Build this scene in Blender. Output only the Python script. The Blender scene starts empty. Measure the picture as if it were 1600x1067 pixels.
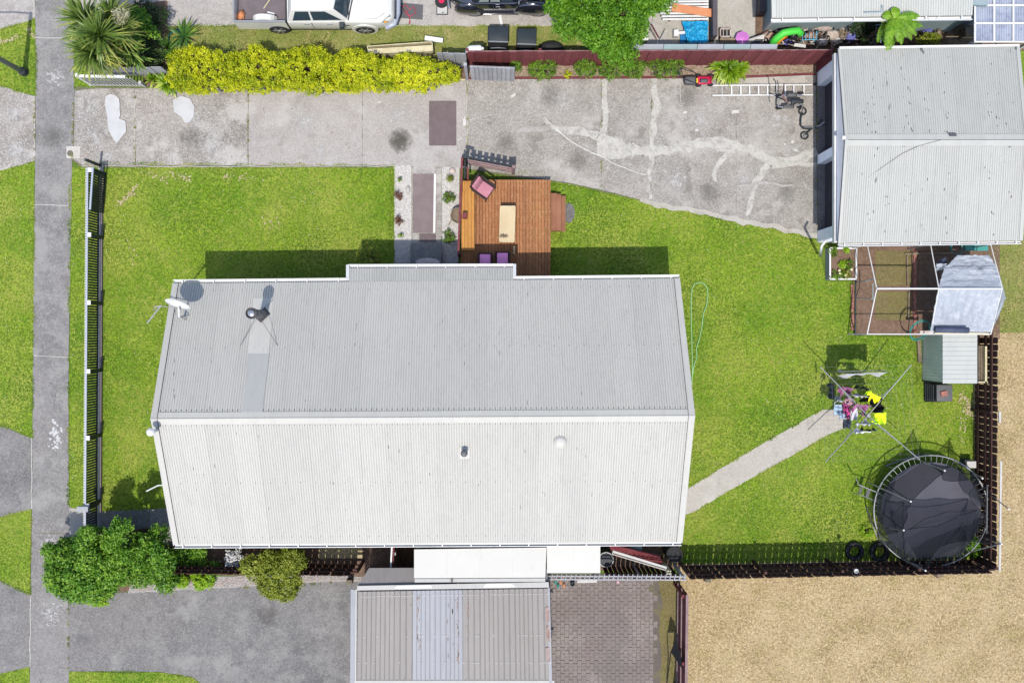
import bpy, bmesh, math, random
import numpy as np
from mathutils import Vector, Matrix, noise

random.seed(7)
rng = np.random.default_rng(11)
sc = bpy.context.scene
COL = sc.collection

# ---------------------------------------------------------------- camera, sky, sun, exposure
HC, SP, CX, CY = 32.0, 44.0, 790.0, 520.0        # camera height (m), photo pixels per metre on the ground, nadir point
cam_data = bpy.data.cameras.new('camera')
cam = bpy.data.objects.new('camera', cam_data)
COL.objects.link(cam)
cam.location = (0, 0, HC)
cam.rotation_euler = (0, 0, 0)
cam_data.sensor_width = 36
cam_data.lens = HC * SP / 1600 * 36
cam_data.shift_x = (800 - CX) / 1600
cam_data.shift_y = -(533.5 - CY) / 1600
cam_data.clip_end = 2000
sc.camera = cam

SUN_EL = math.radians(67)
SX, SY = 60 / 598, 595 / 598                      # horizontal direction the shadows fall in
world = bpy.data.worlds.new('World')
sc.world = world
world.use_nodes = True
wn = world.node_tree
for n in list(wn.nodes): wn.nodes.remove(n)
sky = wn.nodes.new('ShaderNodeTexSky')
sky.sky_type = 'NISHITA'
sky.sun_disc = False
sky.sun_elevation = SUN_EL
sky.sun_rotation = math.pi + math.atan2(SX, SY)
sky.air_density = 1.0
sky.dust_density = 1.5
sky.ozone_density = 1.0
bg = wn.nodes.new('ShaderNodeBackground')
bg.inputs['Strength'].default_value = 0.15
wo = wn.nodes.new('ShaderNodeOutputWorld')
wn.links.new(sky.outputs[0], bg.inputs[0])
wn.links.new(bg.outputs[0], wo.inputs[0])
sl = bpy.data.lights.new('sun', 'SUN')
sl.energy = 3.0
sl.angle = math.radians(0.5)
sl.color = (1.0, 0.95, 0.862)
sun = bpy.data.objects.new('sun', sl)
COL.objects.link(sun)
sd = Vector((SX * math.cos(SUN_EL), SY * math.cos(SUN_EL), -math.sin(SUN_EL)))   # direction light travels
sun.rotation_euler = sd.to_track_quat('-Z', 'Y').to_euler()
sun.location = (-5, -30, 40)
vs = sc.view_settings
vs.view_transform = 'Standard'
vs.look = 'None'
vs.gamma = 1
vs.use_curve_mapping = False
vs.exposure = 1.12
KLIGHT = 2.05
KROOF = 0.905

# ---------------------------------------------------------------- coordinates
def P(px, py, h=0.0):
    k = 1 - h / HC
    return Vector(((px - CX) * k / SP, (CY - py) * k / SP, h))

def A(r, g, b):
    """real base colour of a surface that reads r,g,b in full sun"""
    o = []
    for c in (r, g, b):
        c /= 255
        l = c / 12.92 if c <= 0.04045 else ((c + 0.055) / 1.055) ** 2.4
        o.append(min(0.85, l / KLIGHT))
    return (*o, 1)

# ---------------------------------------------------------------- materials
def new_mat(name):
    m = bpy.data.materials.new(name)
    m.use_nodes = True
    nt = m.node_tree
    b = nt.nodes['Principled BSDF']
    b.inputs['Specular IOR Level'].default_value = 0.3
    return m, nt, b

def surf(name, col, layers=(), rough=0.85, bump=None, metal=0.0, spec=0.25, rnd=0.0, stretch=None, coat=0, coord='pos'):
    """procedural surface. layers: (scale, lo, hi, colour, amount, detail)"""
    m, nt, b = new_mat(name)
    N, L = nt.nodes.new, nt.links.new
    b.inputs['Roughness'].default_value = rough
    b.inputs['Metallic'].default_value = metal
    b.inputs['Specular IOR Level'].default_value = spec
    b.inputs['Coat Weight'].default_value = coat
    if coord == 'pos':
        g = N('ShaderNodeNewGeometry'); src = g.outputs['Position']
    else:
        g = N('ShaderNodeTexCoord'); src = g.outputs['Object']
    if stretch:
        mp = N('ShaderNodeMapping'); mp.inputs['Scale'].default_value = stretch
        L(src, mp.inputs[0]); src = mp.outputs[0]
    prev = None
    for i, ly in enumerate(layers):
        scale, lo, hi, c2, amt = ly[:5]
        det = ly[5] if len(ly) > 5 else 4
        nz = N('ShaderNodeTexNoise'); nz.inputs['Scale'].default_value = scale
        nz.inputs['Detail'].default_value = det; nz.inputs['Roughness'].default_value = 0.6
        off = N('ShaderNodeVectorMath'); off.operation = 'ADD'; off.inputs[1].default_value = (i * 13.7, i * 7.3, i * 3.1)
        L(src, off.inputs[0]); L(off.outputs[0], nz.inputs['Vector'])
        mr = N('ShaderNodeMapRange'); mr.inputs['From Min'].default_value = lo; mr.inputs['From Max'].default_value = hi
        mr.inputs['To Max'].default_value = amt
        L(nz.outputs[0], mr.inputs[0])
        mx = N('ShaderNodeMix'); mx.data_type = 'RGBA'
        L(mr.outputs[0], mx.inputs[0])
        if prev: L(prev, mx.inputs[6])
        else: mx.inputs[6].default_value = col
        mx.inputs[7].default_value = c2
        prev = mx.outputs[2]
    if rnd:
        oi = N('ShaderNodeObjectInfo')
        mr = N('ShaderNodeMapRange'); mr.inputs['To Min'].default_value = 1 - rnd; mr.inputs['To Max'].default_value = 1 + rnd
        L(oi.outputs['Random'], mr.inputs[0])
        sc_ = N('ShaderNodeVectorMath'); sc_.operation = 'SCALE'
        if prev: L(prev, sc_.inputs[0])
        else: sc_.inputs[0].default_value = col[:3]
        L(mr.outputs[0], sc_.inputs['Scale'])
        prev = sc_.outputs[0]
    if prev: L(prev, b.inputs['Base Color'])
    else: b.inputs['Base Color'].default_value = col
    if bump:
        nz = N('ShaderNodeTexNoise'); nz.inputs['Scale'].default_value = bump[0]; nz.inputs['Detail'].default_value = 5
        L(src, nz.inputs['Vector'])
        bp = N('ShaderNodeBump'); bp.inputs['Strength'].default_value = bump[1]; bp.inputs['Distance'].default_value = bump[2] if len(bump) > 2 else 0.02
        L(nz.outputs[0], bp.inputs['Height']); L(bp.outputs[0], b.inputs['Normal'])
    return m

def leafmat(name, c1, c2, c3, patch=1.5, trans=0.3, rough=0.55, gain=1.0):
    """leaf colour runs c1..c3 by the per-leaf attribute tint, shifted by a soft patch noise"""
    m, nt, b = new_mat(name)
    N, L = nt.nodes.new, nt.links.new
    at = N('ShaderNodeAttribute'); at.attribute_name = 'tint'
    g = N('ShaderNodeNewGeometry')
    nz = N('ShaderNodeTexNoise'); nz.inputs['Scale'].default_value = patch; nz.inputs['Detail'].default_value = 4
    L(g.outputs['Position'], nz.inputs['Vector'])
    ad = N('ShaderNodeMath'); ad.operation = 'MULTIPLY_ADD'; L(nz.outputs[0], ad.inputs[0]); ad.inputs[1].default_value = gain; L(at.outputs['Fac'], ad.inputs[2])
    su = N('ShaderNodeMath'); su.operation = 'SUBTRACT'; L(ad.outputs[0], su.inputs[0]); su.inputs[1].default_value = 0.5 * gain
    r = N('ShaderNodeValToRGB')
    r.color_ramp.elements[0].color = c1; r.color_ramp.elements[1].color = c3
    e = r.color_ramp.elements.new(0.5); e.color = c2
    L(su.outputs[0], r.inputs[0])
    L(r.outputs[0], b.inputs['Base Color'])
    b.inputs['Roughness'].default_value = rough
    b.inputs['Specular IOR Level'].default_value = 0.3
    tr = N('ShaderNodeBsdfTranslucent'); L(r.outputs[0], tr.inputs['Color'])
    mx = N('ShaderNodeMixShader'); mx.inputs[0].default_value = trans
    out = nt.nodes['Material Output']
    L(b.outputs[0], mx.inputs[1]); L(tr.outputs[0], mx.inputs[2]); L(mx.outputs[0], out.inputs['Surface'])
    return m

def glassmat(name, col, rough=0.1, alpha=1.0, trans=0.0):
    m, nt, b = new_mat(name)
    b.inputs['Base Color'].default_value = col
    b.inputs['Roughness'].default_value = rough
    b.inputs['Specular IOR Level'].default_value = 0.6
    b.inputs['Alpha'].default_value = alpha
    return m

M = {}
def grass_layers(a, b_, c, d):
    return [(0.25, .44, .6, b_, .85, 2), (.5, .46, .6, c, .85, 3), (1.3, .56, .7, b_, .7, 4), (3.5, .45, .7, a, .5, 4), (12, .48, .62, d, .9, 2), (9, .54, .7, b_, .8, 2), (22, .5, .62, d, .7, 1)]
# ground covers
M['ground'] = surf('rough_grass_ground', A(104, 128, 42), grass_layers(A(112, 140, 38), A(128, 140, 62), A(92, 122, 30), A(78, 108, 24)), bump=(60, .6, .03))
M['lawn'] = surf('mown_lawn', A(134, 164, 32), grass_layers(A(158, 190, 34), A(174, 178, 80), A(106, 150, 20), A(86, 118, 10)), bump=(60, .7, .03))
M['drygrass'] = surf('dry_patchy_grass', A(142, 150, 70), [(.9, .42, .6, A(182, 168, 110), .85, 4), (3, .45, .65, A(110, 140, 44), .7, 4), (20, .4, .6, A(120, 124, 60), .5, 3)], bump=(50, .6, .03))
M['field'] = surf('dry_straw_field', A(197, 174, 130), [(.5, .4, .62, A(210, 188, 144), .8, 4), (1.4, .5, .64, A(168, 156, 96), .7, 5), (9, .5, .64, A(140, 116, 72), .8, 3), (13, .5, .66, A(228, 206, 164), .8, 2), (20, .52, .64, A(136, 110, 68), .7, 1)], bump=(45, .7, .03))
def concrete(name, base, light, dark, grime=.5, speck=.35, rnd=0.0):
    pink = (base[0] * 1.04, base[1] * .99, base[2] * .97, 1)
    return surf(name, base, [(.45, .38, .62, dark, grime, 5), (1.7, .48, .64, light, .55, 6), (5.5, .52, .66, dark, .35, 6), (.22, .45, .6, pink, .5, 2), (10, .52, .7, light, .35, 3), (19, .5, .64, dark, .6, 2), (24, .52, .64, light, .6, 1), (12, .69, .72, light, .8, 1), (2.2, .58, .66, dark, .6, 6), (.8, .56, .66, light, .6, 6)], rough=.92, bump=(70, .3, .01), rnd=rnd)
M['conc_dark'] = concrete('weathered_concrete', A(164, 158, 151), A(204, 200, 194), A(128, 121, 115), .75, .5)
M['conc_light'] = concrete('pale_concrete', A(176, 171, 166), A(196, 192, 187), A(154, 147, 142), .7, .45)
M['conc_right'] = concrete('grey_concrete', A(162, 158, 151), A(196, 192, 185), A(130, 123, 116), .75, .5)
M['conc_path'] = concrete('path_concrete', A(186, 182, 172), A(200, 196, 188), A(168, 162, 152), .5, .3)
M['asphalt'] = concrete('grey_asphalt', A(131, 129, 128), A(158, 156, 153), A(106, 104, 105), .85, .5)
M['sidewalk'] = concrete('footpath_asphalt', A(141, 138, 137), A(166, 164, 161), A(118, 116, 116), .85, .4)
M['repair'] = surf('pale_repair_mortar', A(206, 202, 194), [(3, .4, .6, A(186, 181, 172), .6, 5), (20, .5, .65, A(218, 215, 208), .5, 3), (16, .54, .66, A(166, 160, 150), .6, 2)], bump=(60, .3, .01))
M['skim'] = surf('worn_mortar_skim', A(206, 203, 195), [(3, .4, .6, A(190, 187, 179), .6, 5), (16, .56, .68, A(176, 170, 160), .5, 2)])
nt = M['skim'].node_tree; nz = nt.nodes.new('ShaderNodeTexNoise'); nz.inputs['Scale'].default_value = 4; nz.inputs['Detail'].default_value = 8; nz.inputs['Roughness'].default_value = .75
g_ = nt.nodes.new('ShaderNodeNewGeometry'); mr = nt.nodes.new('ShaderNodeMapRange'); mr.inputs['From Min'].default_value = .36; mr.inputs['From Max'].default_value = .52; mr.inputs['To Min'].default_value = .55; mr.inputs['To Max'].default_value = .95
nt.links.new(g_.outputs['Position'], nz.inputs['Vector']); nt.links.new(nz.outputs[0], mr.inputs[0]); nt.links.new(mr.outputs[0], nt.nodes['Principled BSDF'].inputs['Alpha'])
M['cement'] = surf('white_cement_patch', A(206, 206, 207), [(2.5, .4, .65, A(190, 191, 193), .6, 4)], bump=(40, .2, .01))
M['crackline'] = surf('white_crack_filler', A(215, 213, 208), [(9, .45, .6, A(180, 175, 168), .6, 3)])
M['joint'] = surf('dark_joint', A(112, 106, 98), [(5, .4, .6, A(140, 138, 90), .5, 3)])
M['oil'] = surf('dark_stone', A(104, 102, 100), [(8, .4, .6, A(128, 126, 124), .8, 5)])
def stainmat():
    m, nt, b = new_mat('oil_stain')
    N, L = nt.nodes.new, nt.links.new
    b.inputs['Base Color'].default_value = A(92, 88, 78); b.inputs['Roughness'].default_value = .8
    tc_ = N('ShaderNodeTexCoord'); ln = N('ShaderNodeVectorMath'); ln.operation = 'LENGTH'; L(tc_.outputs['Object'], ln.inputs[0])
    nz = N('ShaderNodeTexNoise'); nz.inputs['Scale'].default_value = 5; nz.inputs['Detail'].default_value = 6; L(tc_.outputs['Object'], nz.inputs['Vector'])
    mu = N('ShaderNodeMath'); mu.operation = 'MULTIPLY_ADD'; L(nz.outputs[0], mu.inputs[0]); mu.inputs[1].default_value = .55; L(ln.outputs['Value'], mu.inputs[2])
    mr = N('ShaderNodeMapRange'); mr.inputs['From Min'].default_value = .38; mr.inputs['From Max'].default_value = .74; mr.inputs['To Min'].default_value = .8; mr.inputs['To Max'].default_value = 0
    L(mu.outputs[0], mr.inputs[0]); L(mr.outputs[0], b.inputs['Alpha'])
    return m
M['stain'] = stainmat()
M['faintstain'] = stainmat(); M['faintstain'].name = 'faint_stain'
for n_ in M['faintstain'].node_tree.nodes:
    if n_.type == 'MAP_RANGE': n_.inputs['To Min'].default_value = .28
M['scuff'] = surf('white_scuffing', A(208, 206, 204))
nt = M['scuff'].node_tree; g_ = nt.nodes.new('ShaderNodeTexCoord'); geo = nt.nodes.new('ShaderNodeNewGeometry')
ln = nt.nodes.new('ShaderNodeVectorMath'); ln.operation = 'LENGTH'; nt.links.new(g_.outputs['Object'], ln.inputs[0])
nz = nt.nodes.new('ShaderNodeTexNoise'); nz.inputs['Scale'].default_value = 7; nz.inputs['Detail'].default_value = 8; nz.inputs['Roughness'].default_value = .8; nt.links.new(geo.outputs['Position'], nz.inputs['Vector'])
mu = nt.nodes.new('ShaderNodeMath'); mu.operation = 'MULTIPLY_ADD'; mu.inputs[1].default_value = -.22; nt.links.new(ln.outputs['Value'], mu.inputs[0]); nt.links.new(nz.outputs[0], mu.inputs[2])
mr = nt.nodes.new('ShaderNodeMapRange'); mr.inputs['From Min'].default_value = .44; mr.inputs['From Max'].default_value = .52; mr.inputs['To Max'].default_value = .75
nt.links.new(mu.outputs[0], mr.inputs[0]); nt.links.new(mr.outputs[0], nt.nodes['Principled BSDF'].inputs['Alpha'])
M['soil'] = surf('garden_soil', A(132, 106, 90), [(1.5, .4, .62, A(112, 88, 70), .8, 5), (8, .45, .65, A(152, 128, 106), .6, 5), (40, .5, .65, A(96, 76, 60), .5, 3)], bump=(30, .9, .04))
M['soilgreen'] = surf('weedy_soil', A(124, 110, 74), [(1.2, .4, .6, A(132, 122, 70), .8, 5), (9, .45, .65, A(150, 136, 100), .6, 5), (30, .5, .65, A(90, 84, 48), .5, 3)], bump=(30, .9, .04))
M['bark'] = surf('stony_bed', A(170, 146, 128), [(9, .4, .6, A(130, 104, 90), .8, 5), (30, .5, .62, A(196, 182, 164), .7, 3)], bump=(30, .9, .04))
M['bare'] = surf('bare_earth', A(206, 190, 158), [(9, .4, .6, A(160, 150, 96), .8, 5)], bump=(30, .9, .03))
M['pebble'] = surf('white_pebbles', A(226, 222, 217), [(17, .5, .62, A(176, 168, 164), .8, 2), (9, .6, .7, A(205, 196, 188), .6, 3)], bump=(35, 1, .03))
M['stone'] = surf('white_stones', A(228, 225, 220), [(20, .4, .6, A(200, 196, 192), .6, 2)], rough=.7)
M['gravel'] = surf('grey_gravel', A(176, 174, 172), [(18, .4, .6, A(136, 132, 130), .8, 3), (40, .5, .6, A(206, 204, 200), .6, 2)], bump=(40, 1, .03))
M['paver'] = surf('concrete_paver', A(136, 125, 121), [(.8, .42, .62, A(156, 146, 141), .8, 4), (18, .5, .62, A(112, 102, 98), .7, 2), (.5, .5, .62, A(120, 112, 110), .6, 3)], bump=(60, .3, .01))
M['paverjoint'] = surf('paver_joint_sand', A(104, 96, 90), [(3, .5, .62, A(118, 112, 76), .7, 4)])
# metals and paint
def roofm(name, c, c2, c3, rnd=.03, flake=None, rough=.55):
    f = lambda q: (q[0] * KROOF * 1.01, q[1] * KROOF * .985, q[2] * KROOF * .90, 1)
    c, c2, c3 = f(c), f(c2), f(c3)
    ly = [(.5, .4, .65, c2, .6, 3), (3, .5, .66, c3, .4, 4), (9, .58, .7, (c3[0] * .85, c3[1] * .84, c3[2] * .8, 1), .35, 4)]
    if flake: ly.append((flake[0], flake[1], flake[1] + .03, flake[2], 1, 3))
    return surf(name, c, ly, rough=rough, spec=.3, rnd=rnd, stretch=(1.6, .35, 1))
M['roof'] = roofm('pale_grey_roof_steel', A(208, 208, 209), A(202, 202, 204), A(194, 194, 196))
M['roofcap'] = roofm('pale_grey_ridge_steel', A(216, 216, 217), A(208, 208, 210), A(200, 200, 202))
M['flash'] = roofm('grey_flashing', A(190, 191, 196), A(182, 184, 190), A(172, 174, 178))
M['roofwhite'] = roofm('flaking_white_roof_steel', A(199, 202, 204), A(191, 194, 197), A(183, 186, 188), .02, (2.6, .70, A(112, 112, 114)))
M['roofneigh'] = roofm('white_ribbed_roof', A(206, 210, 212), A(198, 203, 206), A(190, 195, 198), .02)
M['roofgrey'] = roofm('dull_grey_roof_steel', A(146, 143, 146), A(138, 135, 138), A(130, 126, 128), .05, (3, .74, A(140, 110, 100)))
M['roofblue'] = roofm('bluish_grey_roof_steel', A(162, 167, 182), A(154, 159, 174), A(144, 147, 158), .05, (3, .72, A(130, 96, 84)))
M['rust'] = surf('rusty_patch', A(150, 118, 108), [(6, .4, .6, A(178, 160, 156), .8, 5)])
M['white'] = surf('white_paint', A(236, 236, 234), [(3, .5, .7, A(214, 214, 212), .5, 4)], rough=.5)
M['canopy'] = surf('cream_white_canopy', (.285, .282, .262, 1), [(1, .4, .65, (.27, .267, .248, 1), .6, 3), (6, .55, .7, (.25, .245, .225, 1), .4, 4)], rough=.5)
M['offwhite'] = surf('dull_white_paint', A(206, 204, 200), [(3, .4, .7, A(182, 180, 176), .6, 4)], rough=.6)
M['wallgrey'] = surf('grey_wall_paint', A(170, 174, 182), [(2, .4, .7, A(152, 156, 164), .5, 4)], rough=.7)
M['wallblue'] = surf('blue_grey_wall', A(156, 174, 178), [(2, .4, .7, A(134, 154, 158), .5, 4)], rough=.7)
M['piershade'] = surf('wall_grey_lifted_for_shaded_piers', (.66, .68, .72, 1), [(2, .4, .7, (.55, .57, .61, 1), .5, 4)], rough=.7)  # copy of the wall grey, lightened in colour to brighten the shaded pier faces
M['wallgreen'] = surf('grey_green_steel', (.43, .47, .38, 1), [(3, .4, .7, (.34, .38, .31, 1), .6, 4)], rough=.6)
M['wallcream'] = surf('cream_weatherboard', A(200, 190, 170), [(2, .4, .7, A(180, 170, 150), .5, 4)], rough=.7)
M['doordark'] = surf('dark_roller_door', A(92, 86, 92), [(2, .4, .7, A(78, 72, 78), .6, 4)], rough=.6)
M['gable'] = surf('faded_gable_panel', (.80, .73, .71, 1), [(2, .4, .7, (.66, .60, .60, 1), .6, 4)], rough=.8)
M['black'] = surf('black_paint', A(42, 52, 58), [(4, .4, .7, A(58, 66, 72), .5, 3)], rough=.5)
M['fencecap'] = surf('pale_blue_grey_metal', A(172, 180, 196), rough=.4, spec=.5)
M['darkplastic'] = surf('dark_plastic', A(52, 56, 64), [(5, .4, .7, A(70, 74, 82), .5, 3)], rough=.6)
M['rubber'] = surf('black_rubber', A(44, 44, 46), [(9, .4, .7, A(66, 66, 68), .5, 3)], rough=.85)
M['steel'] = surf('galvanised_steel', A(158, 160, 162), [(10, .4, .7, A(150, 152, 155), .6, 3)], rough=.45, metal=.3, spec=.5)
M['chrome'] = surf('bright_steel', A(200, 202, 206), rough=.25, metal=.7)
M['flue'] = surf('dull_flue_steel', A(128, 128, 130), [(6, .4, .7, A(100, 100, 102), .7, 3)], rough=.5, metal=.4)
M['flued'] = surf('dark_flashing_boot', A(88, 88, 92), rough=.6)
M['red'] = surf('maroon_fence_paint', A(136, 68, 72), [(1, .4, .62, A(120, 56, 62), .7, 4), (7, .45, .65, A(158, 92, 94), .45, 4), (40, .5, .7, A(100, 44, 50), .4, 2)], rough=.75, rnd=.16, stretch=(3, 1, 1), bump=(40, .3, .01))
M['redk'] = surf('maroon_timber', A(120, 52, 58), [(5, .45, .65, A(140, 84, 84), .5, 4)], rough=.75)
M['paling'] = surf('dark_stained_paling', A(84, 56, 50), [(3, .4, .65, A(64, 40, 36), .7, 4), (20, .5, .7, A(104, 72, 64), .4, 3)], rough=.85, rnd=.18, bump=(30, .3, .01))
M['silver'] = surf('silvered_timber', A(186, 186, 190), [(2, .4, .65, A(164, 162, 168), .7, 4), (25, .5, .7, A(204, 204, 208), .5, 3)], rough=.85, rnd=.12)
M['mauve'] = surf('faded_brown_paling', A(158, 134, 134), [(4, .4, .65, A(134, 108, 108), .7, 4)], rough=.85, rnd=.1)
M['deck'] = surf('oiled_deck_timber', A(172, 114, 68), [(1.2, .4, .62, A(152, 96, 54), .7, 4), (9, .5, .62, A(196, 142, 96), .6, 3), (14, .52, .64, A(122, 74, 48), .6, 2)], rough=.65, rnd=.15, stretch=(4, .6, 1), bump=(40, .25, .01))
M['step'] = surf('deck_step_timber', A(160, 108, 80), [(2, .4, .62, A(138, 86, 62), .7, 4)], rough=.7, rnd=.1)
M['honey'] = surf('honey_timber', A(196, 136, 54), [(2, .4, .62, A(178, 114, 40), .7, 4), (20, .45, .65, A(222, 168, 92), .5, 4)], rough=.6, rnd=.08, stretch=(4, .6, 1))
M['pine'] = surf('pale_plywood', A(216, 196, 158), [(2, .4, .62, A(204, 182, 144), .7, 4), (30, .5, .7, A(206, 176, 132), .3, 3)], rough=.6)
M['planter'] = surf('raw_pine', A(226, 216, 178), [(3, .4, .62, A(200, 186, 144), .7, 4)], rough=.7)
M['oldwood'] = surf('weathered_wood', A(150, 134, 112), [(4, .4, .62, A(116, 102, 86), .8, 4)], rough=.85, rnd=.15)
M['orange'] = surf('orange_plank', A(222, 150, 104), [(3, .4, .62, A(204, 126, 84), .7, 4)], rough=.7)
M['mat'] = surf('brown_carpet', A(118, 104, 106), [(3, .4, .62, A(104, 92, 92), .8, 4), (60, .45, .6, A(136, 122, 122), .5, 2)], rough=.95)
M['runner'] = surf('brown_runner', A(136, 122, 122), [(3, .4, .62, A(124, 110, 110), .8, 4), (60, .45, .6, A(156, 142, 142), .4, 2)], rough=.95)
M['pink'] = surf('pink_cushion', A(200, 138, 150), [(5, .4, .7, A(180, 116, 130), .5, 3)], rough=.9)
M['purple'] = surf('magenta_cushion', (.62, .23, .42, 1), [(5, .4, .7, (.5, .18, .34, 1), .5, 3)], rough=.9)
M['brown'] = surf('dark_brown_rattan', A(64, 44, 46), [(20, .4, .6, A(44, 30, 32), .8, 3)], rough=.7)
M['brick'] = surf('terracotta_brick', A(178, 124, 108), [(9, .4, .6, A(150, 96, 84), .8, 4)], rough=.9, rnd=.12)
M['tarp'] = surf('silver_tarpaulin', A(170, 177, 188), [(1.5, .4, .65, A(152, 160, 172), .7, 4), (8, .5, .68, A(204, 208, 213), .4, 3)], rough=.5, spec=.35, bump=(6, .45, .04))
M['tarproll'] = surf('blue_grey_roll', A(84, 92, 116), [(6, .4, .65, A(70, 78, 100), .7, 4)], rough=.7)
M['bluetarp'] = surf('bright_blue_tarpaulin', A(20, 166, 224), [(4, .4, .65, A(90, 200, 240), .4, 3)], rough=.4, bump=(6, 1, .08))
M['bluedark'] = surf('flat_blue_tarpaulin', A(20, 130, 196), rough=.5)
M['trampmat'] = surf('trampoline_mat', A(90, 90, 101), [(1.5, .4, .65, A(80, 80, 91), .6, 4), (30, .6, .7, A(136, 136, 146), .3, 2)], rough=.8)
M['hose'] = surf('pale_green_hose', A(150, 202, 140), rough=.5)
M['teal'] = surf('teal_hose', A(60, 150, 140), rough=.5)
M['bikegrey'] = surf('grey_plastic', A(96, 96, 98), rough=.6)
M['mowerred'] = surf('crimson_plastic', A(226, 44, 92), [(6, .4, .65, A(196, 28, 70), .5, 3)], rough=.35)
M['carwhite'] = surf('cream_white_car_paint', A(232, 231, 224), rough=.25, spec=.5, coat=.5)
M['carblack'] = surf('gloss_black_car_paint', A(34, 36, 46), rough=.16, spec=.6, coat=1)
M['carglass'] = glassmat('tinted_glass', A(58, 74, 84), .08)
M['carglasspale'] = glassmat('pale_glass', A(150, 160, 156), .12)
M['traybed'] = surf('scuffed_tray_liner', A(122, 112, 116), [(3, .4, .62, A(108, 98, 102), .7, 4), (30, .6, .7, A(160, 152, 152), .5, 3)], rough=.8)
M['amber'] = surf('amber_lens', A(220, 150, 40), rough=.3)
M['greenplastic'] = surf('lime_plastic', A(90, 226, 84), rough=.5)
M['yellowplastic'] = surf('yellow_plastic', A(244, 206, 40), rough=.5)
M['orangeplastic'] = surf('orange_plastic', A(240, 110, 40), rough=.5)
M['pinkplastic'] = surf('pink_plastic', A(214, 130, 214), rough=.5)
M['cyan'] = surf('cyan_paint', A(110, 196, 232), rough=.5)
M['lavender'] = surf('lavender_cloth', A(126, 130, 206), [(8, .4, .6, A(92, 94, 170), .8, 3)], rough=.9)
M['card'] = surf('pale_cardboard', A(222, 208, 200), [(4, .4, .6, A(196, 178, 168), .7, 3)], rough=.9)
M['junkbrown'] = surf('rusty_scrap', A(170, 110, 88), [(6, .4, .6, A(210, 190, 176), .8, 4)], rough=.9)
M['hivis'] = surf('fluorescent_yellow_cloth', (.50, .80, .01, 1), [(5, .4, .7, (.38, .7, .01, 1), .5, 3)], rough=.8)
M['hivisy'] = surf('fluorescent_lemon_cloth', (.75, .80, .01, 1), rough=.8)
M['clothwhite'] = surf('white_cloth', A(236, 236, 244), [(6, .4, .7, A(204, 206, 222), .5, 3)], rough=.9)
M['clothgrey'] = surf('grey_blue_cloth', A(150, 154, 178), [(6, .4, .7, A(120, 124, 150), .5, 3)], rough=.9)
M['clothblue'] = surf('pale_blue_cloth', A(186, 208, 230), [(6, .4, .7, A(160, 184, 212), .5, 3)], rough=.9)
M['clothnavy'] = surf('navy_cloth', A(66, 76, 92), rough=.9)
M['clothblack'] = surf('black_cloth', A(32, 32, 38), rough=.9)
M['clothpink'] = surf('mauve_pink_cloth', A(196, 120, 172), [(9, .4, .6, A(150, 84, 130), .7, 3)], rough=.9)
M['clothprint'] = surf('pink_and_navy_print_cloth', A(52, 30, 62), [(14, .5, .54, A(230, 80, 156), 1, 2)], rough=.9)
M['clothfloral'] = surf('floral_cloth', A(216, 176, 180), [(14, .48, .52, A(140, 96, 130), 1, 2)], rough=.9)
M['trunk'] = surf('tree_bark', A(120, 104, 88), [(8, .4, .6, A(90, 76, 64), .8, 4)], rough=.9)
# foliage
M['hedge'] = leafmat('golden_hedge_leaf', (.13, .20, .004, 1), (.38, .42, .004, 1), (.58, .58, .02, 1), 1.1, .45, .55, 1.7)
M['treebright'] = leafmat('bright_green_leaf', A(56, 106, 8), A(104, 162, 24), A(152, 202, 56), 1.2, .35)
M['bushgreen'] = leafmat('mid_green_leaf', A(46, 96, 14), A(104, 162, 32), A(170, 212, 72), 1.3, .35)
M['olive'] = leafmat('olive_leaf', A(84, 104, 14), A(148, 164, 40), A(196, 204, 84), 2.5, .35)
M['shrub'] = leafmat('small_shrub_leaf', A(64, 104, 14), A(108, 150, 30), A(150, 184, 56), 2.5, .3)
M['lime'] = leafmat('lime_groundcover_leaf', A(110, 160, 10), A(160, 210, 24), A(190, 226, 60), 2, .3)
M['cordyline'] = leafmat('sword_leaf', A(70, 104, 34), A(128, 154, 70), A(214, 206, 96), 2.2, .25, .45)
M['cordylinedark'] = leafmat('green_sword_leaf', A(54, 100, 40), A(98, 142, 60), A(170, 190, 80), 2.2, .25, .45)
M['flower'] = leafmat('cream_flower_spray', A(196, 190, 140), A(226, 220, 182), A(240, 236, 206), 2, .2)
M['strap'] = leafmat('strap_leaf', A(76, 120, 14), A(140, 178, 32), A(206, 224, 84), 3, .25, .4)
M['fern'] = leafmat('lime_fern_leaf', A(82, 134, 14), A(136, 186, 34), A(184, 216, 64), 3, .3)
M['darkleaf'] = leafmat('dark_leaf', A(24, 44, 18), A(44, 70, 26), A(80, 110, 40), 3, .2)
M['whiteflower'] = leafmat('white_petal', A(226, 228, 226), A(240, 240, 240), A(250, 250, 250), 3, .2)
M['redleaf'] = leafmat('russet_leaf', A(96, 56, 44), A(130, 84, 66), A(160, 112, 84), 3, .2)
M['blade'] = leafmat('lawn_blade', A(82, 122, 8), A(138, 172, 30), A(200, 200, 96), .36, .3, .6, 3.0)
M['bladedry'] = leafmat('verge_blade', A(104, 122, 40), A(150, 158, 78), A(204, 192, 134), .8, .3, .6, 2.0)
M['straw'] = leafmat('straw_blade', A(156, 134, 92), A(212, 188, 146), A(240, 222, 184), .9, .2, .7, 1.6)
M['daisy'] = surf('daisy_petal', A(244, 244, 236), rough=.8)
def netmat(name, alpha, col):
    m, nt, b = new_mat(name)
    b.inputs['Base Color'].default_value = col
    b.inputs['Roughness'].default_value = .9
    b.inputs['Alpha'].default_value = alpha
    return m
M['net'] = netmat('black_safety_net', .6, A(40, 44, 54))
M['film'] = netmat('clear_greenhouse_film', .12, A(190, 196, 196))
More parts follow.
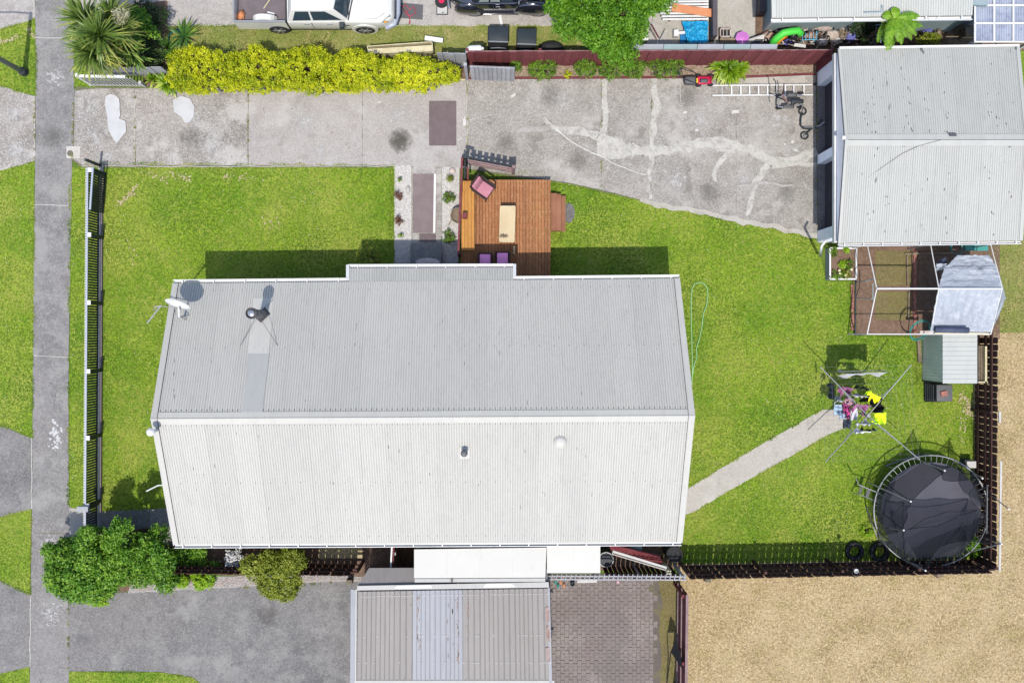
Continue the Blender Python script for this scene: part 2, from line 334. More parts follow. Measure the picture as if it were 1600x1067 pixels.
M['poly'] = surf('clear_corrugated_plastic', A(158, 166, 186), [(.6, .4, .62, A(186, 193, 208), .9, 3), (5, .5, .66, A(132, 140, 164), .6, 4)], rough=.3, spec=.6)
# ---------------------------------------------------------------- object helpers
WL = {}
def tag(o, label=None, cat=None, group=None, kind=None, category=None):
    cat = cat or category
    if label: o['label'] = label
    if cat: o['category'] = cat
    if group: o['group'] = group
    if kind: o['kind'] = kind
    return o

def thing(name, label, cat, loc=(0, 0, 0), group=None):
    o = bpy.data.objects.new(name, None)
    o.empty_display_size = .2
    COL.objects.link(o)
    o.location = loc
    WL[o.name] = Vector(loc)
    return tag(o, label, cat, group)

def place(o, parent, c):
    o.location = c - (WL[parent.name] if parent else Vector((0, 0, 0)))
    if parent: o.parent = parent
    WL[o.name] = Vector(c)

class MB:
    def __init__(s):
        s.v = []; s.f = []
    def add(s, vs, fs):
        n = len(s.v)
        s.v += [tuple(x) for x in vs]
        s.f += [tuple(i + n for i in f) for f in fs]
        return s
    def hexa(s, b, t):
        """b, t: four bottom and four top corners, both counterclockwise from above"""
        return s.add(list(b) + list(t), [(3, 2, 1, 0), (4, 5, 6, 7), (0, 1, 5, 4), (1, 2, 6, 5), (2, 3, 7, 6), (3, 0, 4, 7)])
    def box(s, x0, x1, y0, y1, z0, z1):
        return s.hexa([(x0, y0, z0), (x1, y0, z0), (x1, y1, z0), (x0, y1, z0)], [(x0, y0, z1), (x1, y0, z1), (x1, y1, z1), (x0, y1, z1)])
    def obox(s, c, z0, z1, lx, ly, rot=0):
        ca, sa = math.cos(rot), math.sin(rot)
        q = [(c[0] + ca * x - sa * y, c[1] + sa * x + ca * y) for x, y in ((-lx / 2, -ly / 2), (lx / 2, -ly / 2), (lx / 2, ly / 2), (-lx / 2, ly / 2))]
        return s.hexa([(x, y, z0) for x, y in q], [(x, y, z1) for x, y in q])
    def prism(s, pts, z0, z1):
        pts = [tuple(p)[:2] for p in pts]
        a = sum(pts[i][0] * pts[(i + 1) % len(pts)][1] - pts[(i + 1) % len(pts)][0] * pts[i][1] for i in range(len(pts)))
        if a < 0: pts = pts[::-1]
        n = len(pts)
        return s.add([(x, y, z0) for x, y in pts] + [(x, y, z1) for x, y in pts],
                     [tuple(range(n - 1, -1, -1)), tuple(range(n, 2 * n))] + [(i, (i + 1) % n, n + (i + 1) % n, n + i) for i in range(n)])
    def beam(s, p, q, w, h, up=(0, 0, 1)):
        p, q = Vector(p), Vector(q)
        d = (q - p).normalized(); u = Vector(up)
        sd_ = d.cross(u)
        if sd_.length < 1e-4: sd_ = d.cross(Vector((1, 0, 0)))
        sd_.normalize(); u = sd_.cross(d).normalized()
        a, b = sd_ * w / 2, u * h / 2
        return s.hexa([p - a - b, p + a - b, q + a - b, q - a - b], [p - a + b, p + a + b, q + a + b, q - a + b])
    def tube(s, pts, r, n=6, closed=False, r2=None):
        pts = [Vector(p) for p in pts]; m = len(pts); base = len(s.v)
        prev = None
        for i, p in enumerate(pts):
            if closed: d = pts[(i + 1) % m] - pts[i - 1]
            else: d = pts[min(i + 1, m - 1)] - pts[max(i - 1, 0)]
            d.normalize()
            if prev is None:
                a = d.cross(Vector((0, 0, 1)))
                if a.length < 1e-3: a = d.cross(Vector((1, 0, 0)))
            else:
                a = prev - d * prev.dot(d)
            a.normalize(); prev = a; b = d.cross(a)
            rr = r if r2 is None else r + (r2 - r) * i / max(1, m - 1)
            for k in range(n):
                t = 2 * math.pi * k / n
                s.v.append(tuple(p + (a * math.cos(t) + b * math.sin(t)) * rr))
        seg = m if closed else m - 1
        for i in range(seg):
            j = (i + 1) % m
            for k in range(n):
                l = (k + 1) % n
                s.f.append((base + i * n + k, base + i * n + l, base + j * n + l, base + j * n + k))
        if not closed:
            s.f.append(tuple(base + k for k in range(n))[::-1]); s.f.append(tuple(base + (m - 1) * n + k for k in range(n)))
        return s
    def cyl(s, c, r, z0, z1, n=16, r2=None):
        r2 = r if r2 is None else r2
        vs = [(c[0] + r * math.cos(2 * math.pi * k / n), c[1] + r * math.sin(2 * math.pi * k / n), z0) for k in range(n)]
        vs += [(c[0] + r2 * math.cos(2 * math.pi * k / n), c[1] + r2 * math.sin(2 * math.pi * k / n), z1) for k in range(n)]
        return s.add(vs, [tuple(range(n - 1, -1, -1)), tuple(range(n, 2 * n))] + [(k, (k + 1) % n, n + (k + 1) % n, n + k) for k in range(n)])
    def lathe(s, c, prof, n=16, axis='z'):
        """prof: list of (radius, height along the axis)"""
        base = len(s.v)
        for r, z in prof:
            for k in range(n):
                t = 2 * math.pi * k / n
                a, b = r * math.cos(t), r * math.sin(t)
                if axis == 'z': s.v.append((c[0] + a, c[1] + b, c[2] + z))
                elif axis == 'y': s.v.append((c[0] + a, c[1] + z, c[2] + b))
                else: s.v.append((c[0] + z, c[1] + a, c[2] + b))
        for i in range(len(prof) - 1):
            for k in range(n):
                l = (k + 1) % n
                s.f.append((base + i * n + k, base + i * n + l, base + (i + 1) * n + l, base + (i + 1) * n + k))
        s.f.append(tuple(base + k for k in range(n))[::-1])
        s.f.append(tuple(base + (len(prof) - 1) * n + k for k in range(n)))
        return s
    def ellipsoid(s, c, rx, ry, rz, nu=12, nv=7, zmin=-1):
        base = len(s.v)
        for j in range(nv + 1):
            ph = -math.pi / 2 + math.pi * j / nv
            z = max(zmin, math.sin(ph))
            for k in range(nu):
                t = 2 * math.pi * k / nu
                s.v.append((c[0] + rx * math.cos(ph) * math.cos(t), c[1] + ry * math.cos(ph) * math.sin(t), c[2] + rz * z))
        for j in range(nv):
            for k in range(nu):
                l = (k + 1) % nu
                s.f.append((base + j * nu + k, base + j * nu + l, base + (j + 1) * nu + l, base + (j + 1) * nu + k))
        return s
    def grid(s, fn, nu, nv, thick=0):
        """fn(u,v) -> point; with thick > 0 a second skin below"""
        base = len(s.v)
        for j in range(nv + 1):
            for i in range(nu + 1):
                s.v.append(tuple(fn(i / nu, j / nv)))
        for j in range(nv):
            for i in range(nu):
                a = base + j * (nu + 1) + i
                s.f.append((a, a + 1, a + nu + 2, a + nu + 1))
        if thick:
            b2 = len(s.v)
            for j in range(nv + 1):
                for i in range(nu + 1):
                    x, y, z = fn(i / nu, j / nv); s.v.append((x + thick * .3, y + thick * .3, z - thick))
            for j in range(nv):
                for i in range(nu):
                    a = b2 + j * (nu + 1) + i
                    s.f.append((a, a + nu + 1, a + nu + 2, a + 1))
        return s
    def slab(s, a, b, c, d, t):
        """thick quad, corners counterclockwise seen from its front; the thickness goes backwards"""
        a, b, c, d = map(Vector, (a, b, c, d))
        n = (b - a).cross(d - a).normalized() * t
        return s.hexa([a - n, b - n, c - n, d - n], [a, b, c, d])
    def mesh(s, name, mat, smooth=False, origin=None):
        me = bpy.data.meshes.new(name)
        if origin is None: me.from_pydata(s.v, [], s.f)
        else: me.from_pydata([(x - origin[0], y - origin[1], z - origin[2]) for x, y, z in s.v], [], s.f)
        if mat: me.materials.append(mat)
        if smooth:
            me.polygons.foreach_set('use_smooth', [True] * len(me.polygons))
        me.update()
        return me
    def build(s, name, mat, parent=None, smooth=False, **kw):
        vs = np.array(s.v); c = (vs.min(0) + vs.max(0)) / 2
        if parent is None: c[2] = vs[:, 2].min()
        c = Vector(c)
        o = bpy.data.objects.new(name, s.mesh(name, mat, smooth, c))
        COL.objects.link(o)
        place(o, parent, c)
        return tag(o, **kw)

def inst(name, me, loc, parent, rotz=0, **kw):
    o = bpy.data.objects.new(name, me)
    COL.objects.link(o)
    place(o, parent, Vector(loc))
    if rotz: o.rotation_euler.z = rotz
    return tag(o, **kw)

def copy_tree(o, parent=None):
    c = o.copy(); COL.objects.link(c)
    if parent: c.parent = parent
    for ch in [x for x in bpy.data.objects if x.parent == o]: copy_tree(ch, c)
    return c

def bevel(o, w=.02, seg=2):
    m = o.modifiers.new('bevel', 'BEVEL'); m.width = w; m.segments = seg; m.limit_method = 'ANGLE'
    for p in o.data.polygons: p.use_smooth = True
    return o

def ragged(poly, amp=1.2, step=7, seed=0):
    """poly in photo pixels -> denser outline with a naturally uneven edge"""
    out = []
    n = len(poly)
    for i in range(n):
        a, b = poly[i], poly[(i + 1) % n]
        L_ = math.hypot(b[0] - a[0], b[1] - a[1]); k = max(1, int(L_ / step))
        for j in range(k):
            t = j / k
            x, y = a[0] + (b[0] - a[0]) * t, a[1] + (b[1] - a[1]) * t
            if j:
                nx, ny = -(b[1] - a[1]) / L_, (b[0] - a[0]) / L_
                d = noise.noise(Vector((x * .11, y * .11, seed))) * amp * 1.6 + random.uniform(-.3, .3) * amp
                x += nx * d; y += ny * d
            out.append((x, y))
    return out

def sheet(name, poly, z, mat, parent=None, rag=0, h=None, **kw):
    if rag: poly = ragged(poly, rag)
    pts = [P(x, y) for x, y in poly]
    mb = MB()
    if h:
        mb.prism(pts, z - h, z)
    else:
        a = sum(pts[i].x * pts[(i + 1) % len(pts)].y - pts[(i + 1) % len(pts)].x * pts[i].y for i in range(len(pts)))
        if a < 0: pts = pts[::-1]
        mb.add([(p.x, p.y, z) for p in pts], [tuple(range(len(pts)))])
    kw.setdefault('kind', 'structure' if parent is None else None)
    return mb.build(name, mat, parent, **kw)

def ribbon(name, pts, widths, z, mat, seed=0, parent=None, jitter=.12, **kw):
    """flat strip on the ground along photo pixels, uneven in width"""
    dense = []; ws = []
    for _ in range(2 if len(pts) > 2 else 0):      # round the corners off
        P2, W2 = [pts[0]], [widths[0]]
        for i in range(len(pts) - 1):
            for t in (.25, .75):
                P2.append((pts[i][0] + (pts[i + 1][0] - pts[i][0]) * t, pts[i][1] + (pts[i + 1][1] - pts[i][1]) * t)); W2.append(widths[i] + (widths[i + 1] - widths[i]) * t)
        P2.append(pts[-1]); W2.append(widths[-1]); pts, widths = P2, W2
    for i in range(len(pts) - 1):
        a, b = pts[i], pts[i + 1]; L_ = math.hypot(b[0] - a[0], b[1] - a[1]); k = max(1, int(L_ / 2.5))
        for j in range(k):
            t = j / k
            dense.append((a[0] + (b[0] - a[0]) * t, a[1] + (b[1] - a[1]) * t)); ws.append(widths[i] + (widths[i + 1] - widths[i]) * t)
    dense.append(pts[-1]); ws.append(widths[-1])
    for i in range(1, len(dense) - 1):
        x, y = dense[i]
        d = noise.noise(Vector((x * .05, y * .05, seed + 3.3)))
        e = noise.noise(Vector((x * .05, y * .05, seed + 9.3)))
        dense[i] = (x + d * min(4, ws[i]), y + e * min(4, ws[i]))
    vs = []; fs = []
    for i, (x, y) in enumerate(dense):
        a, b = dense[max(0, i - 1)], dense[min(len(dense) - 1, i + 1)]
        L_ = math.hypot(b[0] - a[0], b[1] - a[1]) or 1
        nx, ny = -(b[1] - a[1]) / L_, (b[0] - a[0]) / L_
        w1 = ws[i] / 2 * (1 + random.uniform(-jitter, jitter) + .75 * noise.noise(Vector((x * .06, y * .06, seed))) + .2 * noise.noise(Vector((x * .3, y * .3, seed))))
        w2 = ws[i] / 2 * (1 + random.uniform(-jitter, jitter) + .75 * noise.noise(Vector((x * .06, y * .06, seed + 5))) + .2 * noise.noise(Vector((x * .3, y * .3, seed + 5))))
        p, q = P(x + nx * w1, y + ny * w1), P(x - nx * w2, y - ny * w2)
        zz = z + 1.2e-5 * i
        vs += [(p.x, p.y, zz), (q.x, q.y, zz)]
        if i: fs.append((2 * i - 2, 2 * i - 1, 2 * i + 1, 2 * i))
    kw.setdefault('kind', 'structure' if parent is None else None)
    return MB().add(vs, fs).build(name, mat, parent, **kw)

def npmesh(name, verts, faces, tint, mat, parent=None, origin=None, **kw):
    nf, k = faces.shape
    c = verts.mean(0) if origin is None else np.array(origin)
    if parent is None: c = np.array([c[0], c[1], verts[:, 2].min()])
    me = bpy.data.meshes.new(name)
    me.vertices.add(len(verts)); me.vertices.foreach_set('co', (verts - c).astype(np.float32).ravel())
    me.loops.add(nf * k); me.loops.foreach_set('vertex_index', faces.astype(np.int32).ravel())
    me.polygons.add(nf)
    me.polygons.foreach_set('loop_start', np.arange(0, nf * k, k, dtype=np.int32))
    me.polygons.foreach_set('loop_total', np.full(nf, k, dtype=np.int32))
    at = me.attributes.new('tint', 'FLOAT', 'FACE'); at.data.foreach_set('value', tint.astype(np.float32))
    me.materials.append(mat)
    me.update(calc_edges=True)
    o = bpy.data.objects.new(name, me); COL.objects.link(o)
    place(o, parent, Vector(c))
    return tag(o, **kw)

def leaf_arrays(pos, nrm, length, width, spread=.9):
    """one diamond leaf per position, roughly facing nrm"""
    n = len(pos)
    r = rng.normal(size=(n, 3))
    nn = nrm + spread * r * .6
    nn /= np.linalg.norm(nn, axis=1, keepdims=True)
    t = np.cross(nn, rng.normal(size=(n, 3))); t /= np.linalg.norm(t, axis=1, keepdims=True)
    b = np.cross(nn, t)
    L_ = (length * rng.uniform(.6, 1.25, n))[:, None]; W = (width * rng.uniform(.7, 1.2, n))[:, None]
    v = np.stack([pos - t * L_ / 2, pos + b * W / 2 + t * L_ * .05, pos + t * L_ / 2 - nn * L_ * .12, pos - b * W / 2 + t * L_ * .05], 1).reshape(-1, 3)
    f = np.arange(4 * n).reshape(n, 4)
    return v, f

def blob_leaves(blobs, count, length, width, depth=.35, spread=.9, zmin=.03, sprig=1.5):
    """blobs: (x,y,z,rx,ry,rz). leaves near the outside of the union"""
    bl = np.array(blobs)
    area = (bl[:, 3] * bl[:, 4] + bl[:, 3] * bl[:, 5] + bl[:, 4] * bl[:, 5])
    # leaves sit in sprigs with gaps between them
    per = 16
    ns = int(count * 1.9 / per)
    sidx = rng.choice(len(bl), size=ns, p=area / area.sum())
    sd_ = rng.normal(size=(ns, 3)); sd_[:, 2] = np.where(sd_[:, 2] < -.2, -sd_[:, 2] * .6, sd_[:, 2])
    sd_ /= np.linalg.norm(sd_, axis=1, keepdims=True)
    srad = 1.08 - (depth + .1) * rng.random(ns) ** 1.3
    srad *= 1 + .12 * np.sin(sd_[:, 0] * 9 + sidx) * np.cos(sd_[:, 1] * 8 + sidx * 1.7)
    spos = bl[sidx, :3] + sd_ * bl[sidx, 3:] * srad[:, None]
    k_ = np.repeat(np.arange(ns), per); idx = sidx[k_]
    r_ = length * sprig
    off = rng.normal(size=(len(k_), 3)); off /= np.linalg.norm(off, axis=1, keepdims=True)
    off *= (rng.random(len(k_)) ** .5)[:, None] * r_ * rng.uniform(.7, 1.2, ns)[k_][:, None]
    off[:, 2] *= .7
    pos = spos[k_] + off
    d = sd_[k_] * .6 + off / r_ * .9
    d /= np.linalg.norm(d, axis=1, keepdims=True)
    inside = np.zeros(len(pos), bool)
    for k in range(len(bl)):
        q = ((pos - bl[k, :3]) / bl[k, 3:])
        inside |= ((q ** 2).sum(1) < .36) & (idx != k)
    keep = (~inside) & (pos[:, 2] > zmin)
    pos, d = pos[keep][:count], d[keep][:count]
    global SPRIG_T
    SPRIG_T = (rng.normal(0, .17, ns)[k_] + .12 * off[:, 2] / r_)[keep][:count]
    nrm = d * .7 + np.array([0, 0, .55])
    return leaf_arrays(pos, nrm, length, width, spread)

def core(blobs, mat, parent, name='branches'):
    """woody inside of a plant: stems fanning out to every lobe"""
    mb = MB(); c = np.array(blobs).mean(0)
    for b in blobs:
        z = max(.05, b[2])
        mid = Vector((b[0] * .5 + c[0] * .5, b[1] * .5 + c[1] * .5, z * .5))
        mb.tube([(c[0] * .8 + b[0] * .2, c[1] * .8 + b[1] * .2, 0), mid, (b[0], b[1], z)], .035, 5, r2=.012)
        for _ in range(4):
            e = Vector((b[0] + random.uniform(-.7, .7) * b[3], b[1] + random.uniform(-.7, .7) * b[4], z + random.uniform(0, .6) * b[5]))
            mb.tube([(b[0], b[1], z), e], .012, 4, r2=.004)
    return mb.build(name, mat, parent)

def plant(name, label, cat, blobs, count, length, width, mat, group=None, depth=.35, spread=.9, tshift=0, cname='foliage'):
    c = np.array(blobs).mean(0)
    t = thing(name, label, cat, (c[0], c[1], 0), group)
    v, f = blob_leaves(blobs, count, length, width, depth, spread)
    npmesh(cname, v, f, np.clip(rng.normal(.5 + tshift, .16, len(f)) + SPRIG_T, 0, 1), mat, t)
    core(blobs, M['trunk'], t)
    return t

def px_blobs(px0, py0, px1, py1, h, n, r, seed=0, zf=.6, zj=.12):
    """random lobes filling a pixel box (px measured at height h)"""
    rs = random.Random(seed); out = []
    for i in range(n):
        p = P(rs.uniform(px0, px1), rs.uniform(py0, py1), h * zf)
        k = rs.uniform(.75, 1.2)
        out.append((p.x, p.y, h - r * k * 1.0 + rs.uniform(-zj, zj * .7), r * k, r * k, r * k * .9))
    return out

def rosette_arrays(c, n, length, width, el0=-.3, el1=1.4, droop=.5, segs=4, rs=None):
    rs = rs or random
    V = []; F = []; T = []
    for i in range(n):
        az = rs.uniform(0, 2 * math.pi); el = el0 + (el1 - el0) * rs.random() ** .8
        L_ = length * rs.uniform(.75, 1.12); w = width * rs.uniform(.8, 1.2)
        d = Vector((math.cos(az) * math.cos(el), math.sin(az) * math.cos(el), math.sin(el)))
        side = Vector((-math.sin(az), math.cos(az), 0))
        p = Vector(c) + d * .04; b0 = len(V)
        dr = droop * rs.uniform(.5, 1.3)
        for j in range(segs + 1):
            t = j / segs
            ww = w * (1 - t ** 2.2) * (.6 + .8 * min(1, t * 3)) if j < segs else .002
            V.append(tuple(p + side * ww / 2)); V.append(tuple(p - side * ww / 2 + Vector((0, 0, .15 * ww))))
            p = p + d * (L_ / segs)
            d = (d + Vector((0, 0, -dr / segs * (1 + t)))).normalized()
        for j in range(segs):
            a = b0 + 2 * j
            F.append((a, a + 1, a + 3, a + 2))
        low = 1 - (el - el0) / (el1 - el0)
        tt = min(1, max(0, .1 + .75 * low ** 1.3 + rs.uniform(-.14, .14)))
        T += [min(1, tt + .08 * j) for j in range(segs)]
    return V, F, T

def rosette(name, mat, parent, heads):
    V = []; F = []; T = []
    for h in heads:
        v, f, t = rosette_arrays(**h)
        k = len(V); V += v; F += [tuple(i + k for i in q) for q in f]; T += t
    return npmesh(name, np.array(V), np.array(F), np.array(T), mat, parent)

def inpoly(x, y, poly):
    c = np.zeros(len(x), bool); n = len(poly)
    for i in range(n):
        x1, y1 = poly[i]; x2, y2 = poly[(i + 1) % n]
        if y1 == y2: continue
        k = ((y1 > y) != (y2 > y)) & (x < (x2 - x1) * (y - y1) / (y2 - y1) + x1)
        c ^= k
    return c

def blades(name, polys, holes, dens, length, width, mat, z=0.0, lean=.7, **kw):
    V = []; T = []
    for poly in polys:
        a = np.array(poly); x0, y0 = a.min(0); x1, y1 = a.max(0)
        n = int((x1 - x0) * (y1 - y0) / SP ** 2 * dens)
        x = rng.uniform(x0, x1, n); y = rng.uniform(y0, y1, n)
        k = inpoly(x, y, poly)
        for h in holes: k &= ~inpoly(x, y, h)
        x, y = x[k], y[k]; n = len(x)
        X = (x - CX) / SP; Y = (CY - y) / SP
        az = rng.uniform(0, 2 * np.pi, n); L_ = length * rng.uniform(.5, 1.3, n); w = width * rng.uniform(.6, 1.3, n)
        el = rng.uniform(.15, 1.3 - lean * .5, n)
        dx, dy, dz = np.cos(az) * np.cos(el), np.sin(az) * np.cos(el), np.sin(el)
        sx, sy = -np.sin(az) * w / 2, np.cos(az) * w / 2
        b0 = np.stack([X + sx, Y + sy, np.full(n, z)], 1); b1 = np.stack([X - sx, Y - sy, np.full(n, z)], 1)
        tip = np.stack([X + dx * L_, Y + dy * L_, z + dz * L_], 1)
        V.append(np.stack([b0, b1, tip], 1).reshape(-1, 3)); T.append(np.clip(rng.normal(.5, .22, n), 0, 1))
    V = np.concatenate(V); T = np.concatenate(T)
    return npmesh(name, V, np.arange(len(V)).reshape(-1, 3), T, mat, None, kind='stuff', **kw)

def corrugated(p00, p10, p01, p11, ribs, amp, per=6, shape='sine', thick=0):
    """p00->p10 across the ribs, p00->p01 along them"""
    mb = MB(); p00, p10, p01, p11 = map(Vector, (p00, p10, p01, p11))
    n = (p10 - p00).cross(p01 - p00).normalized()
    if n.z < 0: n = -n
    us = []
    if shape == 'sine':
        for i in range(ribs):
            for t in (0, .07, .14, .22, .34, .5, .66, .78, .86, .93):
                d_ = min(t, 1 - t); us.append(((i + t) / ribs, amp * (1 - 2 * math.exp(-(d_ / .15) ** 2)) - .2 * amp * (2 * d_ - 1) ** 2))
        us.append((1, -amp))
    else:
        for i in range(ribs):
            for t, a in ((0, 0), (.80, 0), (.86, amp), (.94, amp)):
                us.append(((i + t) / ribs, a))
        us.append((1, 0))
    for u, a in us:
        mb.v.append(tuple(p00.lerp(p10, u) + n * a)); mb.v.append(tuple(p01.lerp(p11, u) + n * a))
    for i in range(len(us) - 1):
        mb.f.append((2 * i, 2 * i + 2, 2 * i + 3, 2 * i + 1))
    return mb

def lerp4(a, b, c, d, u, v):
    return a.lerp(b, u).lerp(c.lerp(d, u), v)

def roof_slope(parent, ea, eb, ra, rb, nsheets, ribs, amp, mat, shape='sine', per=6, smooth=True):
    """ea->eb the eave, ra->rb the ridge; one object per sheet, each lapping the next"""
    ea, eb, ra, rb = map(Vector, (ea, eb, ra, rb))
    for i in range(nsheets):
        u0, u1 = i / nsheets, (i + 1) / nsheets
        lift = Vector((0, 0, .003 * (i % 2)))
        mb = corrugated(ea.lerp(eb, u0) + lift, ea.lerp(eb, u1) + lift, ra.lerp(rb, u0) + lift, ra.lerp(rb, u1) + lift, ribs, amp, per, shape)
        m_ = mat[i] if isinstance(mat, (list, tuple)) else mat
        mb.build('roof_sheet', m_, parent, smooth=(smooth and shape == 'sine'))

def gutter(parent, a, b, out, w=.115, mat=None, brackets=0.95, name='gutter'):
    """open gutter with a back, a floor and a lip plus small straps"""
    a, b = Vector(a), Vector(b); out = Vector(out).normalized(); z = Vector((0, 0, 1))
    mb = MB()
    mb.beam(a + out * w, b + out * w, .022, .09)
    mb.beam(a + out * w * .5 - z * .04, b + out * w * .5 - z * .04, w - .03, .01)
    g = mb.build(name, mat or M['white'], parent)
    n = max(1, int((b - a).length / brackets))
    me = MB().beam((0, 0, .047), out * (w + .01) + z * .047, .035, .006).mesh('gutter_strap', mat or M['white'])
    for i in range(n + 1):
        inst('gutter_strap', me, a.lerp(b, (i + .3) / (n + .6)), g)
    return g
# ================================================================ THE SETTING
MB().add([(-300, -300, -.012), (300, -300, -.012), (300, 300, -.012), (-300, 300, -.012)], [(0, 1, 2, 3)]).build('ground', M['ground'], kind='structure')
# lawns
FRONT = [(133, 255), (616, 258), (616, 416), (560, 470), (300, 470), (290, 840), (262, 850), (150, 800), (133, 800)]
BACK = [(860, 283), (895, 287), (1040, 321), (1278, 372), (1290, 440), (1332, 440), (1336, 523), (1440, 528), (1440, 600), (1530, 600), (1532, 880), (1050, 882), (1020, 850), (1000, 700), (1000, 470), (856, 470)]
sheet('front_lawn', FRONT, 0, M['lawn'])
sheet('back_lawn', BACK, 0, M['lawn'])
VERGE = [(110, 262), (136, 262), (136, 800), (122, 800), (108, 792)]
sheet('verge', VERGE, 0.001, M['lawn'], rag=.8)
BERMS = [[(-60, 70), (0, 47), (55, 30), (56, 150), (30, 144), (0, 134), (-60, 120)],
         [(-60, 285), (0, 267), (54, 253), (51, 684), (0, 664), (-60, 640)],
         [(-60, 825), (0, 808), (49, 794), (47, 928), (0, 908), (-60, 880)],
         [(-60, 1065), (0, 1052), (46, 1041), (46, 1140), (-60, 1140)],
         [(115, 100), (145, 100), (150, 138), (116, 141)],
         [(107, 1049), (250, 1050), (300, 1058), (345, 1090), (345, 1140), (107, 1140)]]
for b in BERMS: sheet('grass_berm', b, 0.001, M['lawn'], rag=.8)
TOPGRASS = [(232, 40), (870, 40), (1000, 44), (1000, 88), (232, 112)]
sheet('neighbour_verge', TOPGRASS, 0.001, M['drygrass'], rag=1)
FIELD = [(1062, 881), (1520, 873), (1522, 520), (1700, 520), (1700, 1160), (1070, 1160)]
sheet('dry_field', FIELD, 0.0015, M['field'])
RIGHTGRASS = [(1545, 370), (1700, 370), (1700, 520), (1566, 520), (1545, 500)]
sheet('side_grass', RIGHTGRASS, 0.001, M['drygrass'])
sheet('side_grass', [(1590, 60), (1700, 60), (1700, 370), (1590, 370)], 0.001, M['lawn'])

# footpath and the crossings on the street side
sheet('footpath', [(55, -80), (116, -80), (115, 60), (116, 145), (113, 252), (110, 400), (107, 600), (108, 790), (122, 800), (122, 835), (107, 880), (108, 1049), (107, 1140), (46, 1140), (48, 930), (50, 795), (52, 500), (55, 250), (56, 140)], .006, M['sidewalk'], rag=.5)
sheet('street_crossing', [(-80, -80), (54.4, -80), (55, 30), (0, 47), (-80, 76)], .004, M['conc_light'], rag=.5)
sheet('street_crossing', [(-80, 115), (0, 134), (30, 144), (55.4, 151), (54.4, 252), (0, 267), (-80, 290)], .004, M['conc_dark'], rag=.5)
sheet('street_crossing', [(-80, 635), (0, 664), (50.4, 684), (49.4, 795), (0, 808), (-80, 830)], .004, M['asphalt'], rag=.5)
sheet('street_crossing', [(-80, 870), (0, 906), (47.4, 929), (46.4, 1041), (0, 1052), (-80, 1070)], .004, M['asphalt'], rag=.5)
for y in (59, 320, 556, 832):
    ribbon('path_joint', [(54, y), (109, y + 2)], [1, 1], .010, M['joint'] if y == 832 else M['repair'], seed=y)
for x, pts in ((57, [(53.5, 150), (54.5, 250)]), (50, [(49.5, 684), (49.6, 795)]), (47, [(47.5, 930), (47, 1041)])):
    ribbon('path_joint', pts, [1.1, 1.1], .010, M['repair'], seed=x)
# paint spill and mends on the footpath
for i in range(46):
    t = random.random(); r = random.uniform(.8, 3.2); cx_, cy_ = random.gauss(87, 4), random.choice((671, 690)) + random.gauss(0, 6)
    sheet('paint_spot', [(cx_ + r * math.cos(a) * random.uniform(.5, 1.2), cy_ + r * math.sin(a) * random.uniform(.5, 1.2)) for a in [k * .9 for k in range(7)]], .0102 + .0001 * i, M['cement'])
ribbon('crack_repair', [(78, 600), (90, 612), (108, 602)], [4, 6, 3], .0101, M['asphalt'], 4)
ribbon('crack_repair', [(86, 612), (84, 640)], [2, 1], .0099, M['asphalt'], 5)
sheet('pit_lid', [(104, 229), (126, 229), (125, 248), (104, 248)], .016, M['repair'])
MB().cyl(P(110, 240), .11, .0162, .0222, 12).build('pit_cap', M['joint'], kind='structure')

# the long driveway: one slab of concrete after another
drv = sheet('driveway', [(115, 136), (262, 138), (718, 130), (728, 120), (1285, 116), (1282, 372), (1270, 368), (1040, 323), (885, 287), (800, 276), (728, 264), (616, 262), (128, 262), (113, 250)], .002, M['joint'])
def slab_px(poly, m, z=.014):
    return sheet('slab', poly, z, m, drv, rag=.35, h=.01)
slab_px([(117, 142), (150, 139), (210.6, 139), (210.6, 258), (129, 258), (116, 250)], M['conc_dark'])
slab_px([(211.4, 139), (262, 137), (387.6, 137), (387.6, 258.5), (211.4, 258)], M['conc_dark'], .0142)
slab_px([(388.4, 137), (566, 134), (566, 258.5), (388.4, 258.5)], M['conc_light'])
slab_px([(566.5, 134), (718, 128), (728.6, 124), (729.4, 263), (616, 258.5), (566.5, 258.5)], M['conc_light'], .0142)
slab_px([(730.4, 123), (940, 122), (940, 297), (885, 285), (800, 273), (731.6, 264)], M['conc_right'])
slab_px([(940.4, 122), (1018, 121), (1016, 316), (940.4, 297.2)], M['conc_right'], .0142)
slab_px([(1018.8, 121), (1150, 120), (1150, 343), (1016.8, 316)], M['conc_right'])
slab_px([(1150.3, 120), (1274, 118), (1277, 368), (1150.3, 343.2)], M['conc_right'], .0142)
slab_px([(1163, 119.5), (1258, 118), (1258, 130), (1163, 131)], M['conc_path'], .0180)
ribbon('driveway_kerb', [(1000, 312), (1040, 321), (1150, 343), (1280, 370)], [5, 8, 8, 8], .026, M['conc_path'], 3, jitter=.1)
ribbon('driveway_kerb', [(128, 260), (400, 260.5), (616, 260)], [1.3, 1.3, 1.2], .017, M['conc_path'], 3, jitter=.15)
ribbon('expansion_joint', [(729.8, 126), (730.5, 262)], [1.8, 1.8], .0185, M['conc_path'], 8, jitter=.1)
ribbon('expansion_joint', [(211, 141), (211, 257)], [1.5, 1.5], .0185, M['conc_path'], 9, jitter=.1)
CR = M['skim']; Z1 = .0190
def crack(pts, ws, i, m=None): ribbon('crack_repair', pts, ws, .0245 + .0021 * i, m or CR, seed=i * 3.1)
crack([(836, 180), (862, 198), (880, 206), (920, 208), (950, 218), (975, 234), (1010, 238), (1040, 232), (1080, 230), (1120, 222), (1150, 228), (1180, 234), (1205, 258), (1245, 250), (1276, 236)], [1, 6, 12, 12, 16, 22, 17, 14, 14, 16, 14, 12, 15, 13, 16], 0)
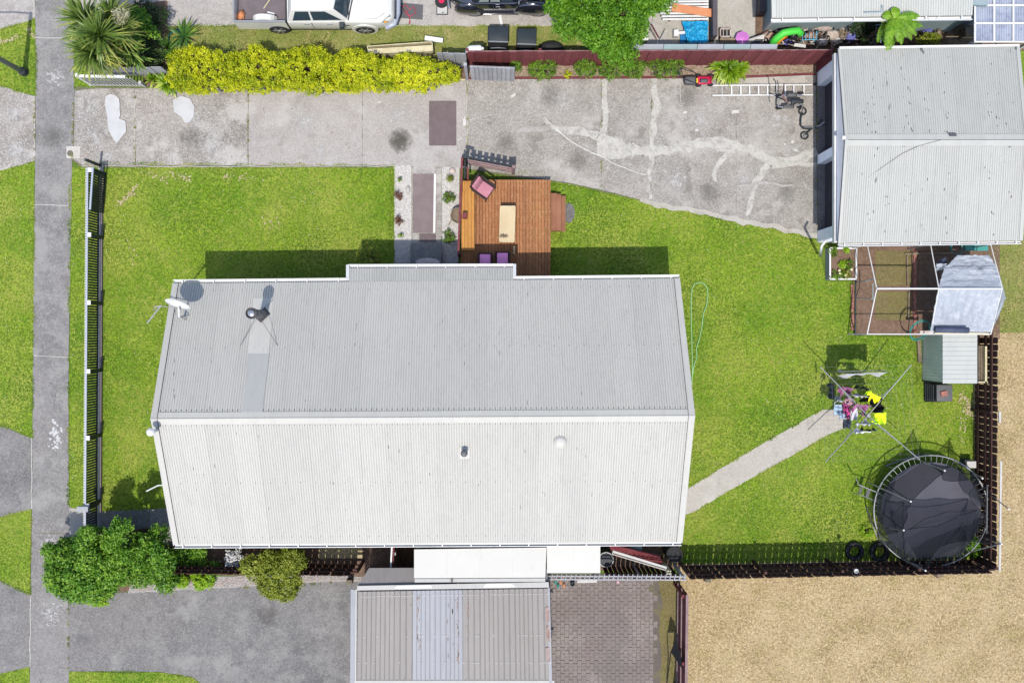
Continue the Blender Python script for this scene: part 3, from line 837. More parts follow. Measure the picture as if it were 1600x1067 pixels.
crack([(944, 124), (942, 150), (946, 190), (938, 216)], [9, 8, 8, 12], 1)
crack([(1022, 122), (1025, 160), (1022, 190), (1018, 236), (1014, 262), (1016, 312)], [9, 9, 10, 10, 6, 3], 2)
crack([(1150, 228), (1128, 252), (1112, 268), (1118, 284)], [7, 9, 8, 3], 3)
crack([(1200, 258), (1178, 290), (1170, 320), (1168, 336)], [12, 10, 8, 4], 4)
crack([(936, 214), (940, 236), (962, 243), (982, 238)], [10, 16, 16, 8], 5)
crack([(1276, 258), (1240, 256), (1206, 260)], [8, 6, 6], 6)
crack([(806, 206), (836, 203), (860, 198)], [8, 10, 6], 7, M['conc_light'])
crack([(1112, 226), (1122, 238), (1146, 236)], [4, 4, 5], 8)
crack([(1150, 290), (1190, 284), (1240, 292)], [3, 5, 3], 9, M['conc_light'])
crack([(850, 184), (864, 199), (880, 212), (900, 228), (930, 241), (960, 257), (985, 268), (1010, 274)], [1.5, 2, 2, 1.8, 1.8, 1.6, 1.4, 1.2], 11, M['crackline'])
crack([(735, 188), (768, 180)], [.8, .6], 12, M['crackline'])
crack([(1062, 124), (1063, 160)], [.7, .7], 13, M['crackline'])
for i, (x, y, rx, ry) in enumerate(((134, 172, 24, 30), (150, 212, 34, 26), (170, 246, 60, 12), (300, 180, 60, 20), (330, 225, 60, 24), (22, 176, 34, 26), (24, 235, 34, 16), (86, 120, 16, 40), (1215, 190, 60, 26), (1240, 236, 40, 16), (1090, 190, 40, 24), (880, 160, 60, 26), (1165, 284, 60, 14), (1060, 280, 50, 20), (480, 190, 80, 30), (620, 180, 50, 30), (500, 240, 80, 14), (80, 960, 24, 60), (80, 850, 24, 40))):
    o_ = sheet('scuff_mark', [(x - rx, y - ry), (x + rx, y - ry), (x + rx, y + ry), (x - rx, y + ry)], .0228 + .0001 * i if x > 110 else .0118 + .0001 * i, M['scuff'])
for i, (x, y, r) in enumerate(((790, 225, 26), (860, 150, 30), (905, 250, 30), (1075, 150, 34), (1110, 300, 26), (1230, 300, 26), (300, 215, 26), (84, 215, 24), (420, 960, 30))):
    o_ = sheet('faint_stain', [(x - r, y - r), (x + r, y - r), (x + r, y + r), (x - r, y + r)], .0224 + .00005 * i if 115 < x < 1300 and y < 400 else .0126 + .0001 * i, M['faintstain'])
# cement patches near the gate, stain, chips
sheet('cement_patch', [(166, 152), (172, 148), (180, 149), (187, 155), (189, 180), (187, 186), (197, 190), (198, 206), (192, 214), (184, 224), (179, 220), (171, 205), (168, 180), (165, 165)], .052, M['cement'], rag=.6)
sheet('cement_patch', [(271, 157), (284, 151), (298, 155), (305, 168), (303, 184), (297, 192), (290, 193), (284, 183), (273, 176)], .052, M['cement'], rag=.6)
sheet('oil_stain', [(594, 194), (656, 194), (656, 246), (594, 246)], .0236, M['stain'])
for x, y, w, h_, a in ((726, 190, 5, 14, 0), (802, 150, 8, 4, 35), (718, 218, 7, 2, 45), (593, 160, 5, 2, 20), (1070, 176, 6, 3, 0), (1149, 175, 12, 5, 5), (1238, 222, 4, 5, 0), (1242, 235, 5, 3, 0), (1226, 226, 3, 3, 0), (1088, 204, 5, 4, 0)):
    c = P(x, y); MB().obox(c, .0240, .0262, w / SP, h_ / SP, math.radians(a)).build('mortar_chip', M['crackline'], kind='structure')

# asphalt drive and paver yard of the neighbour below
sheet('asphalt_drive', [(107, 925), (200, 925), (262, 921), (340, 917), (480, 908), (575, 905), (575, 1140), (345, 1140), (345, 1088), (300, 1057), (250, 1049), (108, 1048)], .005, M['asphalt'], rag=.8)
yard = sheet('paved_yard', [(800, 896), (1040, 896), (1040, 1160), (800, 1160)], .003, M['paverjoint'])
mb = MB()
pw, ph = 6.6, 10.2
for i in range(32):
    x = 836 + i * pw
    for j in range(26):
        y = 898 + j * ph + (ph / 2 if i % 2 else 0)
        d = max(0, 1 - (y - 900) / 60)
        if x > 1020 + 14 * noise.noise(Vector((y * .05, 3, 0))): continue
        c = P(x + pw / 2 + random.uniform(-.15, .15), y + ph / 2 + random.uniform(-.2, .2))
        mb.obox(c, .0035, .020 + random.uniform(0, .004), (pw - .6) / SP, (ph - .65) / SP, random.uniform(-.015, .015))
mb.build('paver', M['paver'], yard, kind='stuff')
sheet('weedy_strip', [(1026, 900), (1058, 900), (1056, 1160), (1026, 1160), (1033, 1040), (1030, 980), (1036, 940)], .006, M['soilgreen'], rag=1.5)
# rubble strip under the boundary
sheet('stone_edging', [(200, 926), (205, 905), (340, 900), (480, 898), (575, 900), (572, 907), (480, 910), (340, 919), (262, 923)], .008, M['gravel'], rag=1)
# yards above
sheet('neighbour_yard', [(116, -90), (880, -90), (880, 40), (232, 41), (116, 60)], .004, M['conc_light'], rag=.7)
sheet('neighbour_yard', [(985, -90), (1250, -90), (1250, 84), (985, 84)], .006, M['conc_path'])
ribbon('yard_joint', [(232, 41), (870, 40)], [1.6, 1.6], .009, M['conc_path'], 4)
sheet('dark_lane', [(1180, 20), (1300, 20), (1600, 20), (1600, 80), (1180, 80)], .008, M['soil'])
sheet('side_yard', [(1480, 30), (1530, 30), (1530, 74), (1480, 74)], .010, M['oldwood'])
sheet('garden_bed', [(200, 8), (262, 2), (262, 112), (145, 116), (120, 90), (150, 20)], .010, M['soil'], rag=1)
# bed along the maroon fence with its little kerb
sheet('fence_bed', [(726, 100), (1276, 98), (1276, 116), (1160, 119), (728, 122)], .016, M['bark'])
mb = MB(); mb.beam(P(730, 123, .05), P(1160, 121, .05), .05, .12); mb.beam(P(1160, 121, .05), P(1274, 116, .05), .05, .12)
mb.build('bed_kerb', M['redk'], kind='structure')
sheet('hedge_bed', [(222, 108), (728, 90), (728, 124), (700, 130), (262, 139), (225, 134)], .017, M['soil'], rag=1)
# concrete strip under the front fence
sheet('mowing_strip', [(154, 258), (162, 258), (160, 560), (159, 800), (153, 800)], .012, M['conc_path'], rag=.4, h=.01)
sheet('side_path', [(130, 800), (262, 794), (275, 850), (150, 850), (128, 840)], .008, M['asphalt'])
sheet('gravel_patch', [(236, 796), (262, 794), (280, 846), (236, 846)], .013, M['gravel'])
sheet('crossing_strip', [(109, 794), (132, 794), (132, 835), (109, 835)], .012, M['conc_path'], rag=.7)
# entrance path between white pebble beds
sheet('pebble_bed', [(616, 259), (643, 259), (643, 416), (616, 416)], .012, M['pebble'], h=.02)
sheet('pebble_bed', [(691, 259), (718, 259), (716, 416), (691, 416)], .012, M['pebble'], h=.02)
pth = sheet('entrance_path', [(643.5, 262), (690.5, 262), (690.5, 416), (643.5, 416)], .010, M['conc_right'], h=.02)
sheet('path_apron', [(646, 249), (679, 249), (680, 272), (646, 272)], .0245, M['conc_light'], h=.008)
sheet('slab', [(680, 272), (690, 272), (690, 284), (682, 286)], .018, M['conc_path'], pth)
for i in range(3):
    z = .16 * (i + 1)
    b0 = P(643, 381 + i * 11.5); b1 = P(691, 430)
    MB().box(b0.x, b1.x, b1.y, b0.y, z - .16, z).build('step', M['asphalt'], pth)
mb = MB()
for i in range(9):
    y0 = 272 + i * 10
def stones(polys, n, size, mat, name):
    tri = [(0, 2, 4), (2, 1, 4), (1, 3, 4), (3, 0, 4), (2, 0, 5), (1, 2, 5), (3, 1, 5), (0, 3, 5)]
    V = []; F = []
    for poly in polys:
        a = np.array(poly); x0, y0 = a.min(0); x1, y1 = a.max(0)
        k = 0
        while k < n:
            x, y = random.uniform(x0, x1), random.uniform(y0, y1)
            if not inpoly(np.array([x]), np.array([y]), poly)[0]: continue
            k += 1; p = P(x, y, 0); s = size * random.uniform(.6, 1.5); t = random.uniform(0, 3.14); c, q = math.cos(t) * s, math.sin(t) * s
            b = len(V); e = random.uniform(.6, .9); z = .014
            V += [(p.x + c, p.y + q, z), (p.x - c, p.y - q, z), (p.x - q * e, p.y + c * e, z), (p.x + q * e, p.y - c * e, z), (p.x, p.y, z + s * .8), (p.x, p.y, z - s * .2)]
            F += [tuple(j + b for j in f) for f in tri]
    return MB().add(V, F).build(name, mat, None, kind='stuff')
stones([[(617, 260), (642, 260), (642, 415), (617, 415)], [(692, 260), (717, 260), (715, 415), (692, 415)]], 2600, .019, M['stone'], 'white_pebbles')
stones([[(237, 797), (262, 795), (276, 846), (237, 846)]], 900, .022, M['gravel'], 'grey_stones')
stones([[(205, 907), (340, 902), (480, 900), (572, 902), (570, 906), (480, 909), (340, 917), (262, 921), (205, 924)]], 1500, .024, M['card'], 'rubble_stones')
# path to the clothesline
sheet('garden_path', [(1066, 768), (1120, 735), (1200, 688), (1285, 640), (1306, 640), (1324, 655), (1322, 667), (1296, 678), (1230, 716), (1150, 760), (1085, 799), (1066, 806)], .010, M['conc_path'], rag=.5, h=.02)
# soil beds by the greenhouse
sheet('garden_soil', [(1333, 376), (1432, 376), (1432, 524), (1336, 524), (1332, 470)], .010, M['soil'], rag=.8)
sheet('weedy_soil', [(1368, 392), (1424, 392), (1424, 446), (1368, 446)], .014, M['soilgreen'], rag=1)
sheet('weedy_soil', [(1368, 456), (1424, 456), (1424, 500), (1368, 500)], .014, M['soilgreen'], rag=1)
sheet('garden_soil', [(1432, 374), (1562, 374), (1562, 530), (1432, 530)], .008, M['soil'])
# bare patches in the lawn
for q, (x0_, y0_, x1_, y1_, w_, n_) in enumerate(((186, 320, 214, 292, 3.5, 60), (228, 270, 262, 282, 5, 26), (258, 270, 298, 280, 5, 40), (350, 276, 410, 279, 4, 34), (0, 68, 34, 56, 3.5, 50), (44, 42, 52, 58, 4, 36), (1502, 616, 1520, 648, 8, 90), (1508, 640, 1500, 690, 6, 40), (400, 345, 440, 352, 9, 20), (206, 380, 208, 420, 6, 14))):
    mb = MB()
    for k in range(n_):
        t = random.random(); x, y = x0_ + (x1_ - x0_) * t + random.gauss(0, w_ * .6), y0_ + (y1_ - y0_) * t + random.gauss(0, w_ * .6)
        r_ = random.uniform(.4, 1.7) * (1.3 if n_ > 50 else 1); p = P(x, y); b0 = len(mb.v)
        mb.v += [(p.x + r_ / SP * math.cos(a_) * random.uniform(.6, 1.3), p.y + r_ / SP * math.sin(a_) * random.uniform(.6, 1.3), .012 + .0003 * k) for a_ in [j * 1.047 for j in range(6)]]; mb.f.append(tuple(range(b0, b0 + 6)))
    mb.build('bare_patch', M['bare'], None, kind='stuff')
sheet('straw_bed', [(498, 848), (566, 848), (566, 872), (498, 872)], .006, M['bare'], rag=1)
sheet('bush_bed', [(128, 846), (266, 846), (266, 904), (205, 922), (128, 930)], .0045, M['soil'], rag=1)
sheet('understorey_soil', [(262, 846), (1062, 846), (1062, 888), (575, 900), (340, 898), (230, 900)], .0035, M['soil'])

# grass you could not count
HOUSE_FP = [(300, 470), (1035, 470), (1035, 815), (300, 815)]
GPATH = [(1066, 768), (1120, 735), (1200, 688), (1285, 640), (1306, 640), (1324, 655), (1322, 667), (1296, 678), (1230, 716), (1150, 760), (1085, 799), (1066, 806)]
blades('lawn_grass', [FRONT, BACK, VERGE] + BERMS, [HOUSE_FP, GPATH, [(154, 258), (162, 258), (159, 800), (153, 800)]], 700, .055, .024, M['blade'])
blades('verge_grass', [TOPGRASS, RIGHTGRASS], [], 800, .065, .024, M['bladedry'])
blades('field_straw', [FIELD], [], 850, .07, .020, M['straw'], lean=1.4)
mb = MB()
for i in range(420):
    x, y = random.uniform(120, 1272), random.uniform(126, 258)
    if x > 800 and random.random() < .5: y = random.uniform(126, 300)
    if y > 255 + max(0, x - 760) * .2: continue
    c = P(x, y); s_ = random.uniform(.008, .022); mb.obox(c, .0245, .0265 + s_ * .3, s_ * random.uniform(1, 2.5), s_, random.uniform(0, 3))
mb.build('driveway_grit', M['crackline'], None, kind='stuff')
mb = MB()
for i in range(260):
    x, y = random.uniform(120, 1272), random.choice([random.uniform(126, 258), random.gauss(136, 4)])
    c = P(x, y); s_ = random.uniform(.010, .026); mb.obox(c, .0245, .0265 + s_ * .3, s_ * random.uniform(1, 2.5), s_, random.uniform(0, 3))
mb.build('leaf_litter', M['oldwood'], None, kind='stuff')
blades('weed_tufts', [[(1028, 905), (1056, 905), (1054, 1067), (1034, 1067)], [(726, 102), (1270, 102), (1270, 116), (728, 119)], [(740, 257), (850, 268), (850, 276), (740, 270)]], [], 320, .06, .014, M['bladedry'], z=.016)
blades('bed_weeds', [[(1368, 392), (1424, 392), (1424, 446), (1368, 446)], [(1368, 456), (1424, 456), (1424, 500), (1368, 500)]], [], 420, .05, .012, M['bladedry'], z=.014)
blades('edge_grass', [[(608, 259), (617, 259), (617, 400), (608, 400)], [(860, 283), (868, 284), (868, 330), (860, 330)], [(862, 365), (880, 365), (880, 380), (862, 380)], [(1326, 440), (1338, 440), (1338, 530), (1326, 530)], [(1428, 530), (1442, 530), (1442, 600), (1428, 600)], [(1516, 640), (1532, 640), (1530, 720), (1516, 720)]], [], 1100, .10, .014, M['blade'], lean=.2)
strips = []
for pl in (FRONT[:3], [(860, 287), (895, 291), (1040, 324), (1276, 374)], [(1066, 768), (1120, 735), (1200, 688), (1285, 640)], [(1296, 678), (1230, 716), (1150, 760), (1085, 799)], [(109, 262), (108, 500), (107, 790)], [(136, 262), (135, 800)], [(162, 262), (160, 800)],
           [(0, 47), (55, 30)], [(56, 30), (57, 150)], [(0, 134), (30, 144), (56, 151)], [(0, 267), (54, 253)], [(54, 253), (51, 684)], [(0, 664), (51, 684)], [(0, 808), (49, 794), (47, 928), (0, 908)], [(108, 1049), (250, 1050), (300, 1058)], [(232, 41), (870, 41)], [(1333, 440), (1336, 523), (1440, 528)], [(1062, 853), (1300, 849)]):
    for (x1, y1), (x2, y2) in zip(pl, pl[1:]):
        l_ = math.hypot(x2 - x1, y2 - y1); n_ = int(l_ / 14) + 1
        for q in range(n_):
            if random.random() < .35: continue
            t0, t1 = q / n_, (q + 1) / n_; w_ = random.uniform(.6, 2.6); nx_, ny_ = -(y2 - y1) / l_ * w_, (x2 - x1) / l_ * w_
            a_, b_ = (x1 + (x2 - x1) * t0, y1 + (y2 - y1) * t0), (x1 + (x2 - x1) * t1, y1 + (y2 - y1) * t1)
            strips.append([(a_[0] - nx_, a_[1] - ny_), (b_[0] - nx_, b_[1] - ny_), (b_[0] + nx_, b_[1] + ny_), (a_[0] + nx_, a_[1] + ny_)])
blades('ragged_edge_grass', strips, [], 1500, .06, .022, M['blade'], z=.01)
jn = []
for (x1, y1), (x2, y2) in (((211, 141), (211, 257)), ((388, 137), (388, 258)), ((730, 126), (730, 262)), ((1018, 124), (1016, 314)), ((940, 124), (940, 296)), ((728, 124), (1150, 121)), ((1276, 140), (1277, 366)), ((54, 150), (54, 252)), ((115, 142), (113, 250)), ((560, 908), (340, 919)), ((107, 930), (107, 1048))):
    for q in range(14):
        t = random.random(); x, y = x1 + (x2 - x1) * t, y1 + (y2 - y1) * t; jn.append([(x - 1.4, y - 2), (x + 1.4, y - 2), (x + 1.4, y + 2), (x - 1.4, y + 2)])
blades('joint_weeds', jn, [], 2600, .05, .018, M['bladedry'], z=.016)
# daisies
tri = []; V = []
for poly, n in ((FRONT, 420), (BACK, 760), (VERGE, 60), (TOPGRASS, 300), (BERMS[1], 90)):
    a = np.array(poly); x0, y0 = a.min(0); x1, y1 = a.max(0)
    x = rng.uniform(x0, x1, n); y = rng.uniform(y0, y1, n); k = inpoly(x, y, poly) & ~inpoly(x, y, HOUSE_FP) & ~inpoly(x, y, GPATH)
    for px_, py_ in zip(x[k], y[k]):
        if noise.noise(Vector((px_ * .02, py_ * .02, 1))) < -.1: continue
        p = P(px_, py_); r = random.uniform(.006, .013)
        b = len(V); V += [(p.x + r * math.cos(q * 1.047), p.y + r * math.sin(q * 1.047), .035) for q in range(6)]; tri.append(tuple(range(b, b + 6)))
MB().add(V, tri).build('daisies', M['daisy'], None, kind='stuff')
# ================================================================ THE HOUSE
EH, RH = 2.80, 4.70
house = thing('house', 'long house under a pale grey corrugated gable roof, in the middle of the lawns', 'house', P(676, 650))
eTL, eTR = P(271, 443, EH), P(1061, 435, EH)
rL, rR = P(237, 654, RH), P(1084.5, 649, RH)
eBL, eBR = P(272, 850.5, EH), P(1065, 846.5, EH)
# walls (set in under the eaves)
wx0, wx1, wy0, wy1 = -10.3, 5.25, P(0, 846, EH).y + .35, P(0, 437, EH).y - .45
mb = MB(); mb.box(wx0, wx1, wy0, wy1, .5, 2.72)
# gable triangles
ym = (rL.y + rR.y) / 2
for x0, x1 in ((wx0, wx0 + .12), (wx1 - .12, wx1)):
    mb.add([(x0, wy0, 2.72), (x1, wy0, 2.72), (x1, wy1, 2.72), (x0, wy1, 2.72), (x0, ym, 4.5), (x1, ym, 4.5)], [(0, 4, 5, 1), (4, 3, 2, 5), (0, 3, 4), (1, 5, 2)])
mb.build('wall', M['wallcream'], house)
MB().box(wx0 + .08, wx1 - .08, wy0 + .08, wy1 - .08, 0, .5).build('foundation', M['conc_right'], house)
bx0, bx1 = P(560, 0, EH).x, P(790, 0, EH).x
MB().box(bx0, bx1, wy1 - .01, wy1 + .48, .4, 2.6).build('porch_wall', M['wallcream'], house)
def window(par, x0, x1, z0, z1, y, side, fm='white'):
    s = 1 if side > 0 else -1
    f = MB()
    for a, b, c, d in ((x0, x1, z0, z0 + .06), (x0, x1, z1 - .06, z1), (x0, x0 + .06, z0 + .06, z1 - .06), (x1 - .06, x1, z0 + .06, z1 - .06), ((x0 + x1) / 2 - .03, (x0 + x1) / 2 + .03, z0 + .06, z1 - .06)):
        f.box(a, b, min(y, y + s * .05), max(y, y + s * .05), c, d)
    w = f.build('window', M[fm], par)
    MB().box(x0 + .05, x1 - .05, min(y + s * .004, y + s * .02), max(y + s * .004, y + s * .02), z0 + .05, z1 - .05).build('pane', M['carglass'], w)
for x0, x1 in ((-9.6, -8.0), (-7.4, -6.0), (1.2, 2.8), (3.4, 4.8)): window(house, x0, x1, 1.1, 2.3, wy1, 1)
for x0, x1 in ((-9.4, -7.8), (-6.6, -5.2), (-3.4, -2.2), (-.6, .8), (2.4, 4.2)): window(house, x0, x1, 1.2, 2.3, wy0, -1)
d_ = MB().box(-2.0, -1.1, wy1 + .482, wy1 + .53, .5, 2.5).build('door', M['redk'], house)
MB().obox((-1.2, wy1 + .56), 1.4, 1.46, .03, .05).build('handle', M['chrome'], d_)
# roof deck and the corrugated sheets
dz = Vector((0, 0, -.04))
mb = MB()
mb.add([eTL + dz, eTR + dz, rR + dz, rL + dz, eBL + dz, eBR + dz, eTL + dz * 3, eTR + dz * 3, rR + dz * 3, rL + dz * 3, eBL + dz * 3, eBR + dz * 3],
       [(0, 3, 2, 1), (3, 4, 5, 2), (6, 7, 8, 9), (9, 8, 11, 10), (0, 1, 7, 6), (4, 10, 11, 5), (0, 6, 9, 3), (3, 9, 10, 4), (1, 2, 8, 7), (2, 5, 11, 8)])
roof = mb.build('roof', M['flash'], house)
roof_slope(roof, eTL, eTR, rL, rR, 21, 10, .0105, M['roof'], per=8)
roof_slope(roof, eBL, eBR, rL, rR, 21, 10, .0105, M['roof'], per=8)
# projecting part over the porch
slope = (eTL - rL); slope_dz = (EH - RH) / ((eTL.y - rL.y))
xa, xb = P(545, 419, EH - .27), P(802, 418, EH - .27)
ta, tb = P(545, 442, EH), P(802, 439, EH)
ta.z += .008; tb.z += .008
MB().hexa([xa + dz * 2, ta + dz * 2, tb + dz * 2, xb + dz * 2][::-1], [xa + dz, ta + dz, tb + dz, xb + dz][::-1]).build('porch_roof', M['flash'], house)
for i in range(7):
    lift = Vector((0, 0, .0025 * (i % 2)))
    u0, u1 = i / 7, (i + 1) / 7 + .0006
    corrugated(xa.lerp(xb, u0) + lift, xa.lerp(xb, u1) + lift, ta.lerp(tb, u0) + lift, ta.lerp(tb, u1) + lift, 10 if i % 2 else 9, .0105, 8).build('roof_sheet', M['roof'], roof, smooth=True)
# ridge capping: two folded wings
mb = MB()
up = Vector((0, 0, .028))
wT = (eTL - rL).normalized() * .20; wB = (eBL - rL).normalized() * .20
ex = Vector((-.03, 0, 0))
a, b = rL + up + ex, rR + up - ex
mb.add([a, b, b + wT, a + wT, b + wB, a + wB, a - up * .5 + wT, b - up * .5 + wT, a - up * .5 + wB, b - up * .5 + wB], [(0, 1, 2, 3), (0, 5, 4, 1), (3, 2, 7, 6), (5, 8, 9, 4)])
mb.build('ridge_cap', M['roof'], roof)
mb = MB(); mb.tube([rL + up * 1.2, rR + up * 1.2], .012, 6); mb.build('ridge_roll', M['flash'], roof)
# row of fixing heads beneath the ridge cap
mb = MB()
for side, e0, e1 in ((1, eTL, eTR), (0, eBL, eBR)):
    for fr in (.945, .5, .06):
        for i in range(0, 105):
            if fr == .5 and i % 3: continue
            if fr == .06 and i % 2: continue
            u = (i + .5) / 105
            p = rL.lerp(rR, u).lerp(e0.lerp(e1, u), 1 - fr)
            mb.cyl(p, .017 if fr > .9 and side else .010, p.z + .008, p.z + .024, 5)
mb.build('roof_screw', M['flued'], roof, kind='stuff')
def on_roof(px, py, lift=.0):
    """point of the upper slope seen at this photo pixel"""
    n = (rR - rL).cross(eTL - rL); n = n if n.z > 0 else -n
    o = Vector((0, 0, HC)); d = P(px, py, 0) - o
    t = (rL - o).dot(n) / d.dot(n)
    return o + d * t + n.normalized() * lift
def on_roof2(px, py, lift=.0):
    n = (rR - rL).cross(eBL - rL); n = n if n.z > 0 else -n
    o = Vector((0, 0, HC)); d = P(px, py, 0) - o
    t = (rL - o).dot(n) / d.dot(n)
    return o + d * t + n.normalized() * lift
# scuffs and lifted paint along the laps
mb = MB(); random.seed(8)
for i in range(90):
    px_, py_ = random.choice([272, 330, 476, 640, 725, 779, 826, 874, 910, 556, 695]) + random.gauss(0, 1.2), random.uniform(450, 640)
    if i > 60: px_, py_ = random.uniform(280, 1050), random.uniform(670, 840)
    fn_ = on_roof if py_ < 655 else on_roof2
    a_, b_ = fn_(px_, py_, .010), fn_(px_ + random.uniform(-.4, .4), py_ + random.uniform(1.5, 7), .010)
    mb.beam(a_, b_, random.uniform(.008, .018), .006)
mb.build('roof_scuff', M['flued'], roof, kind='stuff')
# barge flashings along the gables
for nm, e0, r0, sx_ in (('l', eTL, rL, -1), ('l', eBL, rL, -1), ('r', eTR, rR, 1), ('r', eBR, rR, 1)):
    mb = MB(); ins = Vector((-sx_ * .10, 0, 0)); lift = Vector((0, 0, .026))
    up_n = (e0 - r0).cross(Vector((1, 0, 0))); up_n = up_n if up_n.z > 0 else -up_n
    mb.beam(e0 + lift + ins * .8, r0 + lift + ins * .8, .17, .012, up=up_n)
    mb.beam(e0 + ins * -.1 - Vector((0, 0, .06)), r0 + ins * -.1 - Vector((0, 0, .06)), .03, .16, up=up_n)
    mb.build('barge_flashing', M['roof'], house)
    MB().beam(e0 + lift * 1.5 + ins * 1.75, r0 + lift * 1.5 + ins * 1.75, .012, .02, up=up_n).build('barge_edge', M['flued'], roof)
gz = Vector((0, 0, -.06))
gutter(house, eTL + gz + Vector((-.02, 0, 0)), P(543, 440.2, EH) + gz, (0, 1, 0))
gutter(house, P(805, 437.6, EH) + gz, eTR + gz + Vector((.02, 0, 0)), (0, 1, 0))
gutter(house, xa + gz, xb + gz, (0, 1, 0))
gutter(house, eBL + gz, eBR + gz, (0, -1, 0))
mb = MB()
mb.beam(P(543, 438, EH) + gz, P(543, 414.5, EH - .27) + gz, .10, .10); mb.beam(P(804, 435, EH) + gz, P(804, 413.5, EH - .27) + gz, .10, .10)
mb.build('gutter_return', M['white'], house)
# flat tray flashing below the flue
fl = lambda px, t: rL.lerp(rR, (px - 237) / 847.5).lerp(eTL.lerp(eTR, (px - 237) / 847.5), t) + Vector((0, 0, .024))
MB().slab(on_roof(378, 646, .024), on_roof(410, 646, .024), on_roof(421, 553, .024), on_roof(388, 553, .024), .01).build('roof_flashing', M['flash'], roof)
MB().slab(on_roof(387, 556, .020), on_roof(420, 556, .020), on_roof(427, 466, .020), on_roof(396, 466, .020), .008).build('roof_flashing', M['roofcap'], roof)
# flue: stands on a dark diamond boot, leans outward from the nadir as it rises
fb = on_roof(412, 491)
ftop = P(384, 489.5, fb.z + 1.45); 
fl_ = MB().tube([fb + Vector((0, 0, -.1)), Vector((fb.x, fb.y, fb.z + 1.3))], .135, 16).build('flue', M['flue'], house, smooth=True)
MB().lathe((fb.x, fb.y, fb.z + 1.26), [(.17, 0), (.175, .16), (.15, .18), (.15, .10), (.02, .10)], 20).build('flue_cowl', M['flued'], fl_)
MB().lathe((fb.x, fb.y, fb.z + 1.385), [(.10, 0), (.10, .04), (.02, .07)], 16).build('flue_cap', M['chrome'], fl_)
mb = MB(); q = [on_roof(399, 497, .03), on_roof(408, 505, .03), on_roof(423, 491, .03), on_roof(414, 480, .03)]
c_ = sum(q, Vector()) / 4
mb.hexa([x for x in q], [c_.lerp(x, .62) + Vector((0, 0, .16)) for x in q]); mb.build('flue_boot', M['flued'], fl_)
mb = MB(); tp = Vector((fb.x, fb.y, fb.z + .75))
for e in ((375, 541), (434, 540), (427, 468)): mb.tube([tp, on_roof(*e)], .007, 4)
mb.build('flue_stay', M['flued'], fl_)
# vents on the lower slope and at the ridge end
def vent(px, py, r, h, capr, lab, slopefn=on_roof2, m='roofcap'):
    p = slopefn(px, py)
    v = MB().tube([p - Vector((0, 0, .1)), p + Vector((0, 0, h))], r, 12).build('roof_vent', M[m], house, smooth=True, label=lab)
    MB().lathe((p.x, p.y, p.z + h - .04), [(capr, 0), (capr, .05), (capr * .6, .11), (.01, .13)], 18).build('vent_cap', M[m], v, smooth=False)
    return v
vent(726, 706, .055, .32, .11, 'small capped vent pipe near the middle of the lower roof slope', m='flue')
MB().slab(on_roof2(718, 716, .02), on_roof2(734, 716, .02), on_roof2(734, 698, .02), on_roof2(718, 698, .02), .006).build('vent_flashing', M['roofcap'], roof)
vent(875, 690, .17, .10, .19, 'wide low round vent cap on the lower roof slope', m='roofcap')
p = Vector((rL.x + .12, P(0, 672, 4.6).y, 4.55))
v = MB().tube([p - Vector((0, 0, .5)), p + Vector((0, 0, .55))], .05, 10).build('roof_vent', M['white'], house, label='white capped vent pipe standing at the left end of the ridge')
MB().lathe((p.x, p.y, p.z + .5), [(.12, 0), (.125, .06), (.07, .13), (.01, .15)], 18).build('vent_cap', M['white'], v)
# satellite dish on the upper left corner
db = on_roof(288, 495)
dish = MB().tube([db, db + Vector((0, .0, .45)), P(279, 480, db.z + .62)], .028, 8).build('satellite_dish', M['white'], house, label='white oval satellite dish on the upper left corner of the roof')
dc = P(277.5, 476, db.z + .75)
ax = Vector((-.45, -.84, .30)).normalized(); ax = Vector((-.22, -.90, .38)).normalized()
u_ = ax.cross(Vector((0, 0, 1))).normalized(); v_ = u_.cross(ax)
mb = MB()
rings = [(0, .10), (.35, .088), (.7, .05), (1, 0)]
for back in (0, 1):
    for f_, dd in rings:
        for k in range(24):
            t = 2 * math.pi * k / 24
            q = dc + (u_ * math.cos(t) * .40 + v_ * math.sin(t) * .36) * max(f_, .02) - ax * (dd + .012 * back)
            mb.v.append(tuple(q))
for back in (0, 1):
    for j in range(3):
        for k in range(24):
            l = (k + 1) % 24; a0 = back * 96 + j * 24
            mb.f.append((a0 + k, a0 + l, a0 + 24 + l, a0 + 24 + k) if not back else (a0 + k, a0 + 24 + k, a0 + 24 + l, a0 + l))
for k in range(24): mb.f.append((72 + k, 72 + (k + 1) % 24, 168 + (k + 1) % 24, 168 + k))
mb.build('reflector', M['white'], dish, smooth=True)
fe = P(250, 478, dc.z - .25)
mb = MB(); mb.tube([dc - v_ * .34, fe], .014, 6); mb.tube([fe, P(239, 485, fe.z - .1), P(241, 479, fe.z), fe], .012, 5)
mb.tube([P(252, 477, fe.z), P(230, 505, fe.z - .2)], .026, 8); mb.build('feed_arm', M['steel'], dish)
mb = MB(); mb.tube([db + Vector((0, 0, .4)), on_roof(291, 500)], .014, 5); mb.tube([db + Vector((0, 0, .4)), on_roof(296, 492)], .014, 5); mb.build('dish_stay', M['steel'], dish)
# conduit bracket poking out of the left gable
cb = P(256, 757, 2.7)
MB().tube([cb + Vector((.3, 0, 0)), P(247, 758, 2.7), P(229, 767, 2.5)], .022, 6).build('gable_bracket', M['white'], house)

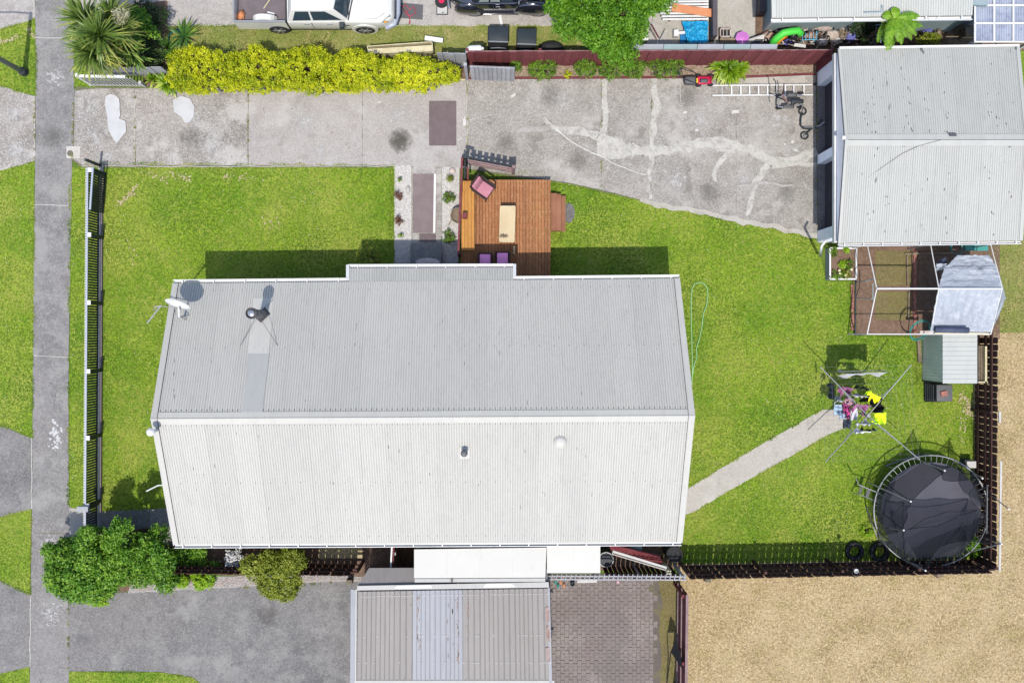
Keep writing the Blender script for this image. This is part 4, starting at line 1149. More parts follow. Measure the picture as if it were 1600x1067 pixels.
# ================================================================ THE GARAGE (upper right)
gar = thing('garage', 'garage with flaking white corrugated roof and two dark roller doors, right of the driveway', 'garage', P(1440, 230))
ge, gr = 2.5, 3.1
gTL, gTR, gBL, gBR = P(1311, 77, ge), P(1592, 73, ge), P(1311, 380, ge), P(1597, 376, ge)
gL, gR = P(1322, 219, gr), P(1606, 219, gr)
mb = MB(); mb.add([gTL + dz, gTR + dz, gR + dz, gL + dz, gBL + dz, gBR + dz, gTL + dz * 3, gTR + dz * 3, gR + dz * 3, gL + dz * 3, gBL + dz * 3, gBR + dz * 3],
       [(0, 3, 2, 1), (3, 4, 5, 2), (6, 7, 8, 9), (9, 8, 11, 10), (0, 1, 7, 6), (4, 10, 11, 5), (0, 6, 9, 3), (3, 9, 10, 4), (1, 2, 8, 7), (2, 5, 11, 8)])
groof = mb.build('roof', M['flash'], gar)
roof_slope(groof, gTL, gTR, gL, gR, 8, 10, .0105, M['roofwhite'], per=8)
roof_slope(groof, gBL, gBR, gL, gR, 8, 10, .0105, M['roofwhite'], per=8)
wT = (gTL - gL).normalized() * .19; wB = (gBL - gL).normalized() * .19
a, b = gL + up, gR + up
MB().add([a, b, b + wT, a + wT, b + wB, a + wB], [(0, 1, 2, 3), (0, 5, 4, 1)]).build('ridge_cap', M['roofwhite'], groof)
MB().tube([gL + up * 1.1, gR + up * 1.1], .008, 5).build('ridge_roll', M['flued'], groof)
MB().slab(P(1484, 213, gr + .06), P(1495, 213, gr + .06), P(1494, 208, gr + .05), P(1483, 208, gr + .05), .01).build('roof_patch', M['flued'], groof)
MB().tube([P(1352, 280, 2.87), P(1378, 262, 2.96), P(1410, 240, 3.05), P(1436, 228, 3.10), P(1470, 219, 3.14)], .006, 4).build('loose_cable', M['flued'], gar)
random.seed(5)
mb = MB()
o = Vector((0, 0, HC))
for i in range(150):
    col_ = random.choice([1352, 1366, 1411, 1421, 1478, 1545, 1556, 1575, 1385, 1447])
    px_, py_ = col_ + random.gauss(0, 3), random.choice([random.uniform(85, 210), random.uniform(85, 210), random.uniform(232, 370), random.gauss(222, 8)])
    e_ = gTL if py_ < 219 else gBL
    n = (gR - gL).cross(e_ - gL); n = n if n.z > 0 else -n
    d = P(px_, py_, 0) - o; t = (gL - o).dot(n) / d.dot(n); c = o + d * t + n.normalized() * .012
    w, l = random.uniform(.008, .028), random.uniform(.02, .10)
    if abs(py_ - 222) < 9: w, l = l * 1.3, w
    dirv = (e_ - gL).normalized()
    mb.beam(c - dirv * l / 2, c + dirv * l / 2, w, .006, up=n)
mb.build('paint_flake', M['flued'], groof, kind='stuff')
gx0 = gTL.x + .02
# front: gable panel over a straight white header beam, piers, doors
hx = P(1307, 0, 2.28).x
yT, yB = P(0, 84, 2.3).y, P(0, 379, 2.3).y
MB().box(hx - .09, hx + .05, yB, yT, 2.14, 2.34).build('header_beam', M['white'], gar)
ymid = gL.y
MB().add([(gx0 - .03, yB, 2.345), (gx0 + .08, yB, 2.345), (gx0 - .03, yT, 2.345), (gx0 + .08, yT, 2.345), (gx0 + .02, yT, 2.42), (gx0 + .02, yB, 2.42), (gx0 + .02, ymid, 3.0)],
         [(0, 2, 4, 6, 5), (1, 5, 6, 4, 3), (0, 1, 3, 2), (2, 3, 4), (0, 5, 1)]).build('gable_panel', M['gable'], gar)
bx = P(1277, 0, 0).x
for y0, y1, m, nm in ((113, 135, 'piershade', 'pier'), (243, 257, 'piershade', 'pier'), (361, 379, 'piershade', 'pier')):
    MB().box(bx, bx + .35, P(0, y1, 0).y, P(0, y0, 0).y, 0, 2.138).build(nm, M[m], gar)
for i in range(7):
    yy = P(0, 363 + i * 2.3, 0).y
    MB().box(bx - .014, bx - .002, yy - .024, yy, .02, 2.12).build('cladding_board', M['piershade'], gar)
for y0, y1 in ((135, 243), (257, 361)):
    ya, yb = P(0, y1, 0).y + .01, P(0, y0, 0).y - .01
    dr = MB().box(bx + .28, bx + .33, ya, yb, .02, 2.13).build('roller_door', M['doordark'], gar)
    mb = MB()
    for k in range(20): mb.box(bx + .262, bx + .278, ya, yb, .05 + k * .104, .05 + k * .104 + .02)
    mb.build('door_ribs', M['doordark'], dr)
    MB().box(bx + .25, bx + .262, (ya + yb) / 2 - .07, (ya + yb) / 2 + .07, .9, .93).build('handle', M['steel'], dr)
MB().box(bx + .0, bx + .27, P(0, 361, 0).y, P(0, 135, 0).y, 0, .018).build('threshold', M['asphalt'], gar)
gb = P(1590, 0, ge).x - .2
MB().box(bx + .36, gb, P(0, 374, 2.4).y + .12, P(0, 374, 2.4).y + .24, 0, 2.36).build('wall', M['wallgrey'], gar)
MB().box(bx + .36, gb, P(0, 80, 2.4).y - .3, P(0, 80, 2.4).y - .18, 0, 2.36).build('wall', M['wallgrey'], gar)
MB().box(gb, gb + .12, P(0, 374, 2.4).y + .12, P(0, 80, 2.4).y - .18, 0, 2.36).build('wall', M['wallgrey'], gar)
gutter(gar, gBL + gz, gBR + gz, (0, -1, 0), w=.10, brackets=.62)
MB().beam(gTL + Vector((0, .03, .02)), gTR + Vector((0, .03, .02)), .07, .05).build('roof_edge', M['white'], gar)
mb = MB()
mb.beam(gTR + Vector((-.05, 0, .03)), gR + Vector((-.05, 0, .03)), .12, .012); mb.beam(gBR + Vector((-.05, 0, .03)), gR + Vector((-.05, 0, .03)), .12, .012)
mb.build('barge_flashing', M['roofwhite'], gar)
mb = MB(); mb.beam(gTL + Vector((.0, 0, .035)), gL + Vector((.0, 0, .035)), .10, .012); mb.beam(gBL + Vector((.0, 0, .035)), gL + Vector((.0, 0, .035)), .10, .012)
mb.build('barge_flashing', M['roofwhite'], gar)
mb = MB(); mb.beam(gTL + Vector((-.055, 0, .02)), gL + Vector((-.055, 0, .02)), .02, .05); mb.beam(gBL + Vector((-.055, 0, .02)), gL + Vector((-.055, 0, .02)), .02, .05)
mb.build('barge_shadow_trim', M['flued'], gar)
MB().tube([P(1291, 375, 2.1), P(1284, 384, 2.0), P(1281, 400, .25)], .045, 8).build('downpipe', M['white'], gar, smooth=True)
MB().cyl(P(1316, 217, 3.0), .06, 3.04, 3.16, 10).build('finial', M['white'], gar)

# ================================================================ NEIGHBOUR HOUSE top right
nh = thing('house', 'blue grey neighbour house with white ribbed roof, cut off by the top right edge', 'house', P(1350, -60))
ne, nr = 2.7, 3.2
nL, nR = P(1206, 28, ne), P(1520, 24, ne)
n2L, n2R = P(1206 - 3, -140, nr), P(1525, -140, nr)
mb = MB(); mb.hexa([nL + dz * 3, nR + dz * 3, n2R + dz * 3, n2L + dz * 3], [nL + dz, nR + dz, n2R + dz, n2L + dz]); nroof = mb.build('roof', M['flash'], nh)
roof_slope(nroof, nL, nR, n2L, n2R, 9, 9, .012, M['roofneigh'], per=8)
gutter(nh, nL + gz, nR + gz, (0, -1, 0), w=.13, brackets=1.15)
MB().beam(nL + Vector((.06, 0, .03)), n2L + Vector((.06, 0, .03)), .14, .014).build('barge_flashing', M['roofneigh'], nh)
wx, wy = P(1192, 0, 0).x, P(0, 50, 0).y
MB().box(wx, wx + 6.6, wy, wy + 4, 0, 2.6).build('wall', M['wallblue'], nh)
MB().box(wx - .02, wx + .10, wy - .02, wy + .10, 0, 2.6).build('corner_board', M['wallgrey'], nh)
MB().box(P(1480, 0).x + .4, P(1482, 0).x + .8, wy - .3, wy, 0, .5).build('step', M['oldwood'], nh)
MB().tube([P(1447, 26, 2.66), P(1452, 31, 2.6), P(1460, 32, 2.6), P(1470, 24, 2.66)], .012, 5).build('loose_cable', M['white'], nh)
# clear lean-to
cl = thing('lean_to', 'clear corrugated plastic roofed lean-to with white bars at the top right corner', 'lean-to', P(1560, 0))
f_ = MB()
ch = 2.3
for x in (1523, 1553, 1583, 1613): f_.beam(P(x, 66, ch + .10), P(x, -60, ch + .25), .05, .04)
for y in (66, 37, 9, -20): f_.beam(P(1522, y, ch + .11 + (66 - y) * .0012), P(1640, y, ch + .11 + (66 - y) * .0012), .05, .05)
for x, y in ((1524, 65), (1612, 65)): f_.box(P(x, 0, ch).x - .04, P(x, 0, ch).x + .04, P(0, y, ch).y - .04, P(0, y, ch).y + .04, 0, ch)
f_.build('frame', M['white'], cl)
xs = [1524, 1553.5, 1583.5, 1630]
for i in range(3):
    a, b = P(xs[i], 67, ch + .06), P(xs[i + 1], 67, ch + .06); c, d = P(xs[i], -60, ch + .2), P(xs[i + 1], -60, ch + .2)
    corrugated(a, b, c, d, 8 if i < 2 else 12, .012, 6).build('clear_sheet', M['poly'], cl, smooth=True)
MB().box(P(1523, 0, ch).x, P(1640, 0, ch).x, P(0, 40).y, P(0, -40).y, 0.02, .6).build('bench_base', M['wallgrey'], cl)

# ================================================================ NEIGHBOUR GARAGE at the bottom
ng = thing('garage', 'neighbour garage with flat ribbed grey and bluish roof, cut off by the bottom edge', 'garage', P(705, 1000))
nh_ = 2.35
tL, tR, bL, bR = P(560, 924, nh_), P(859, 919, nh_), P(558, 1063, nh_), P(862, 1063, nh_)
bk = MB().hexa([bL + dz * 3, bR + dz * 3, tR + dz * 3, tL + dz * 3], [bL + dz, bR + dz, tR + dz, tL + dz]).build('roof', M['flash'], ng)
mats = [M['roofgrey']] * 3 + [M['roofblue']] * 3 + [M['roofgrey']] * 5
for i in range(11):
    w = [0, .095, .19, .285, .375, .46, .545, .637, .73, .82, .91, 1]
    lift = Vector((0, 0, .004 * (i % 2)))
    corrugated(tL.lerp(tR, w[i]) + lift, tL.lerp(tR, w[i + 1]) + lift, bL.lerp(bR, w[i]) + lift, bL.lerp(bR, w[i + 1]) + lift, 4 if i == 0 else 3 + (i % 2), .026, shape='rib').build('roof_sheet', mats[i], bk)
mb = MB()
for t in (.055, .505, .80):
    for i in range(76):
        if random.random() < (.15 if t < .1 else .65): continue
        p = tL.lerp(tR, (i + .5) / 76).lerp(bL.lerp(bR, (i + .5) / 76), t + random.uniform(-.003, .003)); mb.cyl(p, .013, p.z + .002, p.z + .034, 6)
mb.build('roof_screw', M['white'], bk, kind='stuff')
random.seed(3)
mb = MB()
for i in range(60):
    px_ = random.choice([652, 655, 700, 707, 715, 716, 716, 641, 731]) + random.gauss(0, .8); py_ = random.uniform(930, 1040) if random.random() < .7 else random.gauss(960, 20)
    c = P(px_, py_, nh_ + .032); mb.obox(c, nh_ + .027, nh_ + .034, random.uniform(.015, .03), random.uniform(.02, .16))
mb.build('rust_mark', M['rust'], bk, kind='stuff')
for q_ in ([(852, 950), (858, 946), (858.5, 972), (853, 968)], [(853, 980), (858.5, 975), (859, 1003), (855, 998), (851, 992)], [(852, 1012), (859, 1010), (859.5, 1034), (855, 1030)]):
    MB().slab(*[P(x, y, nh_ + .034) for x, y in q_[:4]][::-1], .002).build('rust_stain', M['rust'], bk)
mb = MB(); mb.slab(P(547, 1080, nh_), P(555, 1080, nh_ + .01), P(556, 922, nh_ + .01), P(548, 920, nh_), .02); mb.build('side_flashing', M['roofblue'], ng)
MB().slab(P(555, 1080, nh_ + .04), P(556.3, 1080, nh_ + .04), P(557.3, 920, nh_ + .04), P(556, 920, nh_ + .04), .03).build('side_edge', M['roofcap'], ng)
MB().slab(P(559, 914, 2.30), P(856, 910, 2.30), P(856, 886, 2.12), P(577, 887, 2.12), .04).build('back_roof', M['roofgrey'], ng)
MB().slab(P(558, 922, nh_ + .05), P(858, 917.5, nh_ + .05), P(857, 909, nh_ + .05), P(558, 915, nh_ + .05), .03).build('top_flashing', M['flash'], ng)
MB().slab(P(616, 919, nh_ + .052), P(675, 918, nh_ + .052), P(673, 914, nh_ + .052), P(621, 915, nh_ + .052), .001).build('flashing_repair', M['white'], ng)
MB().slab(P(755, 917, nh_ + .053), P(805, 916.5, nh_ + .053), P(800, 912, nh_ + .053), P(760, 912, nh_ + .053), .001).build('flashing_repair', M['white'], ng)
MB().slab(P(858, 1080, nh_ + .03), P(863, 1080, nh_ + .03), P(859, 918, nh_ + .03), P(856, 918, nh_ + .03), .03).build('side_flashing', M['roofblue'], ng)
gx_ = P(560, 0, nh_).x
mb = MB(); wyt = P(0, 888, 0).y
mb.hexa([(gx_, P(0, 1120, nh_).y, 0), (P(857, 0, nh_).x, P(0, 1120, nh_).y, 0), (P(857, 0, nh_).x, wyt, 0), (gx_ , wyt, 0)], [(gx_, P(0, 1120, nh_).y, nh_ - .13), (P(857, 0, nh_).x, P(0, 1120, nh_).y, nh_ - .13), (P(857, 0, nh_).x, wyt, nh_ - .13), (gx_, wyt, nh_ - .13)])
mb.build('wall', M['wallgrey'], ng)
MB().beam(P(554, 1064.5, nh_), P(866, 1064.5, nh_), .10, .05).build('gutter', M['flash'], ng)
MB().slab(P(560, 1160, nh_ - .3), P(858, 1160, nh_ - .3), P(858, 1067, nh_ - .02), P(560, 1067, nh_ - .02), .03).build('lower_roof', M['roofgrey'], ng)
mb = MB(); mb.obox(P(862, 984, 1.9), 1.85, 1.95, .1, .06); mb.tube([P(858, 984, 1.9), P(865, 987, 1.9)], .03, 6); mb.build('wall_lamp', M['black'], ng)
# two white flat canopies between the houses
c1 = thing('canopy', 'long cream white flat canopy roof between the house and the neighbour garage', 'canopy', P(750, 880))
h1 = 2.62
top = [P(647, 903, h1), P(852, 902, h1), P(854, 855, h1), P(647, 858, h1)]
for i in range(4):
    q_ = [top[0].lerp(top[1], i / 4 + .0002), top[0].lerp(top[1], (i + 1) / 4 - .0002), top[3].lerp(top[2], (i + 1) / 4 - .0002), top[3].lerp(top[2], i / 4 + .0002)]
    MB().hexa([q - Vector((0, 0, .07)) for q in q_], q_).build('roof_panel', M['canopy'], c1)
MB().slab(P(648, 909.5, h1 - .09), P(852, 908.5, h1 - .09), P(852, 903, h1 - .05), P(648, 904, h1 - .05), .04).build('gutter', M['flash'], c1)
mb = MB()
for x, y in ((650, 862), (850, 860), (650, 900), (850, 899)):
    q = P(x, y, h1); mb.box(q.x - .035, q.x + .035, q.y - .035, q.y + .035, 0, h1 - .07)
mb.build('post', M['white'], c1)
MB().obox(P(706, 906, h1), h1 - .06, h1 + .02, .06, .14).build('gutter_strap', M['flued'], c1)
c2 = thing('canopy', 'shorter cream white canopy roof at the right, its lower edge over the battened fence', 'canopy', P(896, 872))
h2 = 2.55
top = [P(854.5, 895, h2), P(938, 895, h2), P(938, 850, h2 + .06), P(854.5, 850, h2 + .06)]
for i in range(2):
    q_ = [top[0].lerp(top[1], i / 2 + .0004), top[0].lerp(top[1], (i + 1) / 2 - .0004), top[3].lerp(top[2], (i + 1) / 2 - .0004), top[3].lerp(top[2], i / 2 + .0004)]
    MB().hexa([q - Vector((0, 0, .06)) for q in q_], q_).build('roof_panel', M['canopy'], c2)
mb = MB()
for x, y in ((858, 853), (935, 853), (858, 892), (935, 892)):
    q = P(x, y, h2); mb.box(q.x - .03, q.x + .03, q.y - .03, q.y + .03, 0, h2 - .06)
mb.build('post', M['white'], c2)
MB().beam(P(853, 889, h2 + .02), P(853, 905, h2 + .02), .05, .05).build('edge_bar', M['flued'], c2)
# ================================================================ FENCES
def paling_fence(name, label, pts, base_px, h, pitch, wide, thin, mat, facing, posts=2.4, tvar=.03, rail_side=None, thinh=.08, group=None):
    """pts: two world points of the base line. one board object per paling"""
    a, b = pts
    L_ = (b - a).length; d = (b - a).normalized(); nrm = Vector((-d.y, d.x, 0)) * facing
    t = thing(name, label, 'fence', a.lerp(b, .5), group)
    rot = math.atan2(d.y, d.x)
    # shared paling mesh with a rounded head
    def pal(w, hh, th=.019):
        mb = MB(); w2 = w / 2
        prof = [(-w2, 0), (w2, 0), (w2, hh - w2 * .55), (w2 * .6, hh - .008), (-w2 * .6, hh - .008), (-w2, hh - w2 * .55)]
        n = len(prof)
        mb.v = [(x, -th / 2, z) for x, z in prof] + [(x, th / 2, z) for x, z in prof]
        mb.f = [tuple(range(n)), tuple(range(2 * n - 1, n - 1, -1))] + [(i, i + n, (i + 1) % n + n, (i + 1) % n) for i in range(n)]
        return mb.mesh('paling', mat)
    mw = [pal(wide, h * k) for k in (1, .985, 1.012)]
    mt = pal(thin, h - thinh) if thin else None
    n = int(L_ / pitch)
    for i in range(n):
        p = a + d * (pitch * (i + .5)); p.z = .03
        o = inst('paling', mw[i % 3], p + nrm * (.035 + random.uniform(-.004, .004)), t, rot)
        o.rotation_euler.y = random.uniform(-.012, .012)
        if mt and i < n - 1:
            q = a + d * (pitch * (i + 1)); q.z = .03
            inst('paling', mt, q + nrm * .035, t, rot)
    for z in (.3, h * .55, h - .3):
        MB().beam(a + Vector((0, 0, z)) - nrm * .012, b + Vector((0, 0, z)) - nrm * .012, .045, .14).build('rail', mat, t)
    k = max(1, int(L_ / posts))
    for i in range(k + 1):
        p = a.lerp(b, i / k) - nrm * .085
        MB().obox(p, 0, h - .12, .09, .09, rot).build('fence_post', mat, t)
    return t
sf = paling_fence('paling_fence', 'long dark paling fence along the bottom of the back lawn, casting a scalloped shadow', (P(1062, 882, 0), P(1519, 873, 0)), None, 1.74, .232, .210, None, M['paling'], -1)
# top rail stretches left pale against the field
ef = paling_fence('paling_fence', 'dark paling fence with light through its slots, between back lawn and dry field, right side', (P(1520, 874, 0), P(1522, 522, 0)), None, 1.46, .232, .210, None, M['paling'], -1)
MB().beam(P(1562, 892, 1.5), P(1564, 720, 1.5), .06, .03).build('capping', M['offwhite'], ef)
MB().beam(P(1562, 660, 1.5), P(1562, 643, 1.5), .07, .05).build('capping', M['offwhite'], ef)
wf = paling_fence('paling_fence', 'short dark paling fence in the shade behind the olive shrub, below the house eave', (P(262, 876, 0), P(568, 880, 0)), None, 1.5, .232, .210, None, M['paling'], -1)
for i, (x, y, r) in enumerate(((1103, 905, 0), (1219, 898, .1), (1333, 897, .4), (1462, 898, .4), (340 + 0, 906, 0))):
    if i == 4: x, y = 548, 908
    c = P(x, y, 0)
    mb = MB(); mb.obox(P(x, y - 3, 0), 0, .35, .20, .14, r)
    mb.build('fence_footing', M['oldwood'] if i % 2 else M['joint'], None, label=('stubby grey post end below the bottom fence, ' + ('at the fence corner by the red fence', 'second from the red fence', 'carrying a white cup', 'just left of the trampoline foot', 'beside the grey garage wall')[i]), category='post')
MB().lathe((P(1337, 891, 1.75).x, P(1337, 891, 1.75).y, 1.72), [(.06, 0), (.08, .10), (.07, .11), (.05, .02)], 12).build('paint_pot', M['white'], None, label='small white pot standing on top of the bottom fence', category='pot')
# maroon board fence along the top
def board_fence(name, label, px0, px1, ytop0, ytop1, ybase0, ybase1, h, mat, pitch_px, parent=None, over=.02):
    t = parent or thing(name, label, 'fence', P((px0 + px1) / 2, (ybase0 + ybase1) / 2))
    n = max(2, round((px1 - px0) / pitch_px))
    a, b = P(px0, ybase0, 0), P(px1, ybase1, 0); d = (b - a).normalized(); rot = math.atan2(d.y, d.x); w = (b - a).length / n
    def board(w_, th):
        mb = MB(); mb.box(-w_ / 2, w_ / 2, -th / 2, th / 2, 0, h); return mb.mesh('board', mat)
    m1, m2 = board(w * .97, .016), board(w * .97, .016)
    for i in range(n):
        p = a.lerp(b, (i + .5) / n); p.z = .02 + random.uniform(-.02, .02)
        p.y += .010 * (i % 2) + random.uniform(-.002, .002)
        o = inst('board', m1, p, t, rot); o.rotation_euler.y = random.uniform(-.006, .006)
    mb = MB()
    for z in (.25, h / 2, h - .2): mb.beam(a + Vector((0, .045, z)), b + Vector((0, .045, z)), .045, .09)
    mb.build('rail', M['silver'] if mat == M['silver'] else M['redk'], t)
    return t, a, b
rfence, ra_, rb_ = board_fence('board_fence', 'long maroon painted board fence between the driveway and the neighbour yard', 733, 1275, 86, 77, 104, 102, 1.62, M['red'], 10.4)
MB().beam(ra_ + Vector((0, .035, 1.58)), rb_ + Vector((0, .035, 1.58)), .035, .05).build('capping', M['mauve'], rfence)
n = 5
for i in range(n + 1):
    p = ra_.lerp(rb_, i / n); MB().box(p.x - .05, p.x + .05, p.y + .07, p.y + .16, 0, 1.5).build('fence_post', M['redk'], rfence)
a, b = P(1275, 102, 0), P(1274, 114, 0)
MB().box(a.x, a.x + .03, b.y, a.y, 0, 1.6).build('end_board', M['redk'], rfence)
gf, a, b = board_fence('board_fence', 'silvered grey board fence, right behind the hedge end, left of the maroon fence', 688, 731, 88, 88, 105, 106, 1.6, M['silver'], 9)
gf2, a, b = board_fence('board_fence', 'short low fence of silvered grey boards beneath the cabbage trees', 168, 268, 107, 107, 119, 118, .95, M['silver'], 16)
# slatted white gate leaf, left end
sg = thing('slatted_gate', 'low white slatted gate leaf beside the driveway entrance, by the cabbage trees', 'gate', P(180, 132))
a, b = P(146, 135, 0), P(226, 136, 0)
d = (b - a)
n = 16
mesh = MB().box(-.022, .022, -.012, .012, 0.06, 1.12).mesh('slat', M['offwhite'])
for i in range(n):
    p = a.lerp(b, (i + .5) / n); inst('slat', mesh, p, sg)
MB().beam(a + Vector((0, .03, 1.15)), b + Vector((0, .03, 1.15)) - Vector((.2, 0, 0)), .09, .05).build('rail', M['white'], sg)
MB().beam(a + Vector((0, .02, .12)), b + Vector((0, .02, .12)), .05, .10).build('rail', M['offwhite'], sg)
MB().box(a.x - .08, a.x + .0, a.y, a.y + .12, 0, 1.2).build('gate_post', M['white'], sg)
MB().box(b.x - .02, b.x + .07, b.y - .02, b.y + .07, 0, .5).build('gate_post', M['offwhite'], sg)
MB().beam(P(141, 134, .1), P(142, 112, .9), .05, .05).build('end_rail', M['white'], sg)
# grey board gate leaf leaning on the maroon fence
gg = thing('board_gate', 'grey board gate leaf parked against the maroon fence, right of the golden hedge', 'gate', P(770, 120))
a, b = P(736.5, 125.5, 0), P(804, 128, 0); d = (b - a).normalized(); rot = math.atan2(d.y, d.x)
n = 10; w = (b - a).length / n
mesh = MB().box(-w * .44, w * .44, -.012, .012, .04, 1.62).mesh('board', M['silver'])
mesh2 = MB().box(-.012, .012, -.03, -.013, .14, 1.5).mesh('batten', M['steel'])
for i in range(n):
    inst('board', mesh, a.lerp(b, (i + .5) / n), gg, rot)
    if i: inst('batten', mesh2, a.lerp(b, i / n), gg, rot)
MB().beam(a + Vector((0, .04, 1.5)), b + Vector((0, .04, 1.5)), .05, .08).build('rail', M['silver'], gg)
MB().beam(a + Vector((0, .04, .3)), b + Vector((0, .04, .3)), .05, .08).build('rail', M['silver'], gg)
mb = MB(); mb.box(P(728, 0).x, P(732.5, 0).x, P(0, 126).y, P(0, 124).y + .06, 0, 1.75)
mb.build('gate_post', M['silver'], None, label='grey gate post between the golden hedge bed and the grey gate leaf', category='post')
MB().obox(P(716, 126), .0, .10, .5, .05).build('timber_edge', M['planter'], None, label='pale timber edging at the right end of the hedge bed', category='edging')

# black picket fence along the street
ff = thing('picket_fence', 'low black metal picket fence with pale top rail along the street side of the lawn', 'fence', P(155, 530))
fh = .98
fa, fb_ = P(136.5, 262, fh), P(132.5, 842, fh); fa.z = fb_.z = 0
L_ = (fb_ - fa).length; n = 138
mesh = MB().box(-.009, .009, -.031, .031, .10, fh + .02).mesh('picket', M['black'])
for i in range(n):
    inst('picket', mesh, fa.lerp(fb_, (i + .5) / n), ff)
MB().beam(fa + Vector((.012, 0, fh)), fb_ + Vector((.012, 0, fh)), .055, .045).build('rail', M['fencecap'], ff)
MB().beam(fa + Vector((.02, 0, .16)), fb_ + Vector((.02, 0, .16)), .04, .05).build('rail', M['black'], ff)
mb = MB()
for i in range(146):
    p = fa.lerp(fb_, (i + .5) / 146) + Vector((-.05, 0, fh - .015)); mb.box(p.x - .022, p.x + .022, p.y - .028, p.y + .028, p.z - .02, p.z)
mb.build('rail_clip', M['offwhite'], ff, kind='stuff')
MB().beam(P(161, 300) + Vector((0, 0, .05)), P(159, 800) + Vector((0, 0, .05)), .03, .10).build('plinth', M['runner'], ff)
for y in (266, 367, 473, 580, 684, 790):
    p = fa.lerp(fb_, (y - 262) / 580) + Vector((.10, 0, 0))
    po = MB().box(p.x - .04, p.x + .05, p.y - .06, p.y + .06, 0, fh + .02).build('fence_post', M['black'], ff)
    MB().box(p.x - .055, p.x + .065, p.y - .075, p.y + .075, fh + .021, fh + .05).build('post_cap', M['white'], po)
# sliding gate leaf parked behind the fence
bg_ = thing('picket_gate', 'dark metal slatted gate leaf parked behind the top end of the street fence', 'gate', P(155, 300))
a, b = P(146, 262, 1.0), P(141.5, 328, 1.0); a.z = b.z = 0
n = 17
mesh = MB().box(-.012, .012, -.031, .031, .06, 1.0).mesh('slat', M['black'])
for i in range(n): inst('slat', mesh, a.lerp(b, (i + .5) / n), bg_)
MB().beam(a + Vector((0, 0, 1.03)), b + Vector((0, 0, 1.03)), .06, .05).build('rail', M['fencecap'], bg_)
MB().beam(a + Vector((0, 0, .08)), b + Vector((0, 0, .08)), .05, .06).build('rail', M['black'], bg_)
p = P(160, 259, 0); MB().box(p.x - .10, p.x - .02, p.y - .05, p.y + .03, 0, 1.15).build('gate_post', M['black'], bg_)
# letterbox at the bottom end of the fence
lb = thing('letterbox', 'grey letterbox on a post where the street fence ends at the bushes', 'letterbox', P(131, 795))
c = P(130, 795, 1.1)
MB().box(c.x - .19, c.x + .19, c.y - .09, c.y + .09, 1.0, 1.16).build('box', M['wallgrey'], lb)
MB().box(c.x - .05, c.x + .05, c.y - .05, c.y + .05, 0, .998).build('post', M['black'], lb)
MB().box(c.x - .195, c.x - .191, c.y - .06, c.y + .06, 1.08, 1.11).build('slot', M['black'], lb)

# red rail fence along the paved yard
rr = thing('board_fence', 'dark maroon fence with three long rails between the paved yard and the dry field', 'fence', P(1055, 1000))
a, b = P(1056, 906, 0), P(1054, 1075, 0)
n = 26; w = (b - a).length / n; L_ = (b - a).length
mesh = MB().box(0, .018, -w * .48, w * .48, .03, 1.74).mesh('board', M['red'])
for i in range(n): inst('board', mesh, a.lerp(b, (i + .5) / n) + Vector((.05, 0, 0)), rr)
for z, m in ((.35, 'mauve'), (1.0, 'mauve')): MB().beam(a + Vector((.02, 0, z)), b + Vector((.02, 0, z)), .055, .045).build('rail', M[m], rr)
MB().beam(a + Vector((.045, 0, 1.78)), b + Vector((.045, 0, 1.78)), .085, .03).build('rail', M['mauve'], rr)
for y in (910, 1010, 1068):
    p = P(1055, y, 0); MB().box(p.x - .08, p.x - .01, p.y - .05, p.y + .05, 0, 1.66).build('fence_post', M['redk'], rr)
mb = MB(); q = [P(1048, 1018, .9), P(1055, 1001, 1.2), P(1064, 1022, 1.5), P(1067, 1046, 1.7)]
mb.hexa([x - Vector((0, 0, .03)) for x in q], q)
mb.build('shade_cloth', M['clothblack'], None, label='black cloth hung over the maroon rail fence at the bottom', category='cloth')
MB().tube([P(1048, 1019, .9), P(1046, 1035, .3), P(1042, 1067, .03)], .02, 5).build('strap', M['clothblack'], None, label='thin black strap trailing from the black cloth down to the weedy strip', category='strap')
# battened pergola edge over the paved yard boundary
pe = thing('batten_trellis', 'grey horizontal trellis of short battens from the small canopy to the maroon rail fence', 'trellis', P(960, 902))
for y, h in ((899.5, 1.8), (904.5, 1.8)): MB().beam(P(856, y, h), P(1072, y + 1, h), .04, .05).build('rail', M['silver'], pe)
mesh = MB().box(-.014, .014, -.11, .11, 0, .03).mesh('batten', M['wallgrey'])
for i in range(29):
    p = P(862 + i * 7.4, 901.5, 1.83); o = inst('batten', mesh, p, pe, -.25)
for x in (859, 930, 1000, 1068):
    p = P(x, 902, 1.7); MB().box(p.x - .04, p.x + .04, p.y - .04, p.y + .04, 0, 1.76).build('post', M['silver'], pe)
# side passage gate in the shade, timber plank on it
g1 = thing('passage_fence', 'dark red palings across the shaded side passage, right of the small canopy', 'fence', P(990, 880))
a, b = P(940, 884, 0), P(1050, 886, 0)
mesh = MB().box(-.07, .07, -.01, .01, 0.02, 1.5).mesh('paling', M['paling'])
for i in range(15): inst('paling', mesh, a.lerp(b, (i + .5) / 15), g1)
MB().beam(a + Vector((0, .05, 1.2)), b + Vector((0, .05, 1.2)), .05, .08).build('rail', M['paling'], g1)
rg = thing('ramp_panel', 'sloping maroon panel in the side passage beneath the pale plank', 'panel', P(990, 865))
MB().slab(P(960, 868, .5), P(1040, 889, .5), P(1030, 868, 1.0), P(950, 850, 1.0), .03).build('panel', M['redk'], rg)
MB().beam(P(958, 866, .46), P(1040, 887, .46), .05, .06).build('edge', M['redk'], rg)
pk = thing('plank', 'pale weathered plank lying askew across the side passage', 'plank', P(1000, 876))
MB().beam(P(957, 862.5, 1.6), P(1041, 888, 1.6), .14, .045).build('board', M['offwhite'], pk)
